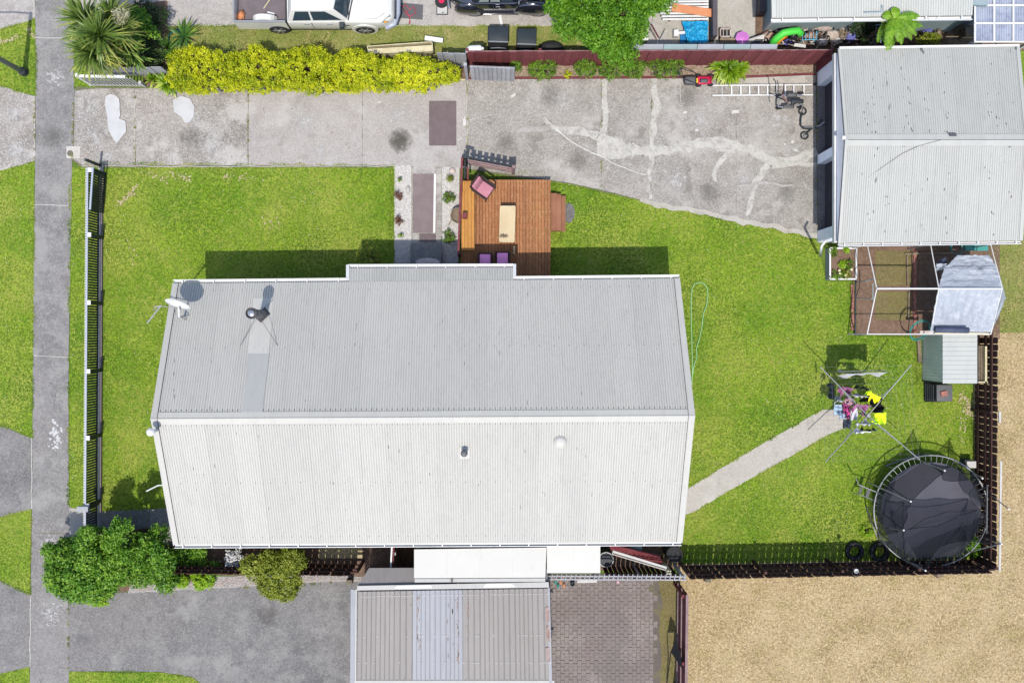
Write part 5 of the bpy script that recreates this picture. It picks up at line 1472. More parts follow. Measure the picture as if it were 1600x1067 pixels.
MB().beam(P(958, 864.8, 1.64), P(1040, 889.5, 1.64), .02, .04).build('edge_strip', M['oldwood'], pk)
MB().box(P(1041, 0, 1.5).x, P(1048, 0, 1.5).x, P(0, 896, 1.5).y, P(0, 890, 1.5).y, 0, 1.6).build('timber_post', M['planter'], None, label='square pale timber post top at the right end of the askew plank', category='post')
def barrel(px, py, r, h, m, label, inner='darkplastic', cat='barrel'):
    t = thing('barrel', label, cat, P(px, py, h)); c = P(px, py, h)
    MB().lathe((c.x, c.y, 0), [(r * .9, 0), (r, h * .3), (r, h * .7), (r * .93, h), (r * .84, h), (r * .84, h - .05), (.02, h - .05)], 22).build('body', M[m], t)
    MB().tube([(c.x + r * .95 * math.cos(k * .524), c.y + r * .95 * math.sin(k * .524), h) for k in range(12)], .018, 6, closed=True).build('rim', M[inner], t)
    return t
barrel(947, 874, .27, .8, 'darkplastic', 'dark round barrel with a pale rim at the left of the side passage', 'steel')
barrel(1054, 866, .29, .85, 'rubber', 'black round barrel under the corner of the roof, at the end of the side passage', 'rubber')
MB().slab(P(985, 857, .8), P(1003, 862, .8), P(1003, 852, .9), P(985, 850, .9), .03).build('sack', M['wallblue'], None, label='blue grey sack beside the house wall in the side passage', category='sack')
# tall fin wall left of the long canopy
fw = thing('screen_wall', 'narrow maroon and white edged screen standing between house and neighbour garage', 'screen', P(613, 880))
MB().slab(P(613, 900, .1), P(612, 900, 1.8), P(614.5, 852, 1.8), P(614, 852, .1), .04).build('panel', M['redk'], fw)
MB().beam(P(609.5, 903, 1.83), P(612.5, 852, 1.83), .05, .03).build('capping', M['white'], fw)
MB().obox(P(616, 864, 1.5), 1.4, 1.6, .12, .10).build('meter_box', M['offwhite'], fw)

# ================================================================ DECK
dk = thing('deck', 'oiled timber deck with a step at its right and maroon screen rail at its left', 'deck', P(790, 350))
DZ = .50
nb = 29
yt, yb_ = P(0, 281, DZ).y, P(0, 445, DZ).y
x0, x1 = P(720, 0, DZ).x, P(860.5, 0, DZ).x
w = (x1 - x0) / nb
bm = MB().box(-w / 2 + .006, w / 2 - .006, yb_, yt, -.022, 0)
mesh = bm.mesh('deck_board', M['deck'])
for i in range(nb): inst('deck_board', mesh, (x0 + w * (i + .5), 0, DZ + random.uniform(-.0015, .0015)), dk)
MB().box(x0 + .02, x1 - .02, yt - .06, yt - .02, .05, DZ - .024).build('fascia', M['step'], dk)
MB().box(x1 - .05, x1 - .02, yb_, yt - .062, .05, DZ - .024).build('fascia', M['step'], dk)
mb = MB()
for y in (290, 318, 352, 384, 404, 425):
    yy = P(0, y, DZ).y; mb.box(x0 + .02, x1 - .06, yy - .03, yy + .03, DZ - .16, DZ - .024)
mb.build('joist', M['redk'], dk)
mb = MB()
for fr in (284, 291, 318, 331, 339, 357, 371):
    for i in range(nb):
        for s in (-.025, .025):
            if random.random() < .45: continue
            c = P(0, fr, DZ); mb.obox((x0 + w * (i + .5) + s, c.y + random.uniform(-.01, .01)), DZ + .0018, DZ + .004, .014, .014)
mb.build('nail_head', M['pine'], dk, kind='stuff')
# steps on the right, vertical boards
for k, (xa_, xb2, z, ya, yb2) in enumerate(((861, 870, .36, 302, 358), (870, 877, .35, 304, 360), (877, 884, .20, 306, 362))):
    a = P(xa_, ya, z); b = P(xb2, yb2, z)
    MB().box(a.x, b.x - .008, b.y, a.y, z - .035, z).build('step_tread', M['step'], dk)
MB().box(P(861, 0, .3).x, P(876, 0, .3).x, P(0, 360, .3).y - .02, P(0, 303, .3).y, .02, .31).build('step_riser', M['step'], dk)
MB().box(P(877, 0, .1).x, P(883, 0, .1).x, P(0, 361, .1).y, P(0, 307, .1).y, .02, .16).build('step_riser', M['step'], dk)
# maroon screen on the left
sx0 = P(719, 0, 1.2).x
MB().beam(P(722, 246, 1.2), P(716, 398, 1.2), .07, .05).build('handrail', M['redk'], dk)
MB().beam(P(722, 246, .75), P(716, 398, .75), .03, .09).build('screen_rail', M['redk'], dk)
for y in (248, 296, 338, 396): 
    c = P(722 - (y - 246) * .039, y, 1.2); MB().obox(c, 0, 1.17, .08, .08).build('screen_post', M['redk'], dk)
c = P(726, 337, 1.15); MB().obox(c, .5, 1.2, .16, .18).build('rail_block', M['redk'], dk)
# honey coloured bench along the screen
bn = thing('bench', 'long honey coloured slatted bench along the left side of the deck', 'bench', P(730, 337))
bz = DZ + .42
bx0, bx1 = P(721, 0, bz).x, P(741.5, 0, bz).x; w = (bx1 - bx0) / 4
for i in range(4):
    MB().box(bx0 + w * i + .005, bx0 + w * (i + 1) - .005, P(0, 391, bz).y, P(0, 283, bz).y, bz - .03, bz + (i % 2) * .001).build('slat', M['honey'], bn)
for y in (292, 337, 382):
    c = P(731, y, bz); MB().box(bx0 + .05, bx1 - .05, c.y - .03, c.y + .03, DZ + .005, bz - .031).build('leg', M['step'], bn)
# pale table
tb_ = thing('table', 'pale plywood topped low table in the middle of the deck', 'table', P(791, 349))
tz = DZ + .42
tp = [P(780.5, 377.5, tz), P(803, 378, tz), P(805, 322.5, tz), P(782, 322.5, tz)]
top = MB().hexa([q - Vector((0, 0, .03)) for q in tp], tp).build('tabletop', M['pine'], tb_)
for i in range(4):
    MB().beam(tp[i] + Vector((0, 0, .006)), tp[(i + 1) % 4] + Vector((0, 0, .006)), .03, .016).build('edge_strip', M['planter'], top)
cc = sum(tp, Vector()) / 4
for q in tp:
    l = q.lerp(cc, .12); MB().box(l.x - .03, l.x + .03, l.y - .03, l.y + .03, DZ, tz - .031).build('leg', M['pine'], tb_)
c = P(787, 369, tz)
rk = thing('driftwood', 'small tangle of grey driftwood on the lower end of the pale table', 'driftwood', (c.x, c.y, tz))
mb = MB()
random.seed(21)
for i in range(9):
    t = random.uniform(0, 3.1); l = random.uniform(.09, .19); mb.tube([c + Vector((math.cos(t) * l, math.sin(t) * l * .8, .02)), c + Vector((0, 0, random.uniform(.03, .08))), c - Vector((math.cos(t) * l, math.sin(t) * l * .6, -.015))], .012, 5)
mb.build('branch', M['oldwood'], rk)
# armchair with pink cushions, local coordinates then turned
def armchair(name, label, loc, rotz, cat='armchair'):
    t = thing(name, label, cat)
    MB().box(-.30, .30, -.30, .30, .30, .40).build('seat_frame', M['brown'], t)
    bevel(MB().box(-.25, .25, -.28, .24, .405, .50).build('seat_cushion', M['pink'], t), .03)
    bevel(MB().hexa([(-.25, .20, .42), (.25, .20, .42), (.25, .32, .44), (-.25, .32, .44)], [(-.25, .34, .92), (.25, .34, .92), (.25, .44, .90), (-.25, .44, .90)]).build('back_cushion', M['pink'], t), .03)
    MB().hexa([(-.31, .325, .40), (.31, .325, .40), (.31, .36, .40), (-.31, .36, .40)], [(-.31, .45, .95), (.31, .45, .95), (.31, .49, .95), (-.31, .49, .95)]).build('back_frame', M['brown'], t)
    for s in (-1, 1):
        MB().beam((s * .32, -.30, .62), (s * .32, .40, .64), .06, .04).build('armrest', M['brown'], t)
        MB().box(s * .32 - .02, s * .32 + .02, -.30, -.26, .0, .60).build('leg', M['brown'], t)
        MB().box(s * .32 - .02, s * .32 + .02, .30, .34, .0, .60).build('leg', M['brown'], t)
    t.location = loc; t.rotation_euler.z = rotz; t.scale = (.88, .88, .9)
    return t
c = P(757, 296, DZ + .4); 
armchair('armchair', 'reclining brown rattan armchair with pink cushions at the top left of the deck', (c.x, c.y, DZ + .003), math.radians(55))
def stool(label, px, py):
    c = P(px, py, DZ + .45); t = thing('cushioned_stool', label, 'stool', (c.x, c.y, DZ), 'magenta stools on the shaded deck')
    MB().box(c.x - .24, c.x + .24, c.y - .24, c.y + .24, DZ + .34, DZ + .40).build('seat_frame', M['brown'], t)
    bevel(MB().box(c.x - .19, c.x + .19, c.y - .19, c.y + .19, DZ + .405, DZ + .47).build('cushion', M['purple'], t), .02)
    for a in (-1, 1):
        MB().beam((c.x + a * .235, c.y - .24, DZ + .5), (c.x + a * .235, c.y + .22, DZ + .5), .035, .04).build('armrest', M['brown'], t)
        for b in (-1, 1):
            MB().box(c.x + a * .22 - .02, c.x + a * .22 + .02, c.y + b * .20 - .02, c.y + b * .20 + .02, DZ + .002, DZ + .338).build('leg', M['brown'], t)
stool('magenta cushioned chair in the eave shade on the deck, the left one', 758, 406)
stool('magenta cushioned chair in the eave shade on the deck, nearest the roof notch', 785, 404)
dp = P(806, 392, 1.2)
MB().box(P(802.5, 0, .9).x, P(804, 0, .9).x, P(0, 397, .9).y, P(0, 385, .9).y, DZ + .3, DZ + .36).build('deck_rail_stub', M['pine'], None, label='short pale timber stub on the deck beside the roof notch', category='timber')
# dark picket gate in front of the deck
pg = thing('picket_fence', 'short black capped picket fence with faded brown boards in front of the deck', 'fence', P(765, 260))
a, b = P(733, 258, 0), P(801, 271, 0); d = (b - a); rot = math.atan2(d.y, d.x)
mw = MB().box(-.075, .075, -.012, .012, .05, 1.28).mesh('picket', M['black'])
for i in range(7): inst('picket', mw, a.lerp(b, (i + .55) / 7) + Vector((0, .02, 0)), pg, rot)
for z in (.35, .62, .98): MB().beam(a + Vector((0, -.02, z)), b + Vector((0, -.02, z)), .05, .12).build('rail', M['mauve'], pg)
for i, (q, hh) in enumerate(((P(729, 258), 1.55), (P(802, 271), 1.3))): MB().obox(q, 0, hh, .10, .10, rot).build('gate_post', M['black'] if i == 0 else M['mauve'], pg)
MB().beam(P(722, 243, 1.45), P(735, 247, 1.45), .10, .06).build('post_arm', M['black'], pg)
MB().beam(P(731, 262, 1.0), P(731, 281, 1.0), .06, .08).build('side_rail', M['redk'], pg)
MB().beam(P(727, 250, .8), P(727, 281, .8), .04, .6).build('side_panel', M['black'], pg)
# half barrel pot at the screen
c = P(716, 337, .4); pt = thing('pot', 'large brown round pot half under the maroon screen rail', 'pot', (c.x, c.y, 0))
MB().lathe((c.x, c.y, 0.01), [(.18, 0), (.27, .35), (.28, .42), (.24, .42), (.22, .34), (.02, .34)], 20).build('body', M['oldwood'], pt)
# carpet runner, mats
MB().box(*[v for v in (P(645, 0, .03).x, P(679, 0, .03).x, P(0, 364, .03).y, P(0, 272, .03).y)], .027, .036).build('carpet_runner', M['runner'], None, label='long worn brown carpet runner on the entrance path', category='runner')
MB().box(P(655, 0, .03).x, P(681, 0, .03).x, P(0, 378, .03).y, P(0, 365.5, .03).y, .024, .031).build('carpet_piece', M['mat'], None, label='small brown carpet piece at the foot of the entrance steps', category='mat')
MB().beam(P(679.8, 272, .05), P(678.5, 364, .05), .075, .05).build('edging_board', M['white'], None, label='white painted edging board along the right of the carpet runner', category='board')
MB().box(P(670.5, 0).x, P(713, 0).x, P(0, 228).y, P(0, 158.5).y, .026, .034).build('doormat', M['mat'], None, label='dark brown rectangular mat lying on the driveway', category='mat')
c = P(668, 410, .5); MB().ellipsoid((c.x, c.y, .49), .45, .16, .03, 20, 5).build('door_rug', M['card'], None, label='pale grey curved rug on the top entrance step, half under the eave', category='rug')
c = P(888, 333, 0); MB().prism([(c.x + .23 * math.cos(t) * (1.0 if math.cos(t) > 0 else .7), c.y + .36 * math.sin(t)) for t in [k * .52 for k in range(12)]], .005, .035).build('stepping_stone', M['oil'], None, label='dark grey rounded stepping stone at the foot of the deck steps', category='stone')
# bits in the pebble beds
def stone(px, py, rx, ry, label, m='repair'):
    c = P(px, py); MB().ellipsoid((c.x, c.y, .03), rx, ry, .07, 12, 6).build('rock', M[m], None, smooth=True, label=label, category='rock')
stone(638, 297, .07, .16, 'pale oval rock in the left pebble bed near its top')
stone(707, 267, .12, .11, 'pale round rock in the top corner of the right pebble bed', 'card')
MB().beam(P(706, 342, .03), P(701, 352, .03), .03, .03).build('stick', M['oldwood'], None, label='little grey stick lying on the right pebble bed', category='stick')
# ================================================================ PLANTS
# golden hedge: one clipped row of bushes grown into each other
hb = []
rs = random.Random(4)
for cx_, w_, t_ in ((282, 24, 78), (308, 26, 72), (338, 24, 80), (366, 22, 82), (398, 26, 74), (424, 24, 82), (456, 26, 76), (490, 28, 74), (522, 24, 86), (548, 26, 77), (576, 22, 86), (604, 24, 92), (634, 26, 86), (662, 24, 90), (690, 20, 98), (706, 10, 106)):
    hh = 1.5 + rs.uniform(-.12, .12)
    yb2 = 134 - max(0, cx_ - 660) * .30
    for row in range(3):
        y = t_ + 12 + (yb2 - 10 - t_ - 12) * row / 2
        for s_ in (-1, 1):
            c = P(cx_ + s_ * w_ * .28 + rs.uniform(-3, 3), y + rs.uniform(-2, 2), hh * .75); r = (w_ * .34 + 2) / SP * rs.uniform(.95, 1.2)
            hb.append((c.x, c.y, hh - r - (.14 if row != 1 else 0), r, r, r))
            if row != 1: hb.append((c.x, c.y + (.08 if row == 0 else -.05), .5, r, r, .55))
plant('golden_hedge', 'long golden yellow hedge along the top of the driveway', 'hedge', hb, 95000, .062, .040, M['hedge'], depth=.20, spread=1.0)
# bright tree at the top
tb = px_blobs(868, -30, 995, 66, 3.5, 40, .46, 2, zj=.5) + px_blobs(905, 50, 985, 96, 2.7, 14, .36, 3, zj=.4) + px_blobs(980, -20, 1030, 30, 2.7, 12, .34, 5, zj=.3)
plant('leafy_tree', 'bright green leafy tree at the top, hanging over the maroon fence', 'tree', tb, 36000, .12, .05, M['treebright'], depth=.4, spread=1.2)
# big bush bottom left, its companions
bb = px_blobs(104, 856, 194, 920, 2.3, 30, .36, 6, zj=.45) + px_blobs(88, 846, 130, 915, 1.7, 12, .30, 7, zj=.3)
plant('bush', 'large rounded green bush bulging over the footpath at bottom left', 'bush', bb, 26000, .11, .06, M['bushgreen'], depth=.35)
bb = px_blobs(145, 822, 268, 892, 2.5, 30, .30, 8, .7, zj=.45) + px_blobs(155, 818, 170, 828, 2.9, 3, .2, 9) + px_blobs(196, 810, 212, 828, 2.9, 4, .22, 10)
plant('shrub', 'taller leafy shrub with upright shoots beside the front corner of the house', 'shrub', bb, 19000, .10, .055, M['bushgreen'], depth=.5, spread=1.1)
bb = px_blobs(190, 866, 262, 908, .9, 14, .30, 11)
plant('shrub', 'mid height leafy growth filling the corner between the big bush and the lime groundcover', 'shrub', bb, 8000, .10, .055, M['bushgreen'], depth=.4)
bb = px_blobs(262, 862, 335, 890, .8, 10, .28, 12)
plant('shrub', 'low dark green plants in the shade of the eave, left of the white flowers', 'shrub', bb, 6000, .09, .05, M['bushgreen'])
bb = px_blobs(240, 898, 330, 914, .35, 16, .20, 13)
plant('groundcover', 'patch of lime green groundcover beside the neighbour drive', 'groundcover', bb, 6500, .06, .04, M['lime'])
bb = px_blobs(145, 930, 182, 940, .4, 6, .2, 14)
plant('groundcover', 'yellow green fringe at the foot of the large rounded bush', 'groundcover', bb, 1500, .06, .035, M['lime'])
bb = px_blobs(395, 872, 460, 915, 1.7, 20, .40, 15)
plant('olive_shrub', 'round olive green shrub at the neighbour drive below the house eave', 'shrub', bb, 17000, .075, .045, M['olive'], depth=.3)
bb = px_blobs(362, 860, 378, 880, .9, 5, .20, 16)
plant('flower_plant', 'white flowering plant in the gap left of the olive shrub', 'flower', bb, 700, .08, .06, M['whiteflower'])
bb = px_blobs(204, 748, 246, 786, 2.4, 5, .18, 17)
def small(px, py, r, h, lab, m='shrub', n=1500, nm='shrub', cat='shrub', seed=0, ex=1.0, l=.055):
    bb = []
    rs = random.Random(seed + px)
    for i in range(7):
        a = i * .9; c = P(px + math.cos(a) * r * .55 * ex, py + math.sin(a) * r * .5, h * .6); q = r / SP * .62
        bb.append((c.x, c.y, h * .55 + rs.uniform(-.05, .08), q * rs.uniform(.8, 1.15), q, h * .45))
    return plant(nm, lab, cat, bb, n, l, l * .6, M[m])
small(848, 107, 17, .75, 'round green shrub in the fence bed, first from the grey gate', n=2600, ex=1.2)
small(806, 103, 8, .6, 'small shrub tucked behind the right end of the grey gate', n=900)
small(914, 107, 15, .8, 'green shrub in the fence bed under the leafy tree', n=2400, seed=2)
small(955, 106, 17, .75, 'wider green shrub in the fence bed, just right of the leafy tree', n=2600, seed=3, ex=1.1)
small(990, 105, 17, .75, 'middle green shrub of the fence bed row beside the maroon fence', n=2600, seed=4, ex=1.1)
small(1040, 104, 19, .75, 'rightmost low shrub of the fence bed, left of the lawn mower', n=3000, seed=5, ex=1.5)
small(576, 400, 17, .9, 'small brownish green shrub in the eave shade beside the pebble bed', m='olive', n=1800, seed=6)
for px_, py_, r_, m_, n_, lab in ((637 - 14, 306, 6, 'redleaf', 240, 'russet little plant in the left pebble bed, the upper one'), (623, 345, 6, 'redleaf', 240, 'russet little plant in the left pebble bed, the lower one'),
    (703, 278, 5, 'olive', 200, 'small olive plant near the top of the right pebble bed'), (701, 309, 9, 'shrub', 520, 'round green plant in the middle of the right pebble bed'), (701, 369, 10, 'shrub', 600, 'green plant at the shade line of the right pebble bed'),
    (624, 280, 3, 'shrub', 60, 'tiny seedling near the top of the left pebble bed'), (626, 367, 3, 'lime', 60, 'tiny yellow green seedling near the bottom of the left pebble bed'),
    (888, 117, 5, 'hedge', 160, 'small yellow plant at the kerb under the leafy tree')):
    small(px_, py_, r_, .22, lab, m=m_, n=n_, nm='small_plant', cat='plant', l=.05)
def rosplant(name, label, cat, px, py, h, mat, heads, trunk=False, **kw):
    c = P(px, py, h); t = thing(name, label, cat, (c.x, c.y, 0)); hs = []
    for (dx, dy, hh, n, L_, w, el0, el1, dr) in heads:
        q = P(px + dx, py + dy, hh)
        hs.append(dict(c=(q.x, q.y, hh), n=n, length=L_, width=w, el0=el0, el1=el1, droop=dr, rs=random.Random(px + dx * 7 + dy)))
        if trunk:
            base = P(px, py, hh); MB().tube([(c.x * .7 + q.x * .3, c.y * .7 + q.y * .3, 0), (c.x * .4 + q.x * .6, c.y * .4 + q.y * .6, hh * .5), (q.x, q.y, hh)], .09, 8, r2=.06).build('trunk', M['trunk'], t)
    rosette('leaves', M[mat], t, hs)
    return t
rosplant('cabbage_tree', 'cabbage tree with several big heads of sword leaves overhanging the footpath', 'tree', 150, 62, 2.8, 'cordyline',
    [(-14, -30, 2.9, 120, 1.05, .06, -.9, 1.4, .8), (26, -34, 2.6, 100, .9, .055, -.9, 1.4, .8), (8, -4, 3.1, 130, 1.0, .055, -.8, 1.4, .7), (-4, 22, 2.8, 150, 1.05, .055, -.9, 1.4, .8), (20, 18, 2.4, 90, .9, .05, -.9, 1.3, .8), (-16, -4, 2.4, 80, .9, .05, -.9, 1.2, .9), (36, -10, 2.5, 80, .85, .05, -.9, 1.3, .8)], trunk=True)
rosplant('cabbage_tree', 'young bright cabbage tree head nearest the silvered low fence', 'tree', 200, 76, 1.6, 'cordylinedark', [(0, 0, 1.7, 60, .62, .065, -.5, 1.4, .5), (12, 14, 1.1, 50, .62, .06, -.5, 1.4, .6)], trunk=True)
ff_ = thing('flower_spray', 'cream flower plume on the cabbage tree', 'flower', P(190, 28, 3.0)); q = P(191, 27, 3.0)
v, f = blob_leaves([(q.x, q.y, 3.05, .28, .26, .3)], 900, .07, .022, .9, 2); npmesh('blossom', v, f, np.clip(rng.normal(.5, .25, len(f)), 0, 1), M['flower'], ff_)
MB().tube([(q.x, q.y - .1, 2.5), (q.x, q.y, 3.05)], .02, 5).build('stalk', M['trunk'], ff_)
rosplant('flax', 'strappy green plant spilling onto the driveway at the left end of the golden hedge', 'plant', 262, 132, .3, 'strap', [(0, 0, .15, 90, .5, .045, .1, 1.4, 1.3), (-22, -8, .15, 40, .35, .04, .1, 1.3, 1.2), (8, 6, .12, 40, .4, .045, .1, 1.3, 1.3)])
rosplant('agapanthus', 'big clump of strappy green leaves by the lawn mower and ladder', 'plant', 1138, 110, .5, 'strap', [(0, 0, .18, 130, .62, .062, .3, 1.45, 1.9), (-14, -2, .18, 70, .55, .06, .3, 1.4, 1.9), (14, 0, .18, 80, .55, .06, .3, 1.4, 1.9), (0, 8, .15, 70, .5, .055, .3, 1.3, 1.9)])
rosplant('flax', 'blue green iris clump left of the golden hedge', 'plant', 262, 76, .4, 'cordylinedark', [(0, 0, .1, 50, .55, .035, .3, 1.4, .8), (26, -18, .1, 30, .7, .06, .2, 1.0, .6), (6, 14, .1, 40, .45, .03, .3, 1.4, .9)])
bb = px_blobs(218, 28, 245, 60, 1.3, 8, .24, 31)
plant('shrub', 'fresh green shrub growing in the dark bed right of the cabbage tree', 'shrub', bb, 2200, .09, .06, M['bushgreen'])
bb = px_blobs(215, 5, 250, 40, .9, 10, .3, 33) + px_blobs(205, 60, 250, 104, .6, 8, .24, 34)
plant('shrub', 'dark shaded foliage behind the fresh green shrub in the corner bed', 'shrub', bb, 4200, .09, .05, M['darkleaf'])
# lime fern tree on the right
ft = thing('tree_fern', 'lime green feathery tree fern between the neighbour house and the garage', 'tree', P(1405, 44, 2.6))
fc = P(1394, 30, 2.7)
MB().tube([(fc.x - .1, fc.y - .1, 0), (fc.x, fc.y, 2.7)], .09, 8, r2=.06).build('trunk', M['trunk'], ft)
V = []; F = []; T = []
rs = random.Random(9)
for i in range(34):
    az = math.radians(-112 + (i % 24) * 5.2 + rs.uniform(-5, 5)) if i < 28 else math.radians(rs.uniform(60, 200))
    L_ = rs.uniform(.62, 1.12) if i < 28 else rs.uniform(.35, .5)
    d = Vector((math.cos(az), math.sin(az), .5)).normalized(); p = fc + Vector((rs.uniform(-.08, .08), rs.uniform(-.08, .08), rs.uniform(-.25, .25)))
    for j in range(30):
        t = j / 30
        p = p + d * (L_ / 30); d = (d + Vector((0, 0, -.035))).normalized()
        side = Vector((-d.y, d.x, 0)).normalized(); wl = .13 * math.sin(math.pi * min(1, .12 + t * .88)) + .02
        for s in (-1, 1):
            tip = p + side * s * wl + d * wl * .45 - Vector((0, 0, .03)); b0 = len(V)
            V += [tuple(p - d * .014), tuple(p + d * .014), tuple(tip + d * .006), tuple(tip - d * .010)]
            F.append((b0, b0 + 1, b0 + 2, b0 + 3)); T.append(.35 + rs.uniform(-.2, .35))
npmesh('fronds', np.array(V), np.array(F), np.array(T), M['fern'], ft)
bb = px_blobs(1432, 62, 1462, 70, .8, 6, .2, 41)
plant('shrub', 'olive weeds growing at the foot of the tree fern', 'shrub', bb, 1200, .08, .04, M['olive'])
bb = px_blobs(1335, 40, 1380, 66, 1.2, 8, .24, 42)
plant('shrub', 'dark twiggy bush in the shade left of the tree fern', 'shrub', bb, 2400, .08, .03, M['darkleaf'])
bb = px_blobs(1505, 838, 1535, 862, .6, 7, .2, 43)
plant('shrub', 'green weeds poking out under the lower right of the trampoline', 'shrub', bb, 1500, .09, .06, M['bushgreen'])
bb = px_blobs(1350, 822, 1372, 838, .25, 5, .14, 44)
plant('groundcover', 'flowering weeds by the left foot of the trampoline', 'plant', bb, 500, .06, .03, M['lime'])

# ================================================================ RAISED BED, GREENHOUSE, SHED
rb = thing('raised_bed', 'white edged raised garden bed with lettuces at the garage corner', 'planter', P(1316, 412))
rz = .42
x0, x1, y0, y1 = P(1297, 0, rz).x, P(1338, 0, rz).x, P(0, 436, rz).y, P(0, 388, rz).y
for a, b in (((x0, y0), (x1, y0)), ((x1, y0), (x1, y1)), ((x1, y1), (x0, y1)), ((x0, y1), (x0, y0))):
    MB().beam((a[0], a[1], rz / 2), (b[0], b[1], rz / 2), .03, rz - .03).build('side_panel', M['wallgrey'], rb)
    MB().beam((a[0], a[1], rz), (b[0], b[1], rz), .055, .025).build('edge_trim', M['white'], rb)
MB().box(x0 + .02, x1 - .02, y0 + .02, y1 - .02, .02, rz - .06).build('bed_soil', M['soil'], rb)
for i, (px_, py_, r_, m_) in enumerate(((1303, 390, 8, 'shrub'), (1322, 391, 6, 'lime'), (1317, 413, 6, 'lime'), (1326, 414, 7, 'shrub'), (1303, 431, 7, 'shrub'), (1314, 428, 6, 'shrub'), (1322, 431, 6, 'olive'))):
    c = P(px_, py_, rz); t = thing('lettuce', ('leafy clump in the raised bed ' + ('in its top left corner', 'at its top edge, lime green', 'at its centre', 'right of centre against the edge', 'in its bottom left corner', 'at the lower edge, middle', 'in its bottom right corner')[i]), 'plant', (c.x, c.y, rz - .05))
    v, f = blob_leaves([(c.x, c.y, rz, r_ / SP, r_ / SP, .12)], 130, .07, .05, .8, 1.0, zmin=rz - .05); npmesh('leaves', v, f, np.clip(rng.normal(.5, .2, len(f)), 0, 1), M[m_], t)
for i, (px_, py_) in enumerate(((1312, 422.5), (1313, 427.5), (1322, 430), (1331, 421))):
    c = P(px_, py_, rz + .08); MB().lathe((c.x, c.y, rz + .05), [(.045, 0), (.05, .015), (.015, .03)], 9).build('flower', M['planter'], None, label='cream flower head in the raised bed, ' + ('uppermost of the three at the lower edge', 'second from the left and lowest left', 'round one near the lower right corner', 'alone at the right edge')[i], category='flower')

gh = thing('greenhouse_frame', 'white tube frame of an uncovered greenhouse over soil beds, below the garage', 'greenhouse', P(1440, 452))
rh_, eh_ = 2.2, 1.72
frm = MB()
xs = [(1355, 1370), (1454, 1467), (1548, 1566)]
ys = (382, 451, 522)
for i, (xe, xr) in enumerate(xs):
    mb = MB(); mb.tube([P(xe, ys[0], eh_), P(xr, ys[1], rh_), P(xe, ys[2], eh_)], .018, 6); mb.build('rafter', M['white'], gh)
    for y in (ys[0], ys[2]):
        q = P(xe, y, eh_); MB().tube([(q.x, q.y, 0), q], .02, 6).build('upright', M['steel'] if i else M['white'], gh)
for y in (ys[0], ys[2]):
    MB().tube([P(xs[0][0] - (0), y, eh_), P(xs[2][0], y, eh_)], .019, 6).build('eave_bar', M['white'], gh)
MB().tube([P(xs[0][1], ys[1], rh_ + .04), P(xs[2][1], ys[1], rh_ + .04)], .03, 6).build('ridge_bar', M['white'], gh)
MB().tube([P(1336, 524, .04), P(1337, 440, .04), P(1337, 386, .04)], .03, 6).build('base_bar', M['darkplastic'], gh)
MB().tube([P(1336, 524, .06), P(1355, 522, eh_)], .02, 6).build('corner_brace', M['steel'], gh)
mb = MB()
for a, b in ((P(1338, 441, .05), P(1353, 439, 1.5)), (P(1353, 439, 1.5), P(1366, 436, 1.9)), (P(1338, 466, .06), P(1362, 467, 1.2)), (P(1364, 443, 1.3), P(1364, 468, 1.3))): mb.tube([a, b], .018, 6)
mb.build('door_frame', M['wallblue'], gh)
# tarpaulin drawn over the far half
def tarp_fn(c00, c10, c01, c11, amp, seed):
    def fn(u, v):
        p = c00.lerp(c10, u).lerp(c01.lerp(c11, u), v)
        z = amp * noise.noise(Vector((u * 5, v * 5, seed))) + amp * .5 * noise.noise(Vector((u * 13, v * 3, seed + 4))) + amp * .35 * noise.noise(Vector((u * 17, v * 19, seed + 8)))
        z -= .07 * math.sin(math.pi * v) * math.sin(math.pi * min(1, u))
        return (p.x + .03 * noise.noise(Vector((u * 8, v * 8, seed + 2))), p.y + .03 * noise.noise(Vector((u * 8, v * 8, seed + 6))), p.z + z)
    return fn
tarp = thing('tarpaulin', 'crinkled silver tarpaulin draped over the right half of the greenhouse frame', 'tarpaulin', P(1510, 460, 0))
MB().grid(tarp_fn(P(1466, 451, rh_ - .0), P(1568, 451, rh_ - .0), P(1475, 420, rh_ - .2), P(1559, 421, rh_ - .2), .03, 1), 30, 12, .004).build('tarp_panel', M['tarp'], tarp)
MB().grid(tarp_fn(P(1475, 420, rh_ - .2), P(1559, 421, rh_ - .2), P(1496, 399, rh_ - .34), P(1546, 399, rh_ - .34), .03, 2), 26, 10, .004).build('tarp_panel', M['tarp'], tarp)
MB().grid(tarp_fn(P(1453, 518, eh_ + .05), P(1549, 519, eh_ + .02), P(1466, 451, rh_ - .0), P(1568, 451, rh_ - .0), .03, 3), 32, 24, .004).build('tarp_panel', M['tarp'], tarp)
MB().grid(tarp_fn(P(1549, 519, .9), P(1549, 519, eh_ + .02), P(1572, 466, 1.4), P(1568, 451, rh_ + .03), .05, 5), 8, 14, .004).build('tarp_panel', M['tarp'], tarp)
MB().grid(tarp_fn(P(1463, 424, rh_ - .3), P(1476, 420, rh_ - .2), P(1463, 412, rh_ - .35), P(1480, 412, rh_ - .25), .04, 6), 6, 6, .004).build('tarp_flap', M['tarp'], tarp)
MB().tube([P(1461, 515, 1.95), P(1513, 516, 1.95)], .10, 12).build('rolled_mat', M['tarproll'], None, smooth=True, label='blue grey rolled up mat lying at the lower edge of the silver tarpaulin', category='mat')
MB().slab(P(1466, 419, 1.7), P(1480, 413, 1.72), P(1478, 402, 1.6), P(1466, 408, 1.6), .02).build('dark_sheet', M['tarproll'], None, label='dark blue sheet corner beside the upper left of the tarpaulin', category='sheet')
mb = MB()
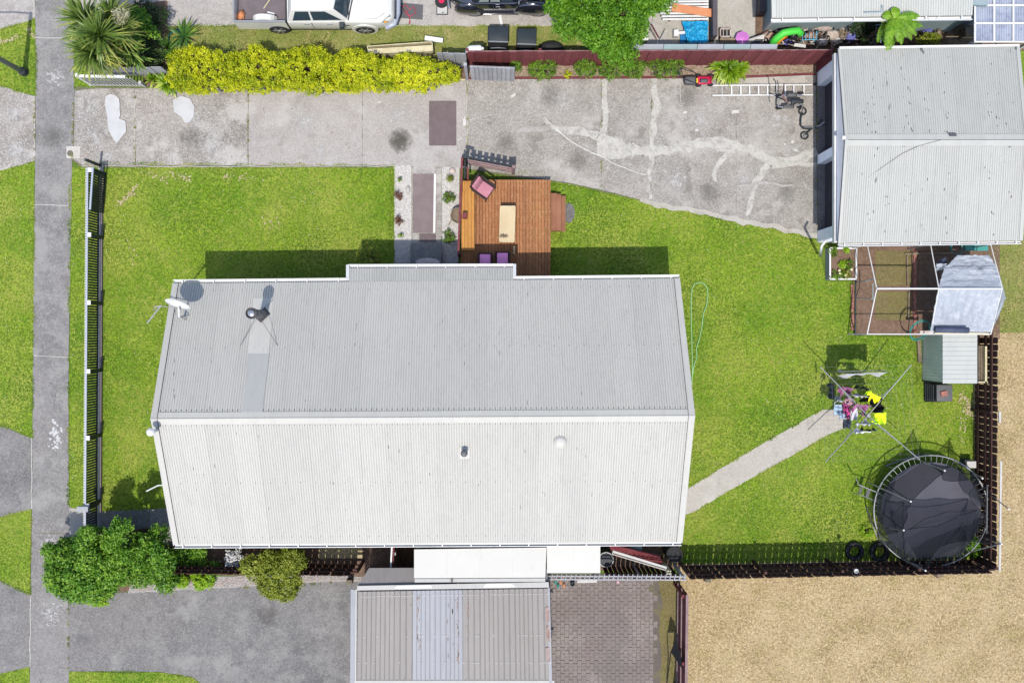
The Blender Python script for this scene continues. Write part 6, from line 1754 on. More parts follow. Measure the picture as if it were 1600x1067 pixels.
def coil(name, label, px, py, z, r, n, m, tilt=.0):
    pts = []
    c = P(px, py, z)
    for i in range(n * 14):
        a = i / 14 * 2 * math.pi; rr = r * (1 + .12 * math.sin(i * .37))
        pts.append((c.x + rr * math.cos(a) + .05 * math.sin(i * .07), c.y + rr * math.sin(a), z + .02 * math.sin(i * .9) + .003 * i * .3 + tilt * math.sin(a)))
    return MB().tube(pts, .012, 5).build(name, M[m], None, label=label, category='hose')
coil('coiled_hose', 'teal hose coiled at the lower bar of the greenhouse', 1436, 516, .9, .32, 3, 'teal', .3)
coil('coiled_hose', 'green grey hoop of hose near the top bar of the greenhouse', 1494, 389, 1.0, .20, 2, 'teal')
coil('coiled_hose', 'pale hose coiled in the neighbour grass beside the iris clump', 275, 60, .05, .28, 3, 'teal')
MB().slab(P(1509, 392, .6), P(1544, 392, .6), P(1544, 382, .7), P(1507, 382, .7), .2).build('green_sack', M['teal'], None, label='dark green plastic sack behind the tarpaulin below the garage roof', category='sack')
for i, (x0, y0, n, dx, dy) in enumerate(((1331, 447, 8, 0, 5.4), (1331, 492, 5, 0, 5.4))):
    br = thing('brick_edging', ('upper' if i == 0 else 'lower') + ' run of terracotta bricks along the left edge of the soil bed', 'edging', P(x0, y0))
    mesh = MB().box(-.045, .045, -.055, .055, 0, .07).mesh('brick', M['brick'])
    for k in range(n): inst('brick', mesh, P(x0 + random.uniform(-.6, .6), y0 + k * dy, .01), br, random.uniform(-.08, .08))
br = thing('brick_edging', 'terracotta brick row dividing the soil beds under the greenhouse', 'edging', P(1428, 450))
mesh = MB().box(-.05, .05, -.10, .10, 0, .06).mesh('brick', M['brick'])
for k in range(15): inst('brick', mesh, P(1428.5 + random.uniform(-.5, .5), 390 + k * 9, .015), br, random.uniform(-.05, .05))
bo = thing('timber_edging', 'bent grey timber edging around the upper weedy bed', 'edging', P(1420, 400))
mb = MB(); mb.beam(P(1414, 397, .05), P(1490, 395, .05), .06, .08); mb.beam(P(1417, 400, .05), P(1418, 446, .05), .05, .08); mb.beam(P(1420, 456, .05), P(1419, 500, .05), .05, .08); mb.build('board', M['oldwood'], bo)

sh = thing('garden_shed', 'small garden shed with green steel wall and ribbed white roof by the right fence', 'shed', P(1480, 560))
sz0, sz1 = 1.45, 1.65
a, b, c, d = P(1473, 599, sz1), P(1527, 599, sz0), P(1527, 520, sz0), P(1473, 520, sz1)
mb = MB()
corrugated(a, d, b, c, 11, .012, shape='rib').build('roof_sheet', M['roofneigh'], sh)
x0, x1, y0, y1 = P(1441, 0).x, P(1518, 0, 1.4).x, P(0, 596, .5).y, P(0, 522, .5).y
bd = MB().hexa([(x0, y0, 0), (x1, y0, 0), (x1, y1, 0), (x0, y1, 0)], [(x0, y0, sz1 - .04), (x1, y0, sz0 - .04), (x1, y1, sz0 - .04), (x0, y1, sz1 - .04)]).build('wall', M['wallgreen'], sh)
mb = MB()
for i in range(15): yy = y0 + (y1 - y0) * (i + .5) / 15; mb.box(x0 - .012, x0 - .002, yy - .03, yy + .03, .02, sz1 - .06)
mb.build('wall_rib', M['wallgreen'], bd)
MB().box(x0 - .02, x0 + .0, y0 - .02, y0 + .03, 0, sz1 - .05).build('corner_trim', M['black'], bd)
MB().beam(P(1435, 531, .05), P(1437, 566, .05), .12, .09).build('timber_sleeper', M['oldwood'], None, label='old timber sleeper against the left wall of the garden shed', category='sleeper')
mb = MB().beam(P(1437, 519, 1.2), P(1458, 519, 1.2), .10, .06).build('timber_offcut', M['card'], None, label='pale timber offcut at the top left corner of the garden shed', category='timber')
MB().beam(P(1460, 519.5, 1.7), P(1545, 522, 1.7), .07, .05).build('timber_batten', M['planter'], None, label='pale batten between the tarpaulin and the shed roof', category='batten')
pl = thing('pallet', 'narrow weathered pallet standing between the shed and the right fence', 'pallet', P(1534, 570))
for i in range(3): MB().beam(P(1529.5 + i * 3.2, 598, .9), P(1529.5 + i * 3.2, 540, .9), .05, .04).build('slat', M['oldwood'], pl)
MB().beam(P(1540, 598, 1.0), P(1540, 541, 1.0), .07, .06).build('rail', M['planter'], pl)
MB().beam(P(1528, 597, 1.0), P(1543, 597, 1.0), .05, .06).build('rail', M['planter'], pl)
# compost bin
cb = thing('compost_bin', 'black plastic compost bin with grey lid below the garden shed', 'bin', P(1460, 612))
x0, x1, y0, y1 = P(1443, 0).x, P(1472, 0).x, P(0, 628, 0).y, P(0, 595, 0).y
lx0, lx1, ly0, ly1 = P(1463, 0, .85).x, P(1488, 0, .85).x, P(0, 627, .85).y, P(0, 601, .85).y
body = MB().hexa([(x0, y0, 0), (x1, y0, 0), (x1, y1, 0), (x0, y1, 0)], [(lx0 + .02, ly0 + .02, .82), (lx1 - .02, ly0 + .02, .82), (lx1 - .02, ly1 - .02, .82), (lx0 + .02, ly1 - .02, .82)]).build('body', M['rubber'], cb)
bevel(body, .05, 3)
for k in range(5):
    t = .15 + k * .15; xx = x0 + (lx0 + .02 - x0) * t; yy0 = y0 + (ly0 - y0) * t; yy1 = y1 + (ly1 - y1) * t
    MB().box(xx - .02, xx + .01, yy0 + .05, yy1 - .05, .82 * t - .03, .82 * t + .03).build('rib', M['darkplastic'], cb)
lid = bevel(MB().box(lx0, lx1, ly0, ly1, .825, .885).build('lid', M['bikegrey'], cb), .05, 3)
c = P(1474.5, 615, .9); MB().obox(c, .888, .955, .22, .17, .2).build('loose_brick', M['brick'], None, label='terracotta brick weighing down the lid of the compost bin', category='brick')
# small pale box near the trampoline
c = P(1517, 725, .45); pb = thing('utility_box', 'small white lidded box on a dark base by the right fence above the trampoline', 'box', (c.x, c.y, 0))
MB().box(c.x - .14, c.x + .18, c.y - .13, c.y + .10, .40, .46).build('lid', M['offwhite'], pb)
MB().box(c.x - .18, c.x + .12, c.y - .12, c.y + .14, 0, .398).build('base', M['darkplastic'], pb)
# ================================================================ TRAMPOLINE
tr = thing('trampoline', 'round trampoline with sagging black safety net at the bottom right corner of the lawn', 'trampoline', P(1455, 798))
th_ = .88
tc = P(1455, 798, th_); TR = 1.98
def on_ring(t, r=TR, z=th_): return Vector((tc.x + r * math.cos(t), tc.y + r * math.sin(t) * .97, z))
MB().tube([on_ring(k * math.pi / 24) for k in range(48)], .026, 8, closed=True).build('ring', M['steel'], tr, smooth=True)
MB().add([on_ring(k * math.pi / 24, 1.73, th_ - .02) for k in range(48)] + [on_ring(k * math.pi / 24, 1.73, th_ - .03) for k in range(48)],
         [tuple(range(48)), tuple(range(95, 47, -1))] + [(k, k + 48, (k + 1) % 48 + 48, (k + 1) % 48) for k in range(48)]).build('jumping_mat', M['trampmat'], tr)
mesh = MB().tube([(0, 0, 0), (.26, 0, 0)], .006, 5).mesh('spring', M['steel'])
for k in range(60):
    t = k * math.pi / 30; q = on_ring(t, 1.72, th_ - .01); o = inst('spring', mesh, q, tr, t)
for k in range(4):
    t = math.radians(20 + 90 * k)
    a, b = on_ring(t - .35), on_ring(t + .35)
    MB().tube([a, (a.x * .97 + tc.x * .03, a.y * .97 + tc.y * .03, .03), (b.x * .97 + tc.x * .03, b.y * .97 + tc.y * .03, .03), b], .022, 6).build('leg', M['steel'], tr)
angs = [225, 193, 151, 108, 58, 15, -28, -102]
tops = [(1412, 828), (1423, 783), (1436, 747), (1476, 735), (1535, 747), (1576, 795), (1565, 849), (1446, 891)]
tops = [(1412, 828, 2.45), (1423, 783, 2.3), (1476, 735, 2.5), (1535, 747, 2.4), (1576, 795, 2.7), (1565, 849, 2.6), (1508, 820, 1.5), (1446, 891, 2.5)]
bases = [(1378, 824), (1365, 757), (1430, 716), (1500, 726), (1542, 768), (1515, 862), (1486, 857), (1408, 872)]
TP = []
for (tx, ty, tz_), (bx_, by_) in zip(tops, bases):
    a = P(bx_, by_, th_); b = P(tx, ty, tz_); TP.append(b)
    if (tx, ty) == (1508, 820): continue
    po = MB().tube([(a.x, a.y, .3), a, b], .019, 6).build('pole', M['steel'], tr)
    MB().ellipsoid(b, .035, .035, .035, 8, 5).build('pole_cap', M['white'], po)
def netpanel(a, b, c, d, sag, seed, nm='net_panel'):
    """a,b along the ring; d,c along the top edge"""
    a, b, c, d = map(Vector, (a, b, c, d)); out = (a + b) / 2 - tc
    def fn(u, v):
        p = a.lerp(b, u).lerp(d.lerp(c, u), v)
        s = math.sin(math.pi * u) * v
        f = (.05 * noise.noise(Vector((u * 4, v * 2, seed))) + .03 * noise.noise(Vector((u * 14, v * 3, seed)))) * (.3 + v)
        return (p.x - out.x * (sag * s * .25 + f), p.y - out.y * (sag * s * .25 + f), p.z - sag * s)
    MB().grid(fn, 14, 10).build(nm, M['net'], tr, smooth=True)
    MB().tube([Vector(fn(k / 14, 1)) for k in range(15)], .012, 4).build('net_cord', M['clothblack'], tr)
R_ = lambda px_, py_: P(px_, py_, th_)
netpanel(R_(1373, 768), R_(1440, 722), TP[2], TP[1], .25, 1)
netpanel(R_(1440, 722), R_(1512, 733), TP[3], TP[2], .9, 2)
netpanel(R_(1512, 733), R_(1544, 792), P(1523, 790, 1.6), TP[3], .3, 3)
netpanel(R_(1370, 840), R_(1370, 768), TP[1], TP[0], .3, 4)
netpanel(R_(1415, 880), R_(1370, 840), TP[0], P(1415, 850, 1.7), .2, 5)
netpanel(R_(1500, 872), R_(1415, 880), TP[0], P(1527, 797, 1.5), .25, 6)
netpanel(R_(1544, 805), R_(1500, 872), P(1508, 845, 1.4), P(1527, 797, 1.5), .2, 7)
netpanel(R_(1540, 830), R_(1440, 884), TP[7], TP[5], .75, 8)
mb = MB()
for a, b in ((P(1412, 828, 2.4), P(1464, 822, 1.9)), (P(1464, 822, 1.9), P(1527, 797, 1.5)), (P(1412, 785, 1.9), P(1412, 828, 2.4)), (P(1378, 800, 1.2), P(1412, 828, 2.4)), (P(1508, 820, 1.5), P(1472, 856, 1.1)), (P(1423, 783, 2.3), P(1387, 757, 1.2)), (P(1413, 786, 2), P(1382, 782, 1.2))):
    m_ = a.lerp(b, .5) - Vector((0, 0, .1)); mb.tube([a, m_, b], .014, 5)
mb.build('net_fold', M['clothblack'], tr)
# ladder hanging at the left of the trampoline
tl = thing('trampoline_ladder', 'little two step metal ladder hooked on the left of the trampoline', 'ladder', P(1350, 762))
MB().tube([P(1337, 746, .9), P(1342, 757, .7), P(1375, 771, .85)], .018, 6).build('rail', M['steel'], tl)
MB().tube([P(1332, 770, .1), P(1343, 772, .5), P(1374, 785, .85)], .018, 6).build('rail', M['steel'], tl)
MB().slab(P(1341, 770, .45), P(1345, 771, .45), P(1349, 759, .45), P(1345, 758, .45), .03).build('step', M['bikegrey'], tl)
MB().slab(P(1352, 776, .7), P(1357, 777, .7), P(1361, 764, .7), P(1356, 762, .7), .03).build('step', M['bikegrey'], tl)
tg = thing('trellis_panel', 'small dark mesh trellis leaning on the fence behind the right side of the trampoline', 'trellis', P(1537, 795))
for i in range(11): MB().tube([P(1527, 768 + i * 7, .5), P(1543, 760 + i * 7, 1.2)], .013, 4).build('bar', M['steel'], tg)
MB().tube([P(1527, 766, .5), P(1524, 836, .5)], .016, 4).build('side_bar', M['steel'], tg)
MB().tube([P(1543, 757, 1.2), P(1542, 834, 1.2)], .016, 4).build('side_bar', M['steel'], tg)
# tyres in the fence shadow
def tyre(px, py, R, lab):
    c = P(px, py, .1); t = thing('tyre', lab, 'tyre', (c.x, c.y, 0), 'black tyres in the fence shadow')
    prof = [(R * .58, 0.02), (R * .9, 0.0), (R, .05), (R, .15), (R * .9, .2), (R * .58, .18), (R * .66, .1), (R * .58, .02)]
    mb = MB(); n_ = 28; base = 0
    for r, z in prof[:-1]:
        for k in range(n_): mb.v.append((c.x + r * math.cos(2 * math.pi * k / n_), c.y + r * math.sin(2 * math.pi * k / n_), z))
    m_ = len(prof) - 1
    for i in range(m_):
        j = (i + 1) % m_
        for k in range(n_):
            l = (k + 1) % n_; mb.f.append((i * n_ + k, i * n_ + l, j * n_ + l, j * n_ + k))
    mb.build('tread', M['rubber'], t, smooth=True)
tyre(1335, 861, .33, 'black tyre lying in the fence shadow, the left of two')
tyre(1374, 862, .35, 'black tyre lying in the fence shadow, half under the trampoline edge')

# ================================================================ CLOTHESLINE
clo = thing('clothesline', 'rotary clothesline with four long arms at the end of the concrete path', 'clothesline', P(1325, 640))
hub = P(1356, 649, 1.78)
base = Vector((hub.x, hub.y, 0))
MB().tube([base, hub], .03, 8).build('mast', M['steel'], clo)
MB().cyl(hub, .06, 1.74, 1.86, 12).build('hub', M['steel'], clo)
tips = [P(1281.5, 573, 2.02), P(1424, 570, 2.02), P(1437, 718, 2.02), P(1290, 721, 2.02)]
for q in tips:
    MB().tube([hub, q], .017, 6).build('arm', M['steel'], clo)
    MB().tube([hub - Vector((0, 0, .45)), hub.lerp(q, .62)], .012, 5).build('strut', M['steel'], clo)
mb = MB()
arms = lambda i, f: hub.lerp(tips[i % 4], f)
for f in (.40, .52, .64, .76, .88, .99):
    for i in range(4):
        a, b = arms(i, f), arms(i + 1, f); mb.tube([a, a.lerp(b, .5) - Vector((0, 0, .03)), b], .0022, 4)
mb.build('line_wire', M['steel'], clo)
def cloth(name, label, a, b, drop, mat, seed, cat='clothing', wave=.05, taper=1.0, group=None, raggedb=.06, slope=.0):
    """hangs from a to b"""
    a, b = Vector(a), Vector(b); d = (b - a).normalized(); n_ = Vector((-d.y, d.x, 0)); c_ = (a + b) / 2
    def fn(u, v):
        uu = .5 + (u - .5) * (1 + (taper - 1) * v)
        p = a.lerp(b, uu)
        w_ = wave * noise.noise(Vector((u * 4 + seed, v * 1.2, seed))) * (v + .15) * 2 + wave * .5 * math.sin(u * 17 + seed) * v
        dr = drop * (1 + raggedb * noise.noise(Vector((u * 3, seed, 0))) * 2)
        return (p.x + n_.x * w_, p.y + n_.y * w_ - slope * v, p.z - dr * v + .012 * (1 - v))
    return MB().grid(fn, 14, 10, .004).build(name, M[mat], None, smooth=True, label=label, category=cat)
W = lambda i, f, t: arms(i, f).lerp(arms(i + 1, f), t)
cloth('towel', 'long grey and white towel hanging on the upper line of the rotary clothesline', P(1321, 580, 2.0), P(1388, 578, 2.0), .75, 'clothwhite', 1, 'towel', .05, slope=.06)
cloth('towel', 'white towel edge hanging just below the long grey towel on the clothesline', P(1322, 584, 1.95), P(1388, 581.5, 1.95), .80, 'clothwhite', 1.4, 'towel', .05, slope=.14)
cloth('shirt', 'mauve pink top on the second line left of centre', P(1317, 604, 1.95), P(1336, 608, 1.95), .55, 'clothpink', 2, wave=.12, slope=.2)
cloth('shirt', 'mauve pink garment along the inner line above the hub', P(1338, 631, 1.9), P(1362, 634, 1.9), .5, 'clothpink', 3, wave=.12, slope=.2)
cloth('shorts', 'black garment hanging right of the mauve pink top', P(1337, 606, 1.93), P(1366, 608, 1.93), .35, 'clothblack', 3.4, wave=.06)
cloth('shirt', 'thin white shirt between the two mauve pink garments', P(1328, 617, 1.92), P(1362, 620, 1.92), .45, 'clothwhite', 4, wave=.08)
cloth('vest', 'fluorescent yellow garment at the top of the black jacket on the right lines', P(1357, 612, 1.95), P(1376, 621, 1.95), .3, 'hivisy', 5, wave=.12, slope=.25)
cloth('vest', 'fluorescent green garment tip left of the yellow one', P(1352, 613, 1.93), P(1362, 611, 1.93), .2, 'hivis', 5.5, wave=.08, slope=.15)
cloth('jacket', 'black jacket hanging on the right lines above the fluorescent vest', P(1382, 646, 1.93), P(1376, 621, 1.93), .75, 'clothblack', 6, wave=.28)
cloth('trousers', 'black trousers on the inner right line beside the black jacket', P(1371, 640, 1.88), P(1364, 622, 1.88), .8, 'clothblack', 6.6, wave=.2)
MB().grid(lambda u, v: tuple(P(1367 + 17.5 * u, 646 + 17 * v - 2 * u, 1.86 - .35 * math.sin(v * 1.4) - .10 * math.sin(u * 3 + v * 2)) + Vector((0, 0, .05 * noise.noise(Vector((u * 4, v * 4, 2)))))), 12, 12, .004).build('vest', M['hivis'], None, smooth=True, label='large fluorescent green vest spread over the lower right lines', category='clothing')
cloth('vest', 'lime coloured hem draped over the lower right arm', P(1364, 659, 1.9), P(1384, 662.5, 1.9), .12, 'hivis', 7.7, wave=.08)
def flatcloth(name, label, x0, y0, x1, y1, z, mat, seed, cat='clothing'):
    return MB().grid(lambda u, v: tuple(P(x0 + (x1 - x0) * u + 1.5 * noise.noise(Vector((v * 3, seed, u))), y0 + (y1 - y0) * v + 1.5 * noise.noise(Vector((u * 3, seed, 5))), z + .14 * noise.noise(Vector((u * 4, v * 4, seed))) + .05 * math.sin(u * 11 + seed))), 10, 10, .005).build(name, M[mat], None, smooth=True, label=label, category=cat)
flatcloth('shirt', 'pale blue shirt hanging at the left lines above the path end', 1303, 632, 1318, 648, 1.45, 'clothblue', 1)
cloth('shirt', 'small white and navy top at the upper left of the washing cluster', P(1310, 624, 1.9), P(1318, 627, 1.9), .45, 'clothwhite', 8, wave=.2)
flatcloth('dress', 'navy and pink printed dress in the middle of the left washing cluster', 1317, 627, 1329, 654, 1.5, 'clothprint', 2)
flatcloth('blouse', 'floral blouse at the top of the left washing cluster', 1320, 622, 1334, 634, 1.6, 'clothfloral', 3)
flatcloth('shirt', 'white shirt at the right of the left washing cluster', 1329, 637, 1340, 656, 1.4, 'clothwhite', 4)
flatcloth('trousers', 'dark navy trousers hanging lowest in the left washing cluster, over the path end', 1317, 655, 1330, 669, 1.2, 'clothnavy', 5)
flatcloth('socks', 'pale blue small garment over the dark navy trousers', 1311, 646, 1321, 654, 1.55, 'clothblue', 6)
cloth('underwear', 'narrow white and black garment row just below the hub', P(1343, 662, 1.9), P(1366, 663, 1.9), .28, 'clothwhite', 9, wave=.1)
cloth('underwear', 'white and brown garment row on the lower left line', P(1338, 675, 1.93), P(1371, 673, 1.93), .22, 'clothwhite', 10, wave=.1)
cloth('underwear', 'dark garment above the white and brown row on the lower left line', P(1346, 672, 1.9), P(1370, 671.5, 1.9), .2, 'brown', 11, wave=.08)
cloth('towel', 'dark towel hanging at the far left line of the clothesline', P(1304, 625, 1.95), P(1303, 600, 1.95), .55, 'clothnavy', 12, 'towel', .04)

# ================================================================ THINGS ON THE DRIVEWAY
# ladder
la = thing('ladder', 'white aluminium ladder lying along the top of the driveway', 'ladder', P(1195, 141))
MB().beam(P(1113, 134, .1), P(1269, 133, .1), .045, .03).build('stile', M['white'], la)
MB().beam(P(1113, 149.5, .1), P(1270, 148.5, .1), .045, .03).build('stile', M['white'], la)
for i, x in enumerate((1128, 1143, 1157.5, 1171, 1185, 1199, 1213, 1227, 1240, 1256)):
    MB().beam(P(x, 134, .1), P(x, 149, .1), .05 if i else .02, .02).build('rung', M['white'], la)
MB().obox(P(1272, 133, 0), .06, .14, .09, .06).build('foot', M['darkplastic'], la)
# lawn mower
mw_ = thing('lawn_mower', 'crimson and grey lawn mower with folded handle at the left of the strappy clump', 'lawn mower', P(1092, 127))
bevel(MB().hexa([P(1088, 134, .12), P(1113, 132, .12), P(1112, 118, .12), P(1088, 118, .12)], [P(1090, 132, .34), P(1109, 130, .34), P(1108, 121, .34), P(1090, 120, .34)]).build('deck_shell', M['mowerred'], mw_), .04, 3)
bevel(MB().hexa([P(1093, 130, .34), P(1107, 130, .34), P(1107, 123, .34), P(1093, 123, .34)], [P(1095, 129, .50), P(1105, 129, .50), P(1105, 124, .50), P(1095, 124, .50)]).build('engine_cover', M['bikegrey'], mw_), .03, 2)
bevel(MB().hexa([P(1069, 134, .15), P(1088, 134, .15), P(1088, 118, .15), P(1069, 119, .15)], [P(1070, 131, .52), P(1087, 131, .50), P(1087, 120, .50), P(1070, 120, .52)]).build('grass_catcher', M['bikegrey'], mw_), .05, 3)
MB().box(P(1088, 0, .5).x, P(1090, 0, .5).x, P(0, 130, .5).y, P(0, 123, .5).y, .50, .53).build('handle_tab', M['yellowplastic'], mw_)
mb = MB(); mb.tube([P(1092, 119, .4), P(1084, 113, .7), P(1063, 107, .95), P(1060, 112, .95), P(1062, 120, .9)], .016, 6); mb.tube([P(1092, 132, .4), P(1075, 126, .6), P(1062, 120, .9), P(1058, 122, .9)], .016, 6); mb.tube([P(1064, 107, .9), P(1067, 121, .7)], .014, 6)
mb.build('handle', M['black'], mw_)
for x, y in ((1091, 118.5), (1110, 118.5), (1091, 134.5), (1110, 133.5)):
    c = P(x, y, .1); MB().lathe((c.x, c.y, .10), [(.09, -.02), (.1, -.01), (.1, .03), (.03, .03)], 14, axis='y').build('wheel', M['rubber'], mw_)
# kick scooter lying down
def wheel_flat(par, px, py, r, z=.06, name='wheel'):
    c = P(px, py, z); mb = MB()
    mb.tube([(c.x + r * math.cos(k * math.pi / 10), c.y + r * math.sin(k * math.pi / 10), z) for k in range(20)], r * .22, 6, closed=True)
    w_ = mb.build(name, M['rubber'], par, smooth=True)
    mb = MB()
    for k in range(5): mb.beam((c.x, c.y, z), (c.x + r * math.cos(k * 1.257), c.y + r * math.sin(k * 1.257), z), r * .12, .02)
    mb.cyl(c, r * .25, z - .03, z + .03, 10); mb.build('rim', M['steel'], w_)
ks = thing('kick_scooter', 'black kick scooter lying on its side at the roller door', 'scooter', P(1256, 195))
wheel_flat(ks, 1254, 174, .125); wheel_flat(ks, 1257, 212, .125)
MB().tube([P(1253, 176, .1), P(1251, 186, .1), P(1251, 196, .12), P(1255, 201, .14), P(1268, 202, .12)], .03, 7).build('frame', M['black'], ks)
MB().tube([P(1258, 211, .1), P(1267, 203, .14), P(1276, 198, .2)], .022, 6).build('fork', M['black'], ks)
MB().beam(P(1256, 199, .14), P(1271, 199, .14), .03, .03).build('footboard', M['steel'], ks)
MB().tube([P(1275, 198, .2), P(1282, 196, .3), P(1288, 191, .35)], .018, 6).build('handlebar', M['chrome'], ks)
MB().tube([P(1278, 195, .3), P(1285, 187, .35)], .022, 6).build('grip', M['rubber'], ks)
# small motorised trolley bike
mbk = thing('mini_bike', 'grey and chrome pedal machine with handlebars standing over the ladder', 'mini bike', P(1235, 158))
bevel(MB().hexa([P(1228, 152, .45), P(1246, 152, .45), P(1245, 145.5, .45), P(1230, 145.5, .45)], [P(1229, 151.5, .58), P(1245, 151.5, .58), P(1243, 146, .60), P(1232, 146, .60)]).build('side_panel', M['bikegrey'], mbk), .02)
bevel(MB().hexa([P(1235, 163, .4), P(1256, 162, .4), P(1256, 155, .4), P(1236, 154, .4)], [P(1236, 162, .62), P(1255, 161, .60), P(1254, 156, .60), P(1237, 155, .62)]).build('seat', M['darkplastic'], mbk), .03)
bevel(MB().hexa([P(1223, 170, .3), P(1241, 170, .3), P(1241, 164, .3), P(1224, 163, .3)], [P(1224, 169.5, .42), P(1240, 169.5, .42), P(1240, 165, .42), P(1225, 164, .42)]).build('footrest', M['bikegrey'], mbk), .02)
mb = MB()
for a, b in (((1216, 167), (1228, 168)), ((1216, 167), (1219, 152)), ((1228, 165), (1240, 160)), ((1240, 168), (1252, 163)), ((1216, 152), (1230, 149)), ((1244, 148), (1256, 150)), ((1254, 162), (1253, 170))): mb.tube([P(*a, .35), P(*b, .38)], .022, 6)
mb.build('frame', M['chrome'], mbk)
MB().tube([P(1208, 123, 1.0), P(1212, 128, 1.05), P(1213, 146, .9), P(1212, 160, .95), P(1213, 167, .95)], .017, 6).build('handlebar', M['black'], mbk)
MB().tube([P(1225, 131, .9), P(1224, 144, .7), P(1220, 150, .5)], .017, 6).build('lever', M['rubber'], mbk)
mb = MB(); mb.tube([P(1213, 152, .9), P(1222, 155, .5), P(1228, 158, .4)], .02, 6); mb.build('steering_stem', M['black'], mbk)
MB().tube([P(1222, 142, .6), P(1226, 160, .45), P(1229, 154, .5), P(1231, 160, .4)], .012, 5).build('cable', M['redk'], mbk)
for x, y in ((1217, 170), (1216, 150), (1251, 147), (1250, 168)):
    c = P(x, y, .1); MB().lathe((c.x, c.y, .11), [(.09, -.02), (.11, -.01), (.11, .03), (.03, .03)], 14, axis='y').build('wheel', M['rubber'], mbk)
# hose loop on the lawn
hp = [(1082, 587), (1084, 572), (1089, 558), (1088, 545), (1093, 528), (1097, 508), (1099, 490), (1104, 478), (1106, 462), (1105, 450), (1100, 443), (1093, 441), (1085, 444), (1081, 452), (1080, 470), (1080, 500), (1081, 540), (1082, 575), (1081, 600)]
MB().tube([P(x, y, .03) for x, y in hp], .019, 6).build('garden_hose', M['hose'], None, smooth=True, label='pale green garden hose in a long narrow loop on the lawn beside the house', category='hose')
# street lamp: base in view, the rest leans out of frame
lp = thing('street_lamp', 'grey street lamp post with curved arm on the grass berm at top left', 'street lamp', P(39, 114))
c = P(39, 114, 0)
MB().tube([(c.x, c.y, 0), (c.x, c.y, 5.0)], .095, 14, r2=.06).build('pole', M['steel'], lp, smooth=True)
MB().lathe((c.x, c.y, 0), [(.14, 0), (.14, .25), (.10, .3), (.09, .3)], 14).build('base', M['darkplastic'], lp)
MB().tube([(c.x, c.y, 4.97), (c.x - .5, c.y - .03, 5.15), (c.x - 1.5, c.y - .05, 5.2)], .03, 8).build('arm', M['steel'], lp)
MB().ellipsoid((c.x - 1.75, c.y - .05, 5.18), .32, .12, .07, 14, 6).build('lamp_head', M['offwhite'], lp, smooth=True)

# ================================================================ VEHICLES
def wheel_v(par, x, y, z, R, wid, side, rim='chrome', name='wheel', spokes=6):
    w_ = MB().lathe((x, y, z), [(R * .6, -wid / 2), (R * .95, -wid / 2), (R, -wid / 3), (R, wid / 3), (R * .95, wid / 2), (R * .6, wid / 2)], 24, axis='y').build(name, M['rubber'], par, smooth=False)
    s = side; yy = y + s * wid / 2
    mb = MB()
    for k in range(spokes):
        t = k * 2 * math.pi / spokes
        mb.beam((x, yy + s * .004, z), (x + R * .62 * math.cos(t), yy + s * .004, z + R * .62 * math.sin(t)), R * .2, .03, up=(0, s, 0))
    mb.lathe((x, yy, z), [(R * .18, -.02), (R * .16, s * .035)], 12, axis='y'); mb.build('rim', M[rim], w_)
    return w_
# --- cream white double cab ute; front towards +x
ut = thing('pickup_truck', 'cream white double cab pickup with open tray cut off by the top edge', 'pickup truck', P(492, 0))
uy = P(0, 44.5, .55).y + .92                       # centre line
X = lambda px_, h: P(px_, 0, h).x
ux0, ux1 = X(367, .95), X(617, .7)
def loft(secs, name, m, par, smooth=True):
    """secs: list of (x, [(y,z)...]) mirrored about y=0, lofted"""
    mb = MB(); n_ = None
    for x, pr in secs:
        ring = [(x, uy_ + y, z) for y, z in pr] + [(x, uy_ - y, z) for y, z in reversed(pr)]
        n_ = len(ring); mb.v += ring
    for i in range(len(secs) - 1):
        for k in range(n_ - 1): mb.f.append((i * n_ + k, i * n_ + k + 1, (i + 1) * n_ + k + 1, (i + 1) * n_ + k))
    mb.f.append(tuple(range(n_ - 1, -1, -1))); mb.f.append(tuple((len(secs) - 1) * n_ + k for k in range(n_)))
    me_o = mb.build(name, m, par)
    bmm = bmesh.new(); bmm.from_mesh(me_o.data); bmesh.ops.recalc_face_normals(bmm, faces=bmm.faces); bmm.to_mesh(me_o.data); bmm.free()
    if smooth: bevel(me_o, .025, 2)
    return me_o
uy_ = uy
H_ = .915
def usec(w, zb, zs, zt, crown=.02): return [(w * .96, zb), (w, zb + .15), (w, zs), (w * .965, zt - .06), (w * .90, zt), (w * .45, zt + crown), (0, zt + crown)]
xh0, xh1 = X(535, 1.1), ux1                          # bonnet range
xc0 = X(447, 1.2)                                     # cab back
secs = [(xc0, usec(H_, .35, .80, 1.08)), (xh0 - .1, usec(H_, .35, .80, 1.08)), (xh0 + .5, usec(H_, .35, .8, 1.06, .05)), (xh1 - .55, usec(H_ * .985, .35, .78, 1.0, .05)), (xh1 - .28, usec(H_ * .93, .36, .72, .95, .04)), (xh1 - .09, usec(H_ * .80, .38, .62, .86, .03)), (xh1, usec(H_ * .66, .40, .55, .70, .01))]
body = loft(secs, 'body', M['carwhite'], ut)
zc = 1.07
def csec(w, z): return w, z
cab = MB()
xr0, xr1 = X(452, 1.75), X(521, 1.75)
wr, wb = .70, .87
bot = [(xc0 + .02, -wb), (xh0 + .15, -wb * .97), (xh0 + .32, 0), (xh0 + .15, wb * .97), (xc0 + .02, wb)]
top_ = [(xr0 + .05, -wr), (xr1 - .05, -wr), (xr1 + .10, 0), (xr1 - .05, wr), (xr0 + .05, wr)]
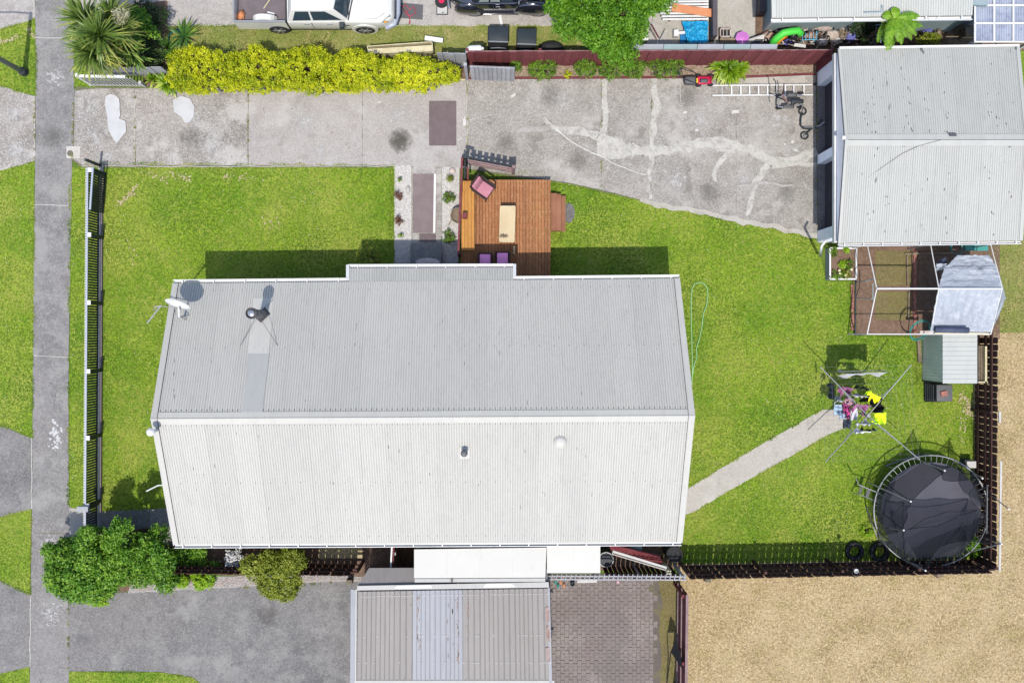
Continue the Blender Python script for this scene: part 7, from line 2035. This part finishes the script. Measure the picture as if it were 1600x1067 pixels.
cab.add([(x, uy + y, zc) for x, y in bot] + [(x, uy + y, 1.74) for x, y in top_] + [((xr0 + xr1) / 2, uy, 1.79)],
        [(0, 1, 6, 5), (1, 2, 7, 6), (2, 3, 8, 7), (3, 4, 9, 8), (4, 0, 5, 9), (5, 6, 11 - 1), (6, 7, 10), (7, 8, 10), (8, 9, 10), (9, 5, 10)])
cabo = cab.build('cab', M['carwhite'], ut); bevel(cabo, .05, 3)
def onquad(q, u, v, off):
    a, b, c, d = [Vector(x) for x in q]; n = (b - a).cross(d - a).normalized(); p = a.lerp(b, u).lerp(d.lerp(c, u), v)
    return p + n * off
def paneq(par, q, u0, u1, v0, v1, m, name, th=.012, u0t=None, u1t=None):
    u0t = u0 if u0t is None else u0t; u1t = u1 if u1t is None else u1t
    return MB().slab(onquad(q, u0, v0, .012), onquad(q, u1, v0, .012), onquad(q, u1t, v1, .012), onquad(q, u0t, v1, .012), th).build(name, m, par)
sidq = [(xc0 + .02, uy - wb, zc), (xh0 + .15, uy - wb * .97, zc), (xr1 - .05, uy - wr, 1.74), (xr0 + .05, uy - wr, 1.74)]
paneq(ut, sidq, .08, .40, .10, .84, M['carglass'], 'side_window', u0t=.10)
paneq(ut, sidq, .44, .93, .10, .84, M['carglass'], 'side_window', u1t=.78)
sidq2 = [(xh0 + .15, uy + wb * .97, zc), (xc0 + .02, uy + wb, zc), (xr0 + .05, uy + wr, 1.74), (xr1 - .05, uy + wr, 1.74)]
paneq(ut, sidq2, .07, .56, .10, .84, M['carglass'], 'side_window', u0t=.22); paneq(ut, sidq2, .60, .92, .10, .84, M['carglass'], 'side_window')
for s in (-1, 1):
    wq = [(xh0 + .15, uy - wb * .97, zc), (xh0 + .32, uy, zc), (xr1 + .10, uy, 1.74), (xr1 - .05, uy - wr, 1.74)] if s < 0 else [(xh0 + .32, uy, zc), (xh0 + .15, uy + wb * .97, zc), (xr1 - .05, uy + wr, 1.74), (xr1 + .10, uy, 1.74)]
    paneq(ut, wq, .08 if s < 0 else 0, 1 if s < 0 else .92, .05, .93, M['carglass'], 'windscreen')
    MB().beam(onquad(wq, .2 if s < 0 else .1, .02, .03), onquad(wq, .75 if s < 0 else .65, .22, .03), .02, .02).build('wiper', M['rubber'], ut)
    MB().hexa([(xh0 - .10, uy + s * .93, .98), (xh0 + .06, uy + s * .93, .98), (xh0 + .06, uy + s * 1.10, 1.0), (xh0 - .10, uy + s * 1.10, 1.0)][::s], [(xh0 - .10, uy + s * .93, 1.2), (xh0 + .06, uy + s * .93, 1.2), (xh0 + .04, uy + s * 1.10, 1.18), (xh0 - .09, uy + s * 1.10, 1.18)][::s]).build('mirror', M['black'], ut)
    for xx in (xc0 + .55, xc0 + 1.35): MB().box(xx, xx + .18, uy + s * .918 - .012, uy + s * .918 + .012, .90, .93).build('door_handle', M['chrome'], ut)
    for xx in (xc0 + .82,): MB().box(xx, xx + .012, uy + s * .915 - .006, uy + s * .915 + .006, .45, 1.04).build('door_gap', M['bikegrey'], ut)
    hl = [(xh1 - .42, uy + s * .87, .93), (xh1 - .10, uy + s * .70, .80), (xh1 - .13, uy + s * .60, .92), (xh1 - .30, uy + s * .78, 1.0)]
    if s > 0: hl = hl[::-1]
    MB().slab(*hl, .03).build('headlight', M['carglasspale'], ut)
    MB().ellipsoid((xh1 - .30, uy + s * .84, .94), .07, .04, .03, 8, 5).build('indicator', M['amber'], ut)
    MB().beam((xh0 + .05, uy + s * .932, .86), (xh0 + .20, uy + s * .932, .84), .01, .05).build('fender_vent', M['black'], ut)
MB().beam((xh1 - .02, uy - .62, .62), (xh1 - .02, uy + .62, .62), .12, .22).build('grille', M['darkplastic'], ut)
mb = MB(); mb.tube([(xh1 - .35, uy - .90, .5), (xh1 - .05, uy - .76, .5), (xh1 + .07, uy - .4, .5), (xh1 + .08, uy, .5), (xh1 + .07, uy + .4, .5), (xh1 - .05, uy + .76, .5), (xh1 - .35, uy + .90, .5)], .10, 8); mb.build('bumper', M['fencecap'], ut, smooth=True)
MB().beam((xh0 + .19, uy - .84, 1.085), (xh0 + .37, uy, 1.115), .05, .02).build('cowl', M['darkplastic'], ut)
MB().beam((xh0 + .37, uy, 1.115), (xh0 + .19, uy + .84, 1.085), .05, .02).build('cowl', M['darkplastic'], ut)
for s in (-1, 1): MB().tube([(xh0 + .25, uy + s * .80, 1.083), (xh1 - .6, uy + s * .76, 1.03), (xh1 - .32, uy + s * .55, .99)], .007, 4).build('bonnet_seam', M['bikegrey'], ut)
MB().tube([(xr0 + .1, uy, 1.80), (xr0 + .18, uy, 1.86)], .02, 6).build('aerial', M['black'], ut)
# tray
tx0, tx1 = ux0, xc0 - .06
tf = MB().box(tx0 + .05, tx1, uy - .80, uy + .80, .62, .70).build('tray_floor', M['traybed'], ut)
for s in (-1, 1):
    MB().hexa([(tx0, uy + s * .84, .45), (tx1, uy + s * .84, .45), (tx1, uy + s * .92, .45), (tx0, uy + s * .92, .45)][::s], [(tx0, uy + s * .84, 1.08), (tx1, uy + s * .84, 1.08), (tx1, uy + s * .90, 1.08), (tx0, uy + s * .90, 1.08)][::s]).build('tray_side', M['carwhite'], ut)
    MB().box(tx0, tx1, uy + s * .87 - .035, uy + s * .87 + .035, 1.082, 1.11).build('tray_rail', M['steel'], ut)
    wa = MB().lathe(((tx0 + tx1) / 2 + .12, uy + s * .72, .70), [(.44, -.10), (.44, .10)], 20, axis='y')
    wa.build('wheel_arch', M['carwhite'], ut, smooth=False)
MB().box(tx0 - .03, tx0 + .03, uy - .84, uy + .84, .5, 1.06).build('tailgate', M['carwhite'], ut)
MB().box(tx1 - .0, tx1 + .05, uy - .84, uy + .84, .5, 1.10).build('tray_headboard', M['darkplastic'], ut)
MB().beam((tx0 + .0, uy - .84, 1.09), (tx0 + .0, uy + .84, 1.09), .06, .03).build('tray_rail', M['steel'], ut)
MB().box(tx0 + .1, xc0 + .2, uy - .6, uy + .6, .35, .60).build('chassis', M['darkplastic'], ut)
for xw in (X(437, .35), X(571, .35)):
    for s in (-1, 1): wheel_v(ut, xw, uy + s * .82, .36, .36, .24, s)
for xw in (X(571, .35),):
    for s in (-1, 1): MB().lathe((xw, uy + s * .905, .40), [(.45, -.03), (.47, 0), (.45, .03 )], 24, axis='y').build('wheel_flare', M['carwhite'], ut)
MB().box(xc0 - .0, xh0 + .2, uy - .9, uy + .9, .30, .36).build('side_step', M['darkplastic'], ut)
rp = thing('rag', 'crumpled orange brown rag in the lower left corner of the pickup tray', 'rag', P(377, 25, .75))
c = P(377, 25, .75); mb = MB()
for i in range(7): a = i * .9; mb.tube([c + Vector((.13 * math.cos(a), .16 * math.sin(a), 0)), c + Vector((.03 * math.sin(a), .05, .09)), c + Vector((.13 * math.cos(a + 2), .2 * math.sin(a + 2.3), 0))], .03, 6)
mb.build('folds', M['orange'], rp, smooth=True)
MB().beam(P(412, 14, .72), P(423, -2, .72), .03, .02).build('stick', M['planter'], None, label='thin pale stick lying in the pickup tray', category='stick')
MB().beam(P(418, 20, .74), P(429, 23, .74), .07, .05).build('offcut', M['white'], None, label='small white offcut by the wheel arch in the pickup tray', category='offcut')

# --- vintage black saloon; bonnet towards +x
vc = thing('vintage_car', 'glossy black vintage saloon with rounded fenders, parked at the top edge of the yard', 'car', P(784, 0))
vy = P(0, 21, .5).y + .78; uy_ = vy
vx0, vx1 = X(703, .6), X(866, .6); VL = vx1 - vx0
fx = lambda f: vx0 + VL * f
def vsec(w, zb, zt): return [(w * .9, zb), (w, zb + .12), (w, (zb + zt) / 2), (w * .92, zt - .10), (w * .75, zt - .02), (w * .4, zt + .02), (0, zt + .03)]
loft([(fx(.0), vsec(.36, .40, .62)), (fx(.05), vsec(.50, .32, .80)), (fx(.14), vsec(.60, .30, .96)), (fx(.28), vsec(.68, .30, 1.04)), (fx(.62), vsec(.68, .30, 1.04)), (fx(.72), vsec(.52, .30, 1.03)), (fx(.86), vsec(.36, .32, .98)), (fx(.96), vsec(.26, .36, .90)), (fx(.985), vsec(.16, .42, .80))], 'body', M['carblack'], vc)
mb = MB()
bot = [(fx(.22), -.62), (fx(.66), -.60), (fx(.69), 0), (fx(.66), .60), (fx(.22), .62), (fx(.18), 0)]
tp_ = [(fx(.30), -.46), (fx(.57), -.46), (fx(.60), 0), (fx(.57), .46), (fx(.30), .46), (fx(.27), 0)]
mb.add([(x, vy + y, 1.02) for x, y in bot] + [(x, vy + y, 1.50) for x, y in tp_] + [(fx(.43), vy, 1.56)], [(i, (i + 1) % 6, 6 + (i + 1) % 6, 6 + i) for i in range(6)] + [(6 + i, 6 + (i + 1) % 6, 12) for i in range(6)])
bevel(mb.build('cabin', M['carblack'], vc), .05, 3)
for s in (-1, 1):
    q = [(fx(.22), vy - .62, 1.02), (fx(.66), vy - .60, 1.02), (fx(.57), vy - .46, 1.50), (fx(.30), vy - .46, 1.50)] if s < 0 else [(fx(.66), vy + .60, 1.02), (fx(.22), vy + .62, 1.02), (fx(.30), vy + .46, 1.50), (fx(.57), vy + .46, 1.50)]
    for a, b in ((.12, .34), (.38, .60), (.64, .90)):
        paneq(vc, q, a, b, .12, .80, M['carglasspale'] if a < .6 else M['carglass'], 'side_window')
    q = [(fx(.66), vy - .60, 1.02), (fx(.69), vy, 1.02), (fx(.60), vy, 1.50), (fx(.57), vy - .46, 1.50)] if s < 0 else [(fx(.69), vy, 1.02), (fx(.66), vy + .60, 1.02), (fx(.57), vy + .46, 1.50), (fx(.60), vy, 1.50)]
    paneq(vc, q, .1 if s < 0 else .03, .97 if s < 0 else .9, .12, .84, M['carglass'], 'windscreen')
    def fender(x0, x1, zc_, h_, yo, name):
        mb = MB()
        def fn(u, v):
            x = x0 + (x1 - x0) * u; prof = math.sin(math.pi * min(1, max(0, u))) ** .55
            a_ = -math.pi * .08 + math.pi * .72 * v
            return (x, vy + s * (yo + .22 * math.cos(a_) * (.35 + .65 * prof)), zc_ + h_ * prof * math.sin(a_))
        mb.grid(fn, 16, 8); o = mb.build(name, M['carblack'], vc, smooth=True)
        bmm = bmesh.new(); bmm.from_mesh(o.data); bmesh.ops.recalc_face_normals(bmm, faces=bmm.faces); bmm.to_mesh(o.data); bmm.free()
    fender(fx(.04), fx(.34), .36, .50, .56, 'rear_fender')
    fender(fx(.60), fx(1.0), .36, .52, .56, 'front_fender')
    MB().box(fx(.32), fx(.66), vy + s * .70 - .07, vy + s * .70 + .07, .28, .33).build('running_board', M['carblack'], vc)
    MB().box(fx(.44), fx(.48), vy + s * .69 - .015, vy + s * .69 + .015, .84, .865).build('door_handle', M['chrome'], vc)
    MB().box(fx(.44), fx(.475), vy + s * .67 - .01, vy + s * .67 + .02, 1.0, 1.02).build('door_handle', M['chrome'], vc)
    MB().box(fx(.415), fx(.418), vy + s * .683 - .004, vy + s * .683 + .004, .4, 1.0).build('door_gap', M['bikegrey'], vc)
    MB().ellipsoid((fx(.955), vy + s * .44, .78), .12, .10, .10, 12, 8).build('headlight', M['chrome'], vc, smooth=True)
    MB().ellipsoid((fx(.66), vy + s * .64, 1.12), .03, .09, .06, 8, 5).build('mirror', M['chrome'], vc)
    for f in (.235, .845): wheel_v(vc, fx(f), vy + s * .66, .32, .32, .15, s, 'steel', spokes=12)
MB().tube([(fx(1.0), vy - .6, .42), (fx(1.02), vy, .42), (fx(1.0), vy + .6, .42)], .035, 8).build('bumper', M['chrome'], vc)
MB().tube([(fx(-.01), vy - .6, .42), (fx(-.03), vy, .42), (fx(-.01), vy + .6, .42)], .035, 8).build('bumper', M['chrome'], vc)
# things around the cars
MB().slab(P(618, 28, .03), P(660, 31, .03), P(661, 8, .03), P(618, 4, .03), .012).build('ground_sheet', M['bikegrey'], None, label='grey green sheet lying on the yard in front of the pickup', category='sheet')
cb_ = MB()
pts = [(628, 12), (634, 8), (640, 16), (646, 10), (650, 20), (642, 26), (634, 22), (630, 14), (636, 18), (640, 30), (639, 39), (642, 33)]
cb_.tube([P(x, y, .05) for x, y in pts], .012, 5); cb_.build('cable', M['mowerred'], None, smooth=True, label='tangled red cable on the grey green sheet', category='cable')
dr = thing('drain_cover', 'square white framed drain cover on the yard between pickup and black car', 'drain cover', P(691, 16))
a, b = P(682, 24, .0), P(700, 10, .0)
MB().box(a.x, b.x, a.y, b.y, .006, .03).build('frame', M['darkplastic'], dr); MB().box(a.x + .03, b.x - .03, a.y + .03, b.y - .03, .031, .045).build('cover', M['offwhite'], dr)
c = P(692, 20, .05); MB().obox(c, .046, .05, .07, .03).build('knob', M['black'], dr)
c = P(690, 2, .1)
lw = thing('spare_wheel', 'spare wheel with red hub lying behind the black car', 'wheel', (c.x, c.y, 0))
MB().lathe((c.x, c.y, 0.006), [(.12, 0), (.22, 0), (.24, .05), (.22, .12), (.12, .12)], 20).build('tyre', M['rubber'], lw); MB().cyl(c, .10, .126, .14, 14).build('hub', M['mowerred'], lw)
MB().beam(P(781, 24, .06), P(784, 41, .06), .10, .06).build('white_plank', M['white'], None, label='short white plank lying behind the black bins', category='plank')
# black heavy boxes
def ubin(label, px0, px1, py0, py1, h, sk):
    c = P((px0 + px1) / 2, py1, h); t = thing('wood_heater', label, 'box', (c.x, c.y, 0), 'black steel boxes behind the maroon fence')
    a, b = P(px0 - sk, py1, h), P(px1 - sk, py0, h)
    MB().box(a.x, b.x, a.y, b.y, 0, h - .02).build('body', M['rubber'], t)
    q = [P(px0, py1, h), P(px1, py1 + 1, h), P(px1 + .8, py0 + 1, h), P(px0 + .8, py0, h)]
    bevel(MB().hexa([v - Vector((0, 0, .05)) for v in q], q).build('lid', M['black'], t), .02)
    MB().beam(q[0] + Vector((0, .04, .012)), q[1] + Vector((0, .04, .012)), .03, .02).build('lid_edge', M['steel'], t)
    MB().tube([P(px0 + 3, py1 + 9, .9), P((px0 + px1) / 2, py1 + 8, .92), P(px1 - 3, py1 + 9.5, .9)], .02, 5).build('handle', M['steel'], t)
    MB().box(a.x + .1, b.x - .1, a.y - .012, a.y - .002, .1, .7).build('front_panel', M['darkplastic'], t)
ubin('larger black lidded box behind the maroon fence, at the end of the white plank', 763, 794, 41, 67, .98, 1)
ubin('smaller black lidded box behind the maroon fence, next to the leafy tree', 808, 838, 45, 71, .90, 1)
c = P(741, 78, .9); wt = thing('white_tank', 'white rounded plastic tank behind the maroon fence, left of the black boxes', 'tank', (c.x, c.y, 0))
bevel(MB().hexa([P(726, 87, .1), P(756, 87, .1), P(756, 76, .1), P(726, 76, .1)], [P(726, 83, 1.5), P(756, 82, 1.5), P(752, 70, 1.5), P(732, 71, 1.5)]).build('body', M['white'], wt), .09, 4)
MB().cyl(P(754, 77, 1.5), .05, 1.5, 1.56, 10).build('cap', M['offwhite'], wt)
c = P(862, 74, .6); MB().ellipsoid((c.x, c.y, .25), .48, .24, .55, 16, 9, zmin=-.4).build('covered_mound', M['rubber'], None, smooth=True, label='black plastic covered mound between the smaller black box and the leafy tree', category='cover')
tg_ = thing('timber_trough', 'long raw pine trough with pale sides standing behind the golden hedge', 'trough', P(626, 76))
a0, a1 = P(576, 84, .55), P(676, 80, .55); b0, b1 = P(574, 73, .55), P(675, 66, .55)
for p_, q_ in ((a0, a1), (b0, b1)): MB().beam((p_.x, p_.y, .32), (q_.x, q_.y, .32), .03, .5).build('side_board', M['planter'], tg_)
for p_, q_ in ((a0, b0), (a1, b1)): MB().beam((p_.x, p_.y, .32), (q_.x, q_.y, .32), .03, .46).build('end_board', M['planter'], tg_)
p0, p1 = a0.lerp(b0, .32), a1.lerp(b1, .32)
MB().hexa([Vector((v.x, v.y, .1)) for v in (a0, a1, b1, b0)], [Vector((v.x, v.y, .14)) for v in (a0, a1, b1, b0)]).build('base_board', M['oldwood'], tg_)
MB().hexa([Vector((v.x, v.y, .50)) for v in (a0, a1, a1.lerp(b1, .68), a0.lerp(b0, .68))], [Vector((v.x, v.y, .53)) for v in (a0, a1, a1.lerp(b1, .68), a0.lerp(b0, .68))]).build('lid_board', M['planter'], tg_)
MB().beam(P(664, 60, .3), P(692, 64, .3), .16, .06).build('white_board', M['white'], None, label='short white board lying on the grass at the end of the pine trough', category='board')
# things in the yard right of the leafy tree
ps = thing('slatted_rack', 'white slatted rack lying at the top edge, right of the leafy tree', 'rack', P(1075, 15))
for i in range(9):
    y = -6 + i * 4.6; MB().beam(P(1031 + (i % 3) * 2, y, .35), P(1107, y - .6, .35), .06, .03).build('slat', M['white'], ps)
for x in (1046, 1098): MB().beam(P(x, -8, .30), P(x, 34, .30), .05, .06).build('bearer', M['red'], ps)
MB().beam(P(1050, 12, .42), P(1112, 21, .42), .28, .03).build('orange_plank', M['orange'], None, label='broad orange plank across the white slatted rack', category='plank')
MB().box(P(1107, 0).x, P(1114, 0).x, P(0, 66).y, P(0, -20).y, .02, .7).build('dark_partition', M['doordark'], None, label='dark partition board between the blue tarpaulin and the concrete yard', category='board')
MB().box(P(1181, 0).x, P(1192, 0).x, P(0, 26).y, P(0, -20).y, .02, .5).build('timber_step', M['doordark'], None, label='dark timber step by the left wall of the neighbour house', category='step')
bt = thing('tarpaulin', 'bright blue crumpled tarpaulin behind the maroon fence', 'tarpaulin', P(1086, 50))
def btf(u, v):
    p = P(1066 + 40 * u + 8 * (1 - v) * (1 - u), 68 - 34 * v, .3)
    return (p.x, p.y, .32 + .16 * noise.noise(Vector((u * 4, v * 4, 3))) + .07 * noise.noise(Vector((u * 13, v * 13, 1))))
MB().grid(btf, 22, 18, .006).build('tarp_sheet', M['bluetarp'], bt)
MB().slab(P(1063, 68, .12), P(1082, 68, .12), P(1076, 52, .12), P(1063, 52, .12), .02).build('tarp_edge', M['bluedark'], bt)
MB().beam(P(1053, 53, .25), P(1076, 51, .25), .09, .08).build('white_pipe', M['white'], None, label='short white pipe ending at the blue tarpaulin', category='pipe')
MB().box(P(1053, 0, .3).x, P(1060, 0, .3).x, P(0, 57, .3).y, P(0, 47, .3).y, .05, .32).build('white_block', M['white'], None, label='white block at the left end of the short white pipe', category='block')
for i, (a, b, m_, lb_) in enumerate((((1014, 40), (1026, 62), 'oldwood', 'brown stick leaning by the leafy tree, the left one'), ((1018, 38), (1030, 60), 'redk', 'red brown stick leaning by the leafy tree, the right one'), ((1042, 48), (1032, 62), 'white', 'white stick pointing up to the blue tarpaulin'))):
    MB().tube([P(*a, .6), P(*b, .2)], .02, 5).build('stick', M[m_], None, label=lb_, category='stick')
MB().box(P(1000, 0, .5).x, P(1013, 0, .5).x, P(0, 63, .5).y, P(0, 52, .5).y, .02, .5).build('white_tub', M['white'], None, label='white tub at the lower right of the leafy tree', category='tub')
mp = thing('metal_cladding', 'long blue grey bent metal sheets laid along the back of the maroon fence', 'metal sheet', P(1095, 73))
xs_ = (976, 1036, 1089, 1130, 1172, 1214)
for i in range(5):
    MB().hexa([P(xs_[i], 79.5, 1.45), P(xs_[i + 1] - .6, 79, 1.45), P(xs_[i + 1] - .6, 70, 1.45), P(xs_[i], 70, 1.45)], [P(xs_[i], 79, 1.48), P(xs_[i + 1] - .6, 78.5, 1.48), P(xs_[i + 1] + 1, 69.5, 1.62), P(xs_[i] + 2, 69.5, 1.62)]).build('sheet', M['wallblue'] if i % 2 else M['wallgrey'], mp)
MB().box(P(974, 0, 1.4).x, P(979, 0, 1.4).x, P(0, 80, 1.4).y, P(0, 64, 1.4).y, 0, 1.7).build('post', M['silver'], mp)
# milk crate
cr = thing('crate', 'open black and white plastic crate on the concrete yard', 'crate', P(1133, 50))
a, b = P(1125, 58, .28), P(1142, 44, .28)
for x0, x1, y0, y1 in ((a.x, b.x, a.y, a.y + .03), (a.x, b.x, b.y - .03, b.y), (a.x, a.x + .03, a.y, b.y), (b.x - .03, b.x, a.y, b.y)): MB().box(x0, x1, y0, y1, .008, .28).build('side', M['card'], cr)
MB().box(a.x + .03, b.x - .03, a.y + .03, b.y - .03, .01, .12).build('base', M['rubber'], cr)
for k in (1, 2): MB().box(a.x + (b.x - a.x) * k / 3 - .01, a.x + (b.x - a.x) * k / 3 + .01, a.y + .03, b.y - .03, .12, .24).build('divider', M['offwhite'], cr)
c = P(1160, 60, .3); MB().lathe((c.x, c.y, .02), [(.16, 0), (.24, .26), (.25, .28), (.04, .34)], 8).build('pink_tub', M['pinkplastic'], None, label='pink purple upturned tub behind the maroon fence', category='tub')
MB().slab(P(1125, 68, .15), P(1150, 68, .15), P(1150, 60, .2), P(1125, 60, .2), .05).build('cardboard', M['oldwood'], None, label='brown board lying left of the pink tub', category='board')
MB().slab(P(1168, 69, .3), P(1194, 66, .4), P(1194, 54, .5), P(1170, 62, .4), .04).build('leaning_board', M['offwhite'], None, label='white board leaning right of the pink tub', category='board')
MB().slab(P(1170, 70, .45), P(1182, 70, .5), P(1194, 62, .5), P(1182, 62, .5), .03).build('leaning_board', M['darkplastic'], None, label='dark board over the white one near the neighbour house corner', category='board')
# pool noodles / inflatable
def noodle(name, label, pts, r, m): MB().tube([P(x, y, z) for x, y, z in pts], r, 8).build(name, M[m], None, smooth=True, label=label, category='pool toy')
noodle('inflatable', 'lime green inflatable curled under the neighbour eave', [(1206, 68, .5), (1214, 60, .7), (1224, 52, .85), (1234, 50, .85), (1246, 48, .8), (1252, 54, .7)], .13, 'greenplastic')
noodle('inflatable', 'yellow inflatable band beneath the lime green one', [(1209, 70, .45), (1218, 62, .55), (1227, 54, .65)], .08, 'yellowplastic')
noodle('inflatable', 'orange red inflatable band below the yellow one', [(1213, 69, .4), (1222, 61, .5), (1229, 57, .5)], .06, 'orangeplastic')
ck = thing('chair_frame', 'cyan metal chair frame among the junk', 'chair', P(1266, 58))
mb = MB(); mb.tube([P(1254, 48, .6), P(1254, 63, .6), P(1276, 62, .6), P(1276, 50, .6)], .02, 6); mb.build('frame', M['cyan'], ck)
for x in (1259, 1265, 1271): MB().tube([P(x, 52, .55), P(x, 62, .55)], .012, 5).build('bar', M['cyan'], ck)
for q in ((1254, 48), (1254, 63), (1276, 62), (1276, 50)):
    p = P(*q, .6); MB().tube([p, (p.x, p.y, .02)], .018, 6).build('leg', M['cyan'], ck)
random.seed(17)
junk = [(1200, 56, .22, .16, .4, 'junkbrown', 'rusty red scrap'), (1232, 66, .2, .12, .3, 'lavender', 'blue violet bundle'), (1240, 60, .16, .12, .35, 'clothblack', 'black bundle'), (1266, 56, .2, .14, .5, 'junkbrown', 'rusty brown heap on the cyan frame'),
        (1286, 44, .34, .10, .55, 'card', 'long pale carton'), (1300, 55, .26, .2, .5, 'card', 'large pale carton'), (1316, 54, .2, .2, .45, 'oldwood', 'brown and white scrap'), (1330, 58, .22, .2, .42, 'lavender', 'lavender cloth heap'), (1322, 47, .25, .1, .45, 'card', 'thin pale carton strip'),
        (1284, 66, .2, .14, .35, 'clothwhite', 'white plastic heap'), (1250, 68, .2, .1, .3, 'oldwood', 'brown wooden scrap'), (1308, 64, .22, .12, .3, 'clothwhite', 'white rag heap'), (1355, 62, .16, .14, .3, 'teal', 'dark teal tub'), (1366, 64, .14, .12, .3, 'card', 'cream bag'), (1382, 66, .2, .08, .25, 'tarproll', 'dark blue bag'),
        (1450, 50, .18, .12, .35, 'lavender', 'lavender bag right of the tree fern'), (1464, 50, .14, .16, .3, 'oldwood', 'brown sack right of the tree fern'), (1441, 42, .3, .05, .5, 'cyan', 'teal pole right of the tree fern')]
for (x, y, rx, ry, h, m_, lb_) in junk:
    c = P(x, y, h * .6); mb = MB(); mb.ellipsoid((0, 0, 0), rx, ry, h * .5, 10, 7)
    mb.v = [(c.x + vx * (1 + .35 * noise.noise(Vector((vx * 9, vy_ * 9, x)))), c.y + vy_ * (1 + .35 * noise.noise(Vector((vx * 7, vy_ * 7, y)))), h * .5 + vz * (1 + .3 * noise.noise(Vector((vx * 12, vy_ * 12, x + 3))))) for vx, vy_, vz in mb.v]
    mb.build('junk_bundle', M[m_], None, label=lb_ + (' in the strip below the neighbour eave' if 'fern' not in lb_ else ''), category='junk')
random.seed(23)
sm = MB()
for i in range(170):
    x, y = random.uniform(1196, 1400), random.uniform(46, 72)
    p = P(x, y, .3); q = p + Vector((random.uniform(-.16, .16), random.uniform(-.12, .12), random.uniform(-.05, .2)))
    sm.beam(p, q, random.uniform(.01, .05), .015)
sm.build('scrap_litter', M['card'], None, kind='stuff', label='small pale scraps among the junk', category='scraps')
sm = MB()
for i in range(200):
    x, y = random.uniform(1196, 1475), random.uniform(46, 73)
    p = P(x, y, .34); q = p + Vector((random.uniform(-.16, .16), random.uniform(-.12, .12), random.uniform(-.05, .2)))
    sm.beam(p, q, random.uniform(.01, .05), .015)
sm.build('scrap_litter', M['darkplastic'], None, kind='stuff', label='small dark scraps among the junk', category='scraps')
MB().slab(P(1240, 73, 1.2), P(1259, 75, 1.2), P(1259, 70, 1.25), P(1242, 68, 1.25), .03).build('white_tile', M['offwhite'], None, label='small white tile on top of the maroon fence near the garage', category='tile')
rk_ = thing('drying_rack', 'pale blue drying rack with many short rungs beside the tree fern', 'drying rack', P(1378, 45))
MB().tube([P(1378, 20, 1.7), P(1377, 45, 1.6), P(1376, 68, 1.5)], .02, 6).build('spine', M['clothblue'], rk_)
for i in range(8): MB().tube([P(1368, 24 + i * 5.2, 1.55), P(1390, 23 + i * 5.2, 1.6)], .014, 5).build('rung', M['clothblue'], rk_)
mb = MB(); mb.tube([P(1352, 20, 2.9), P(1379, 19, 2.9), P(1380, 9, 2.9)], .02, 5); mb.build('top_frame', M['wallblue'], rk_)
# bits by the paved yard
for x, y, m_, lb_ in ((868, 908, 'teal', 'teal shoe on the top edge of the paved yard, the left of the pairs'), (872, 914, 'teal', 'teal bootie on the paved yard beside the orange one'), (876, 908, 'orange', 'orange shoe on the top edge of the paved yard'), (881, 914, 'orange', 'orange bootie just below the orange shoe')):
    c = P(x, y, 0); MB().ellipsoid((c.x, c.y, .06), .045, .10, .05, 10, 6).build('shoe', M[m_], None, smooth=True, label=lb_, category='shoe')
MB().beam(P(902, 908, .08), P(933, 907, .08), .10, .06).build('white_batten', M['offwhite'], None, label='long white batten lying along the top of the paved yard', category='batten')
c = P(894, 910, 0); MB().lathe((c.x, c.y, .02), [(.07, 0), (.09, .14), (.07, .15), (.02, .08)], 12).build('small_pot', M['darkplastic'], None, label='small dark pot at the left end of the white batten on the paved yard', category='pot')
MB().box(*(lambda c: (c.x - .05, c.x + .05, c.y - .06, c.y + .06))(P(965, 908)), .02, .1).build('small_block', M['clothfloral'], None, label='little pink block on the paved yard under the trellis', category='block')
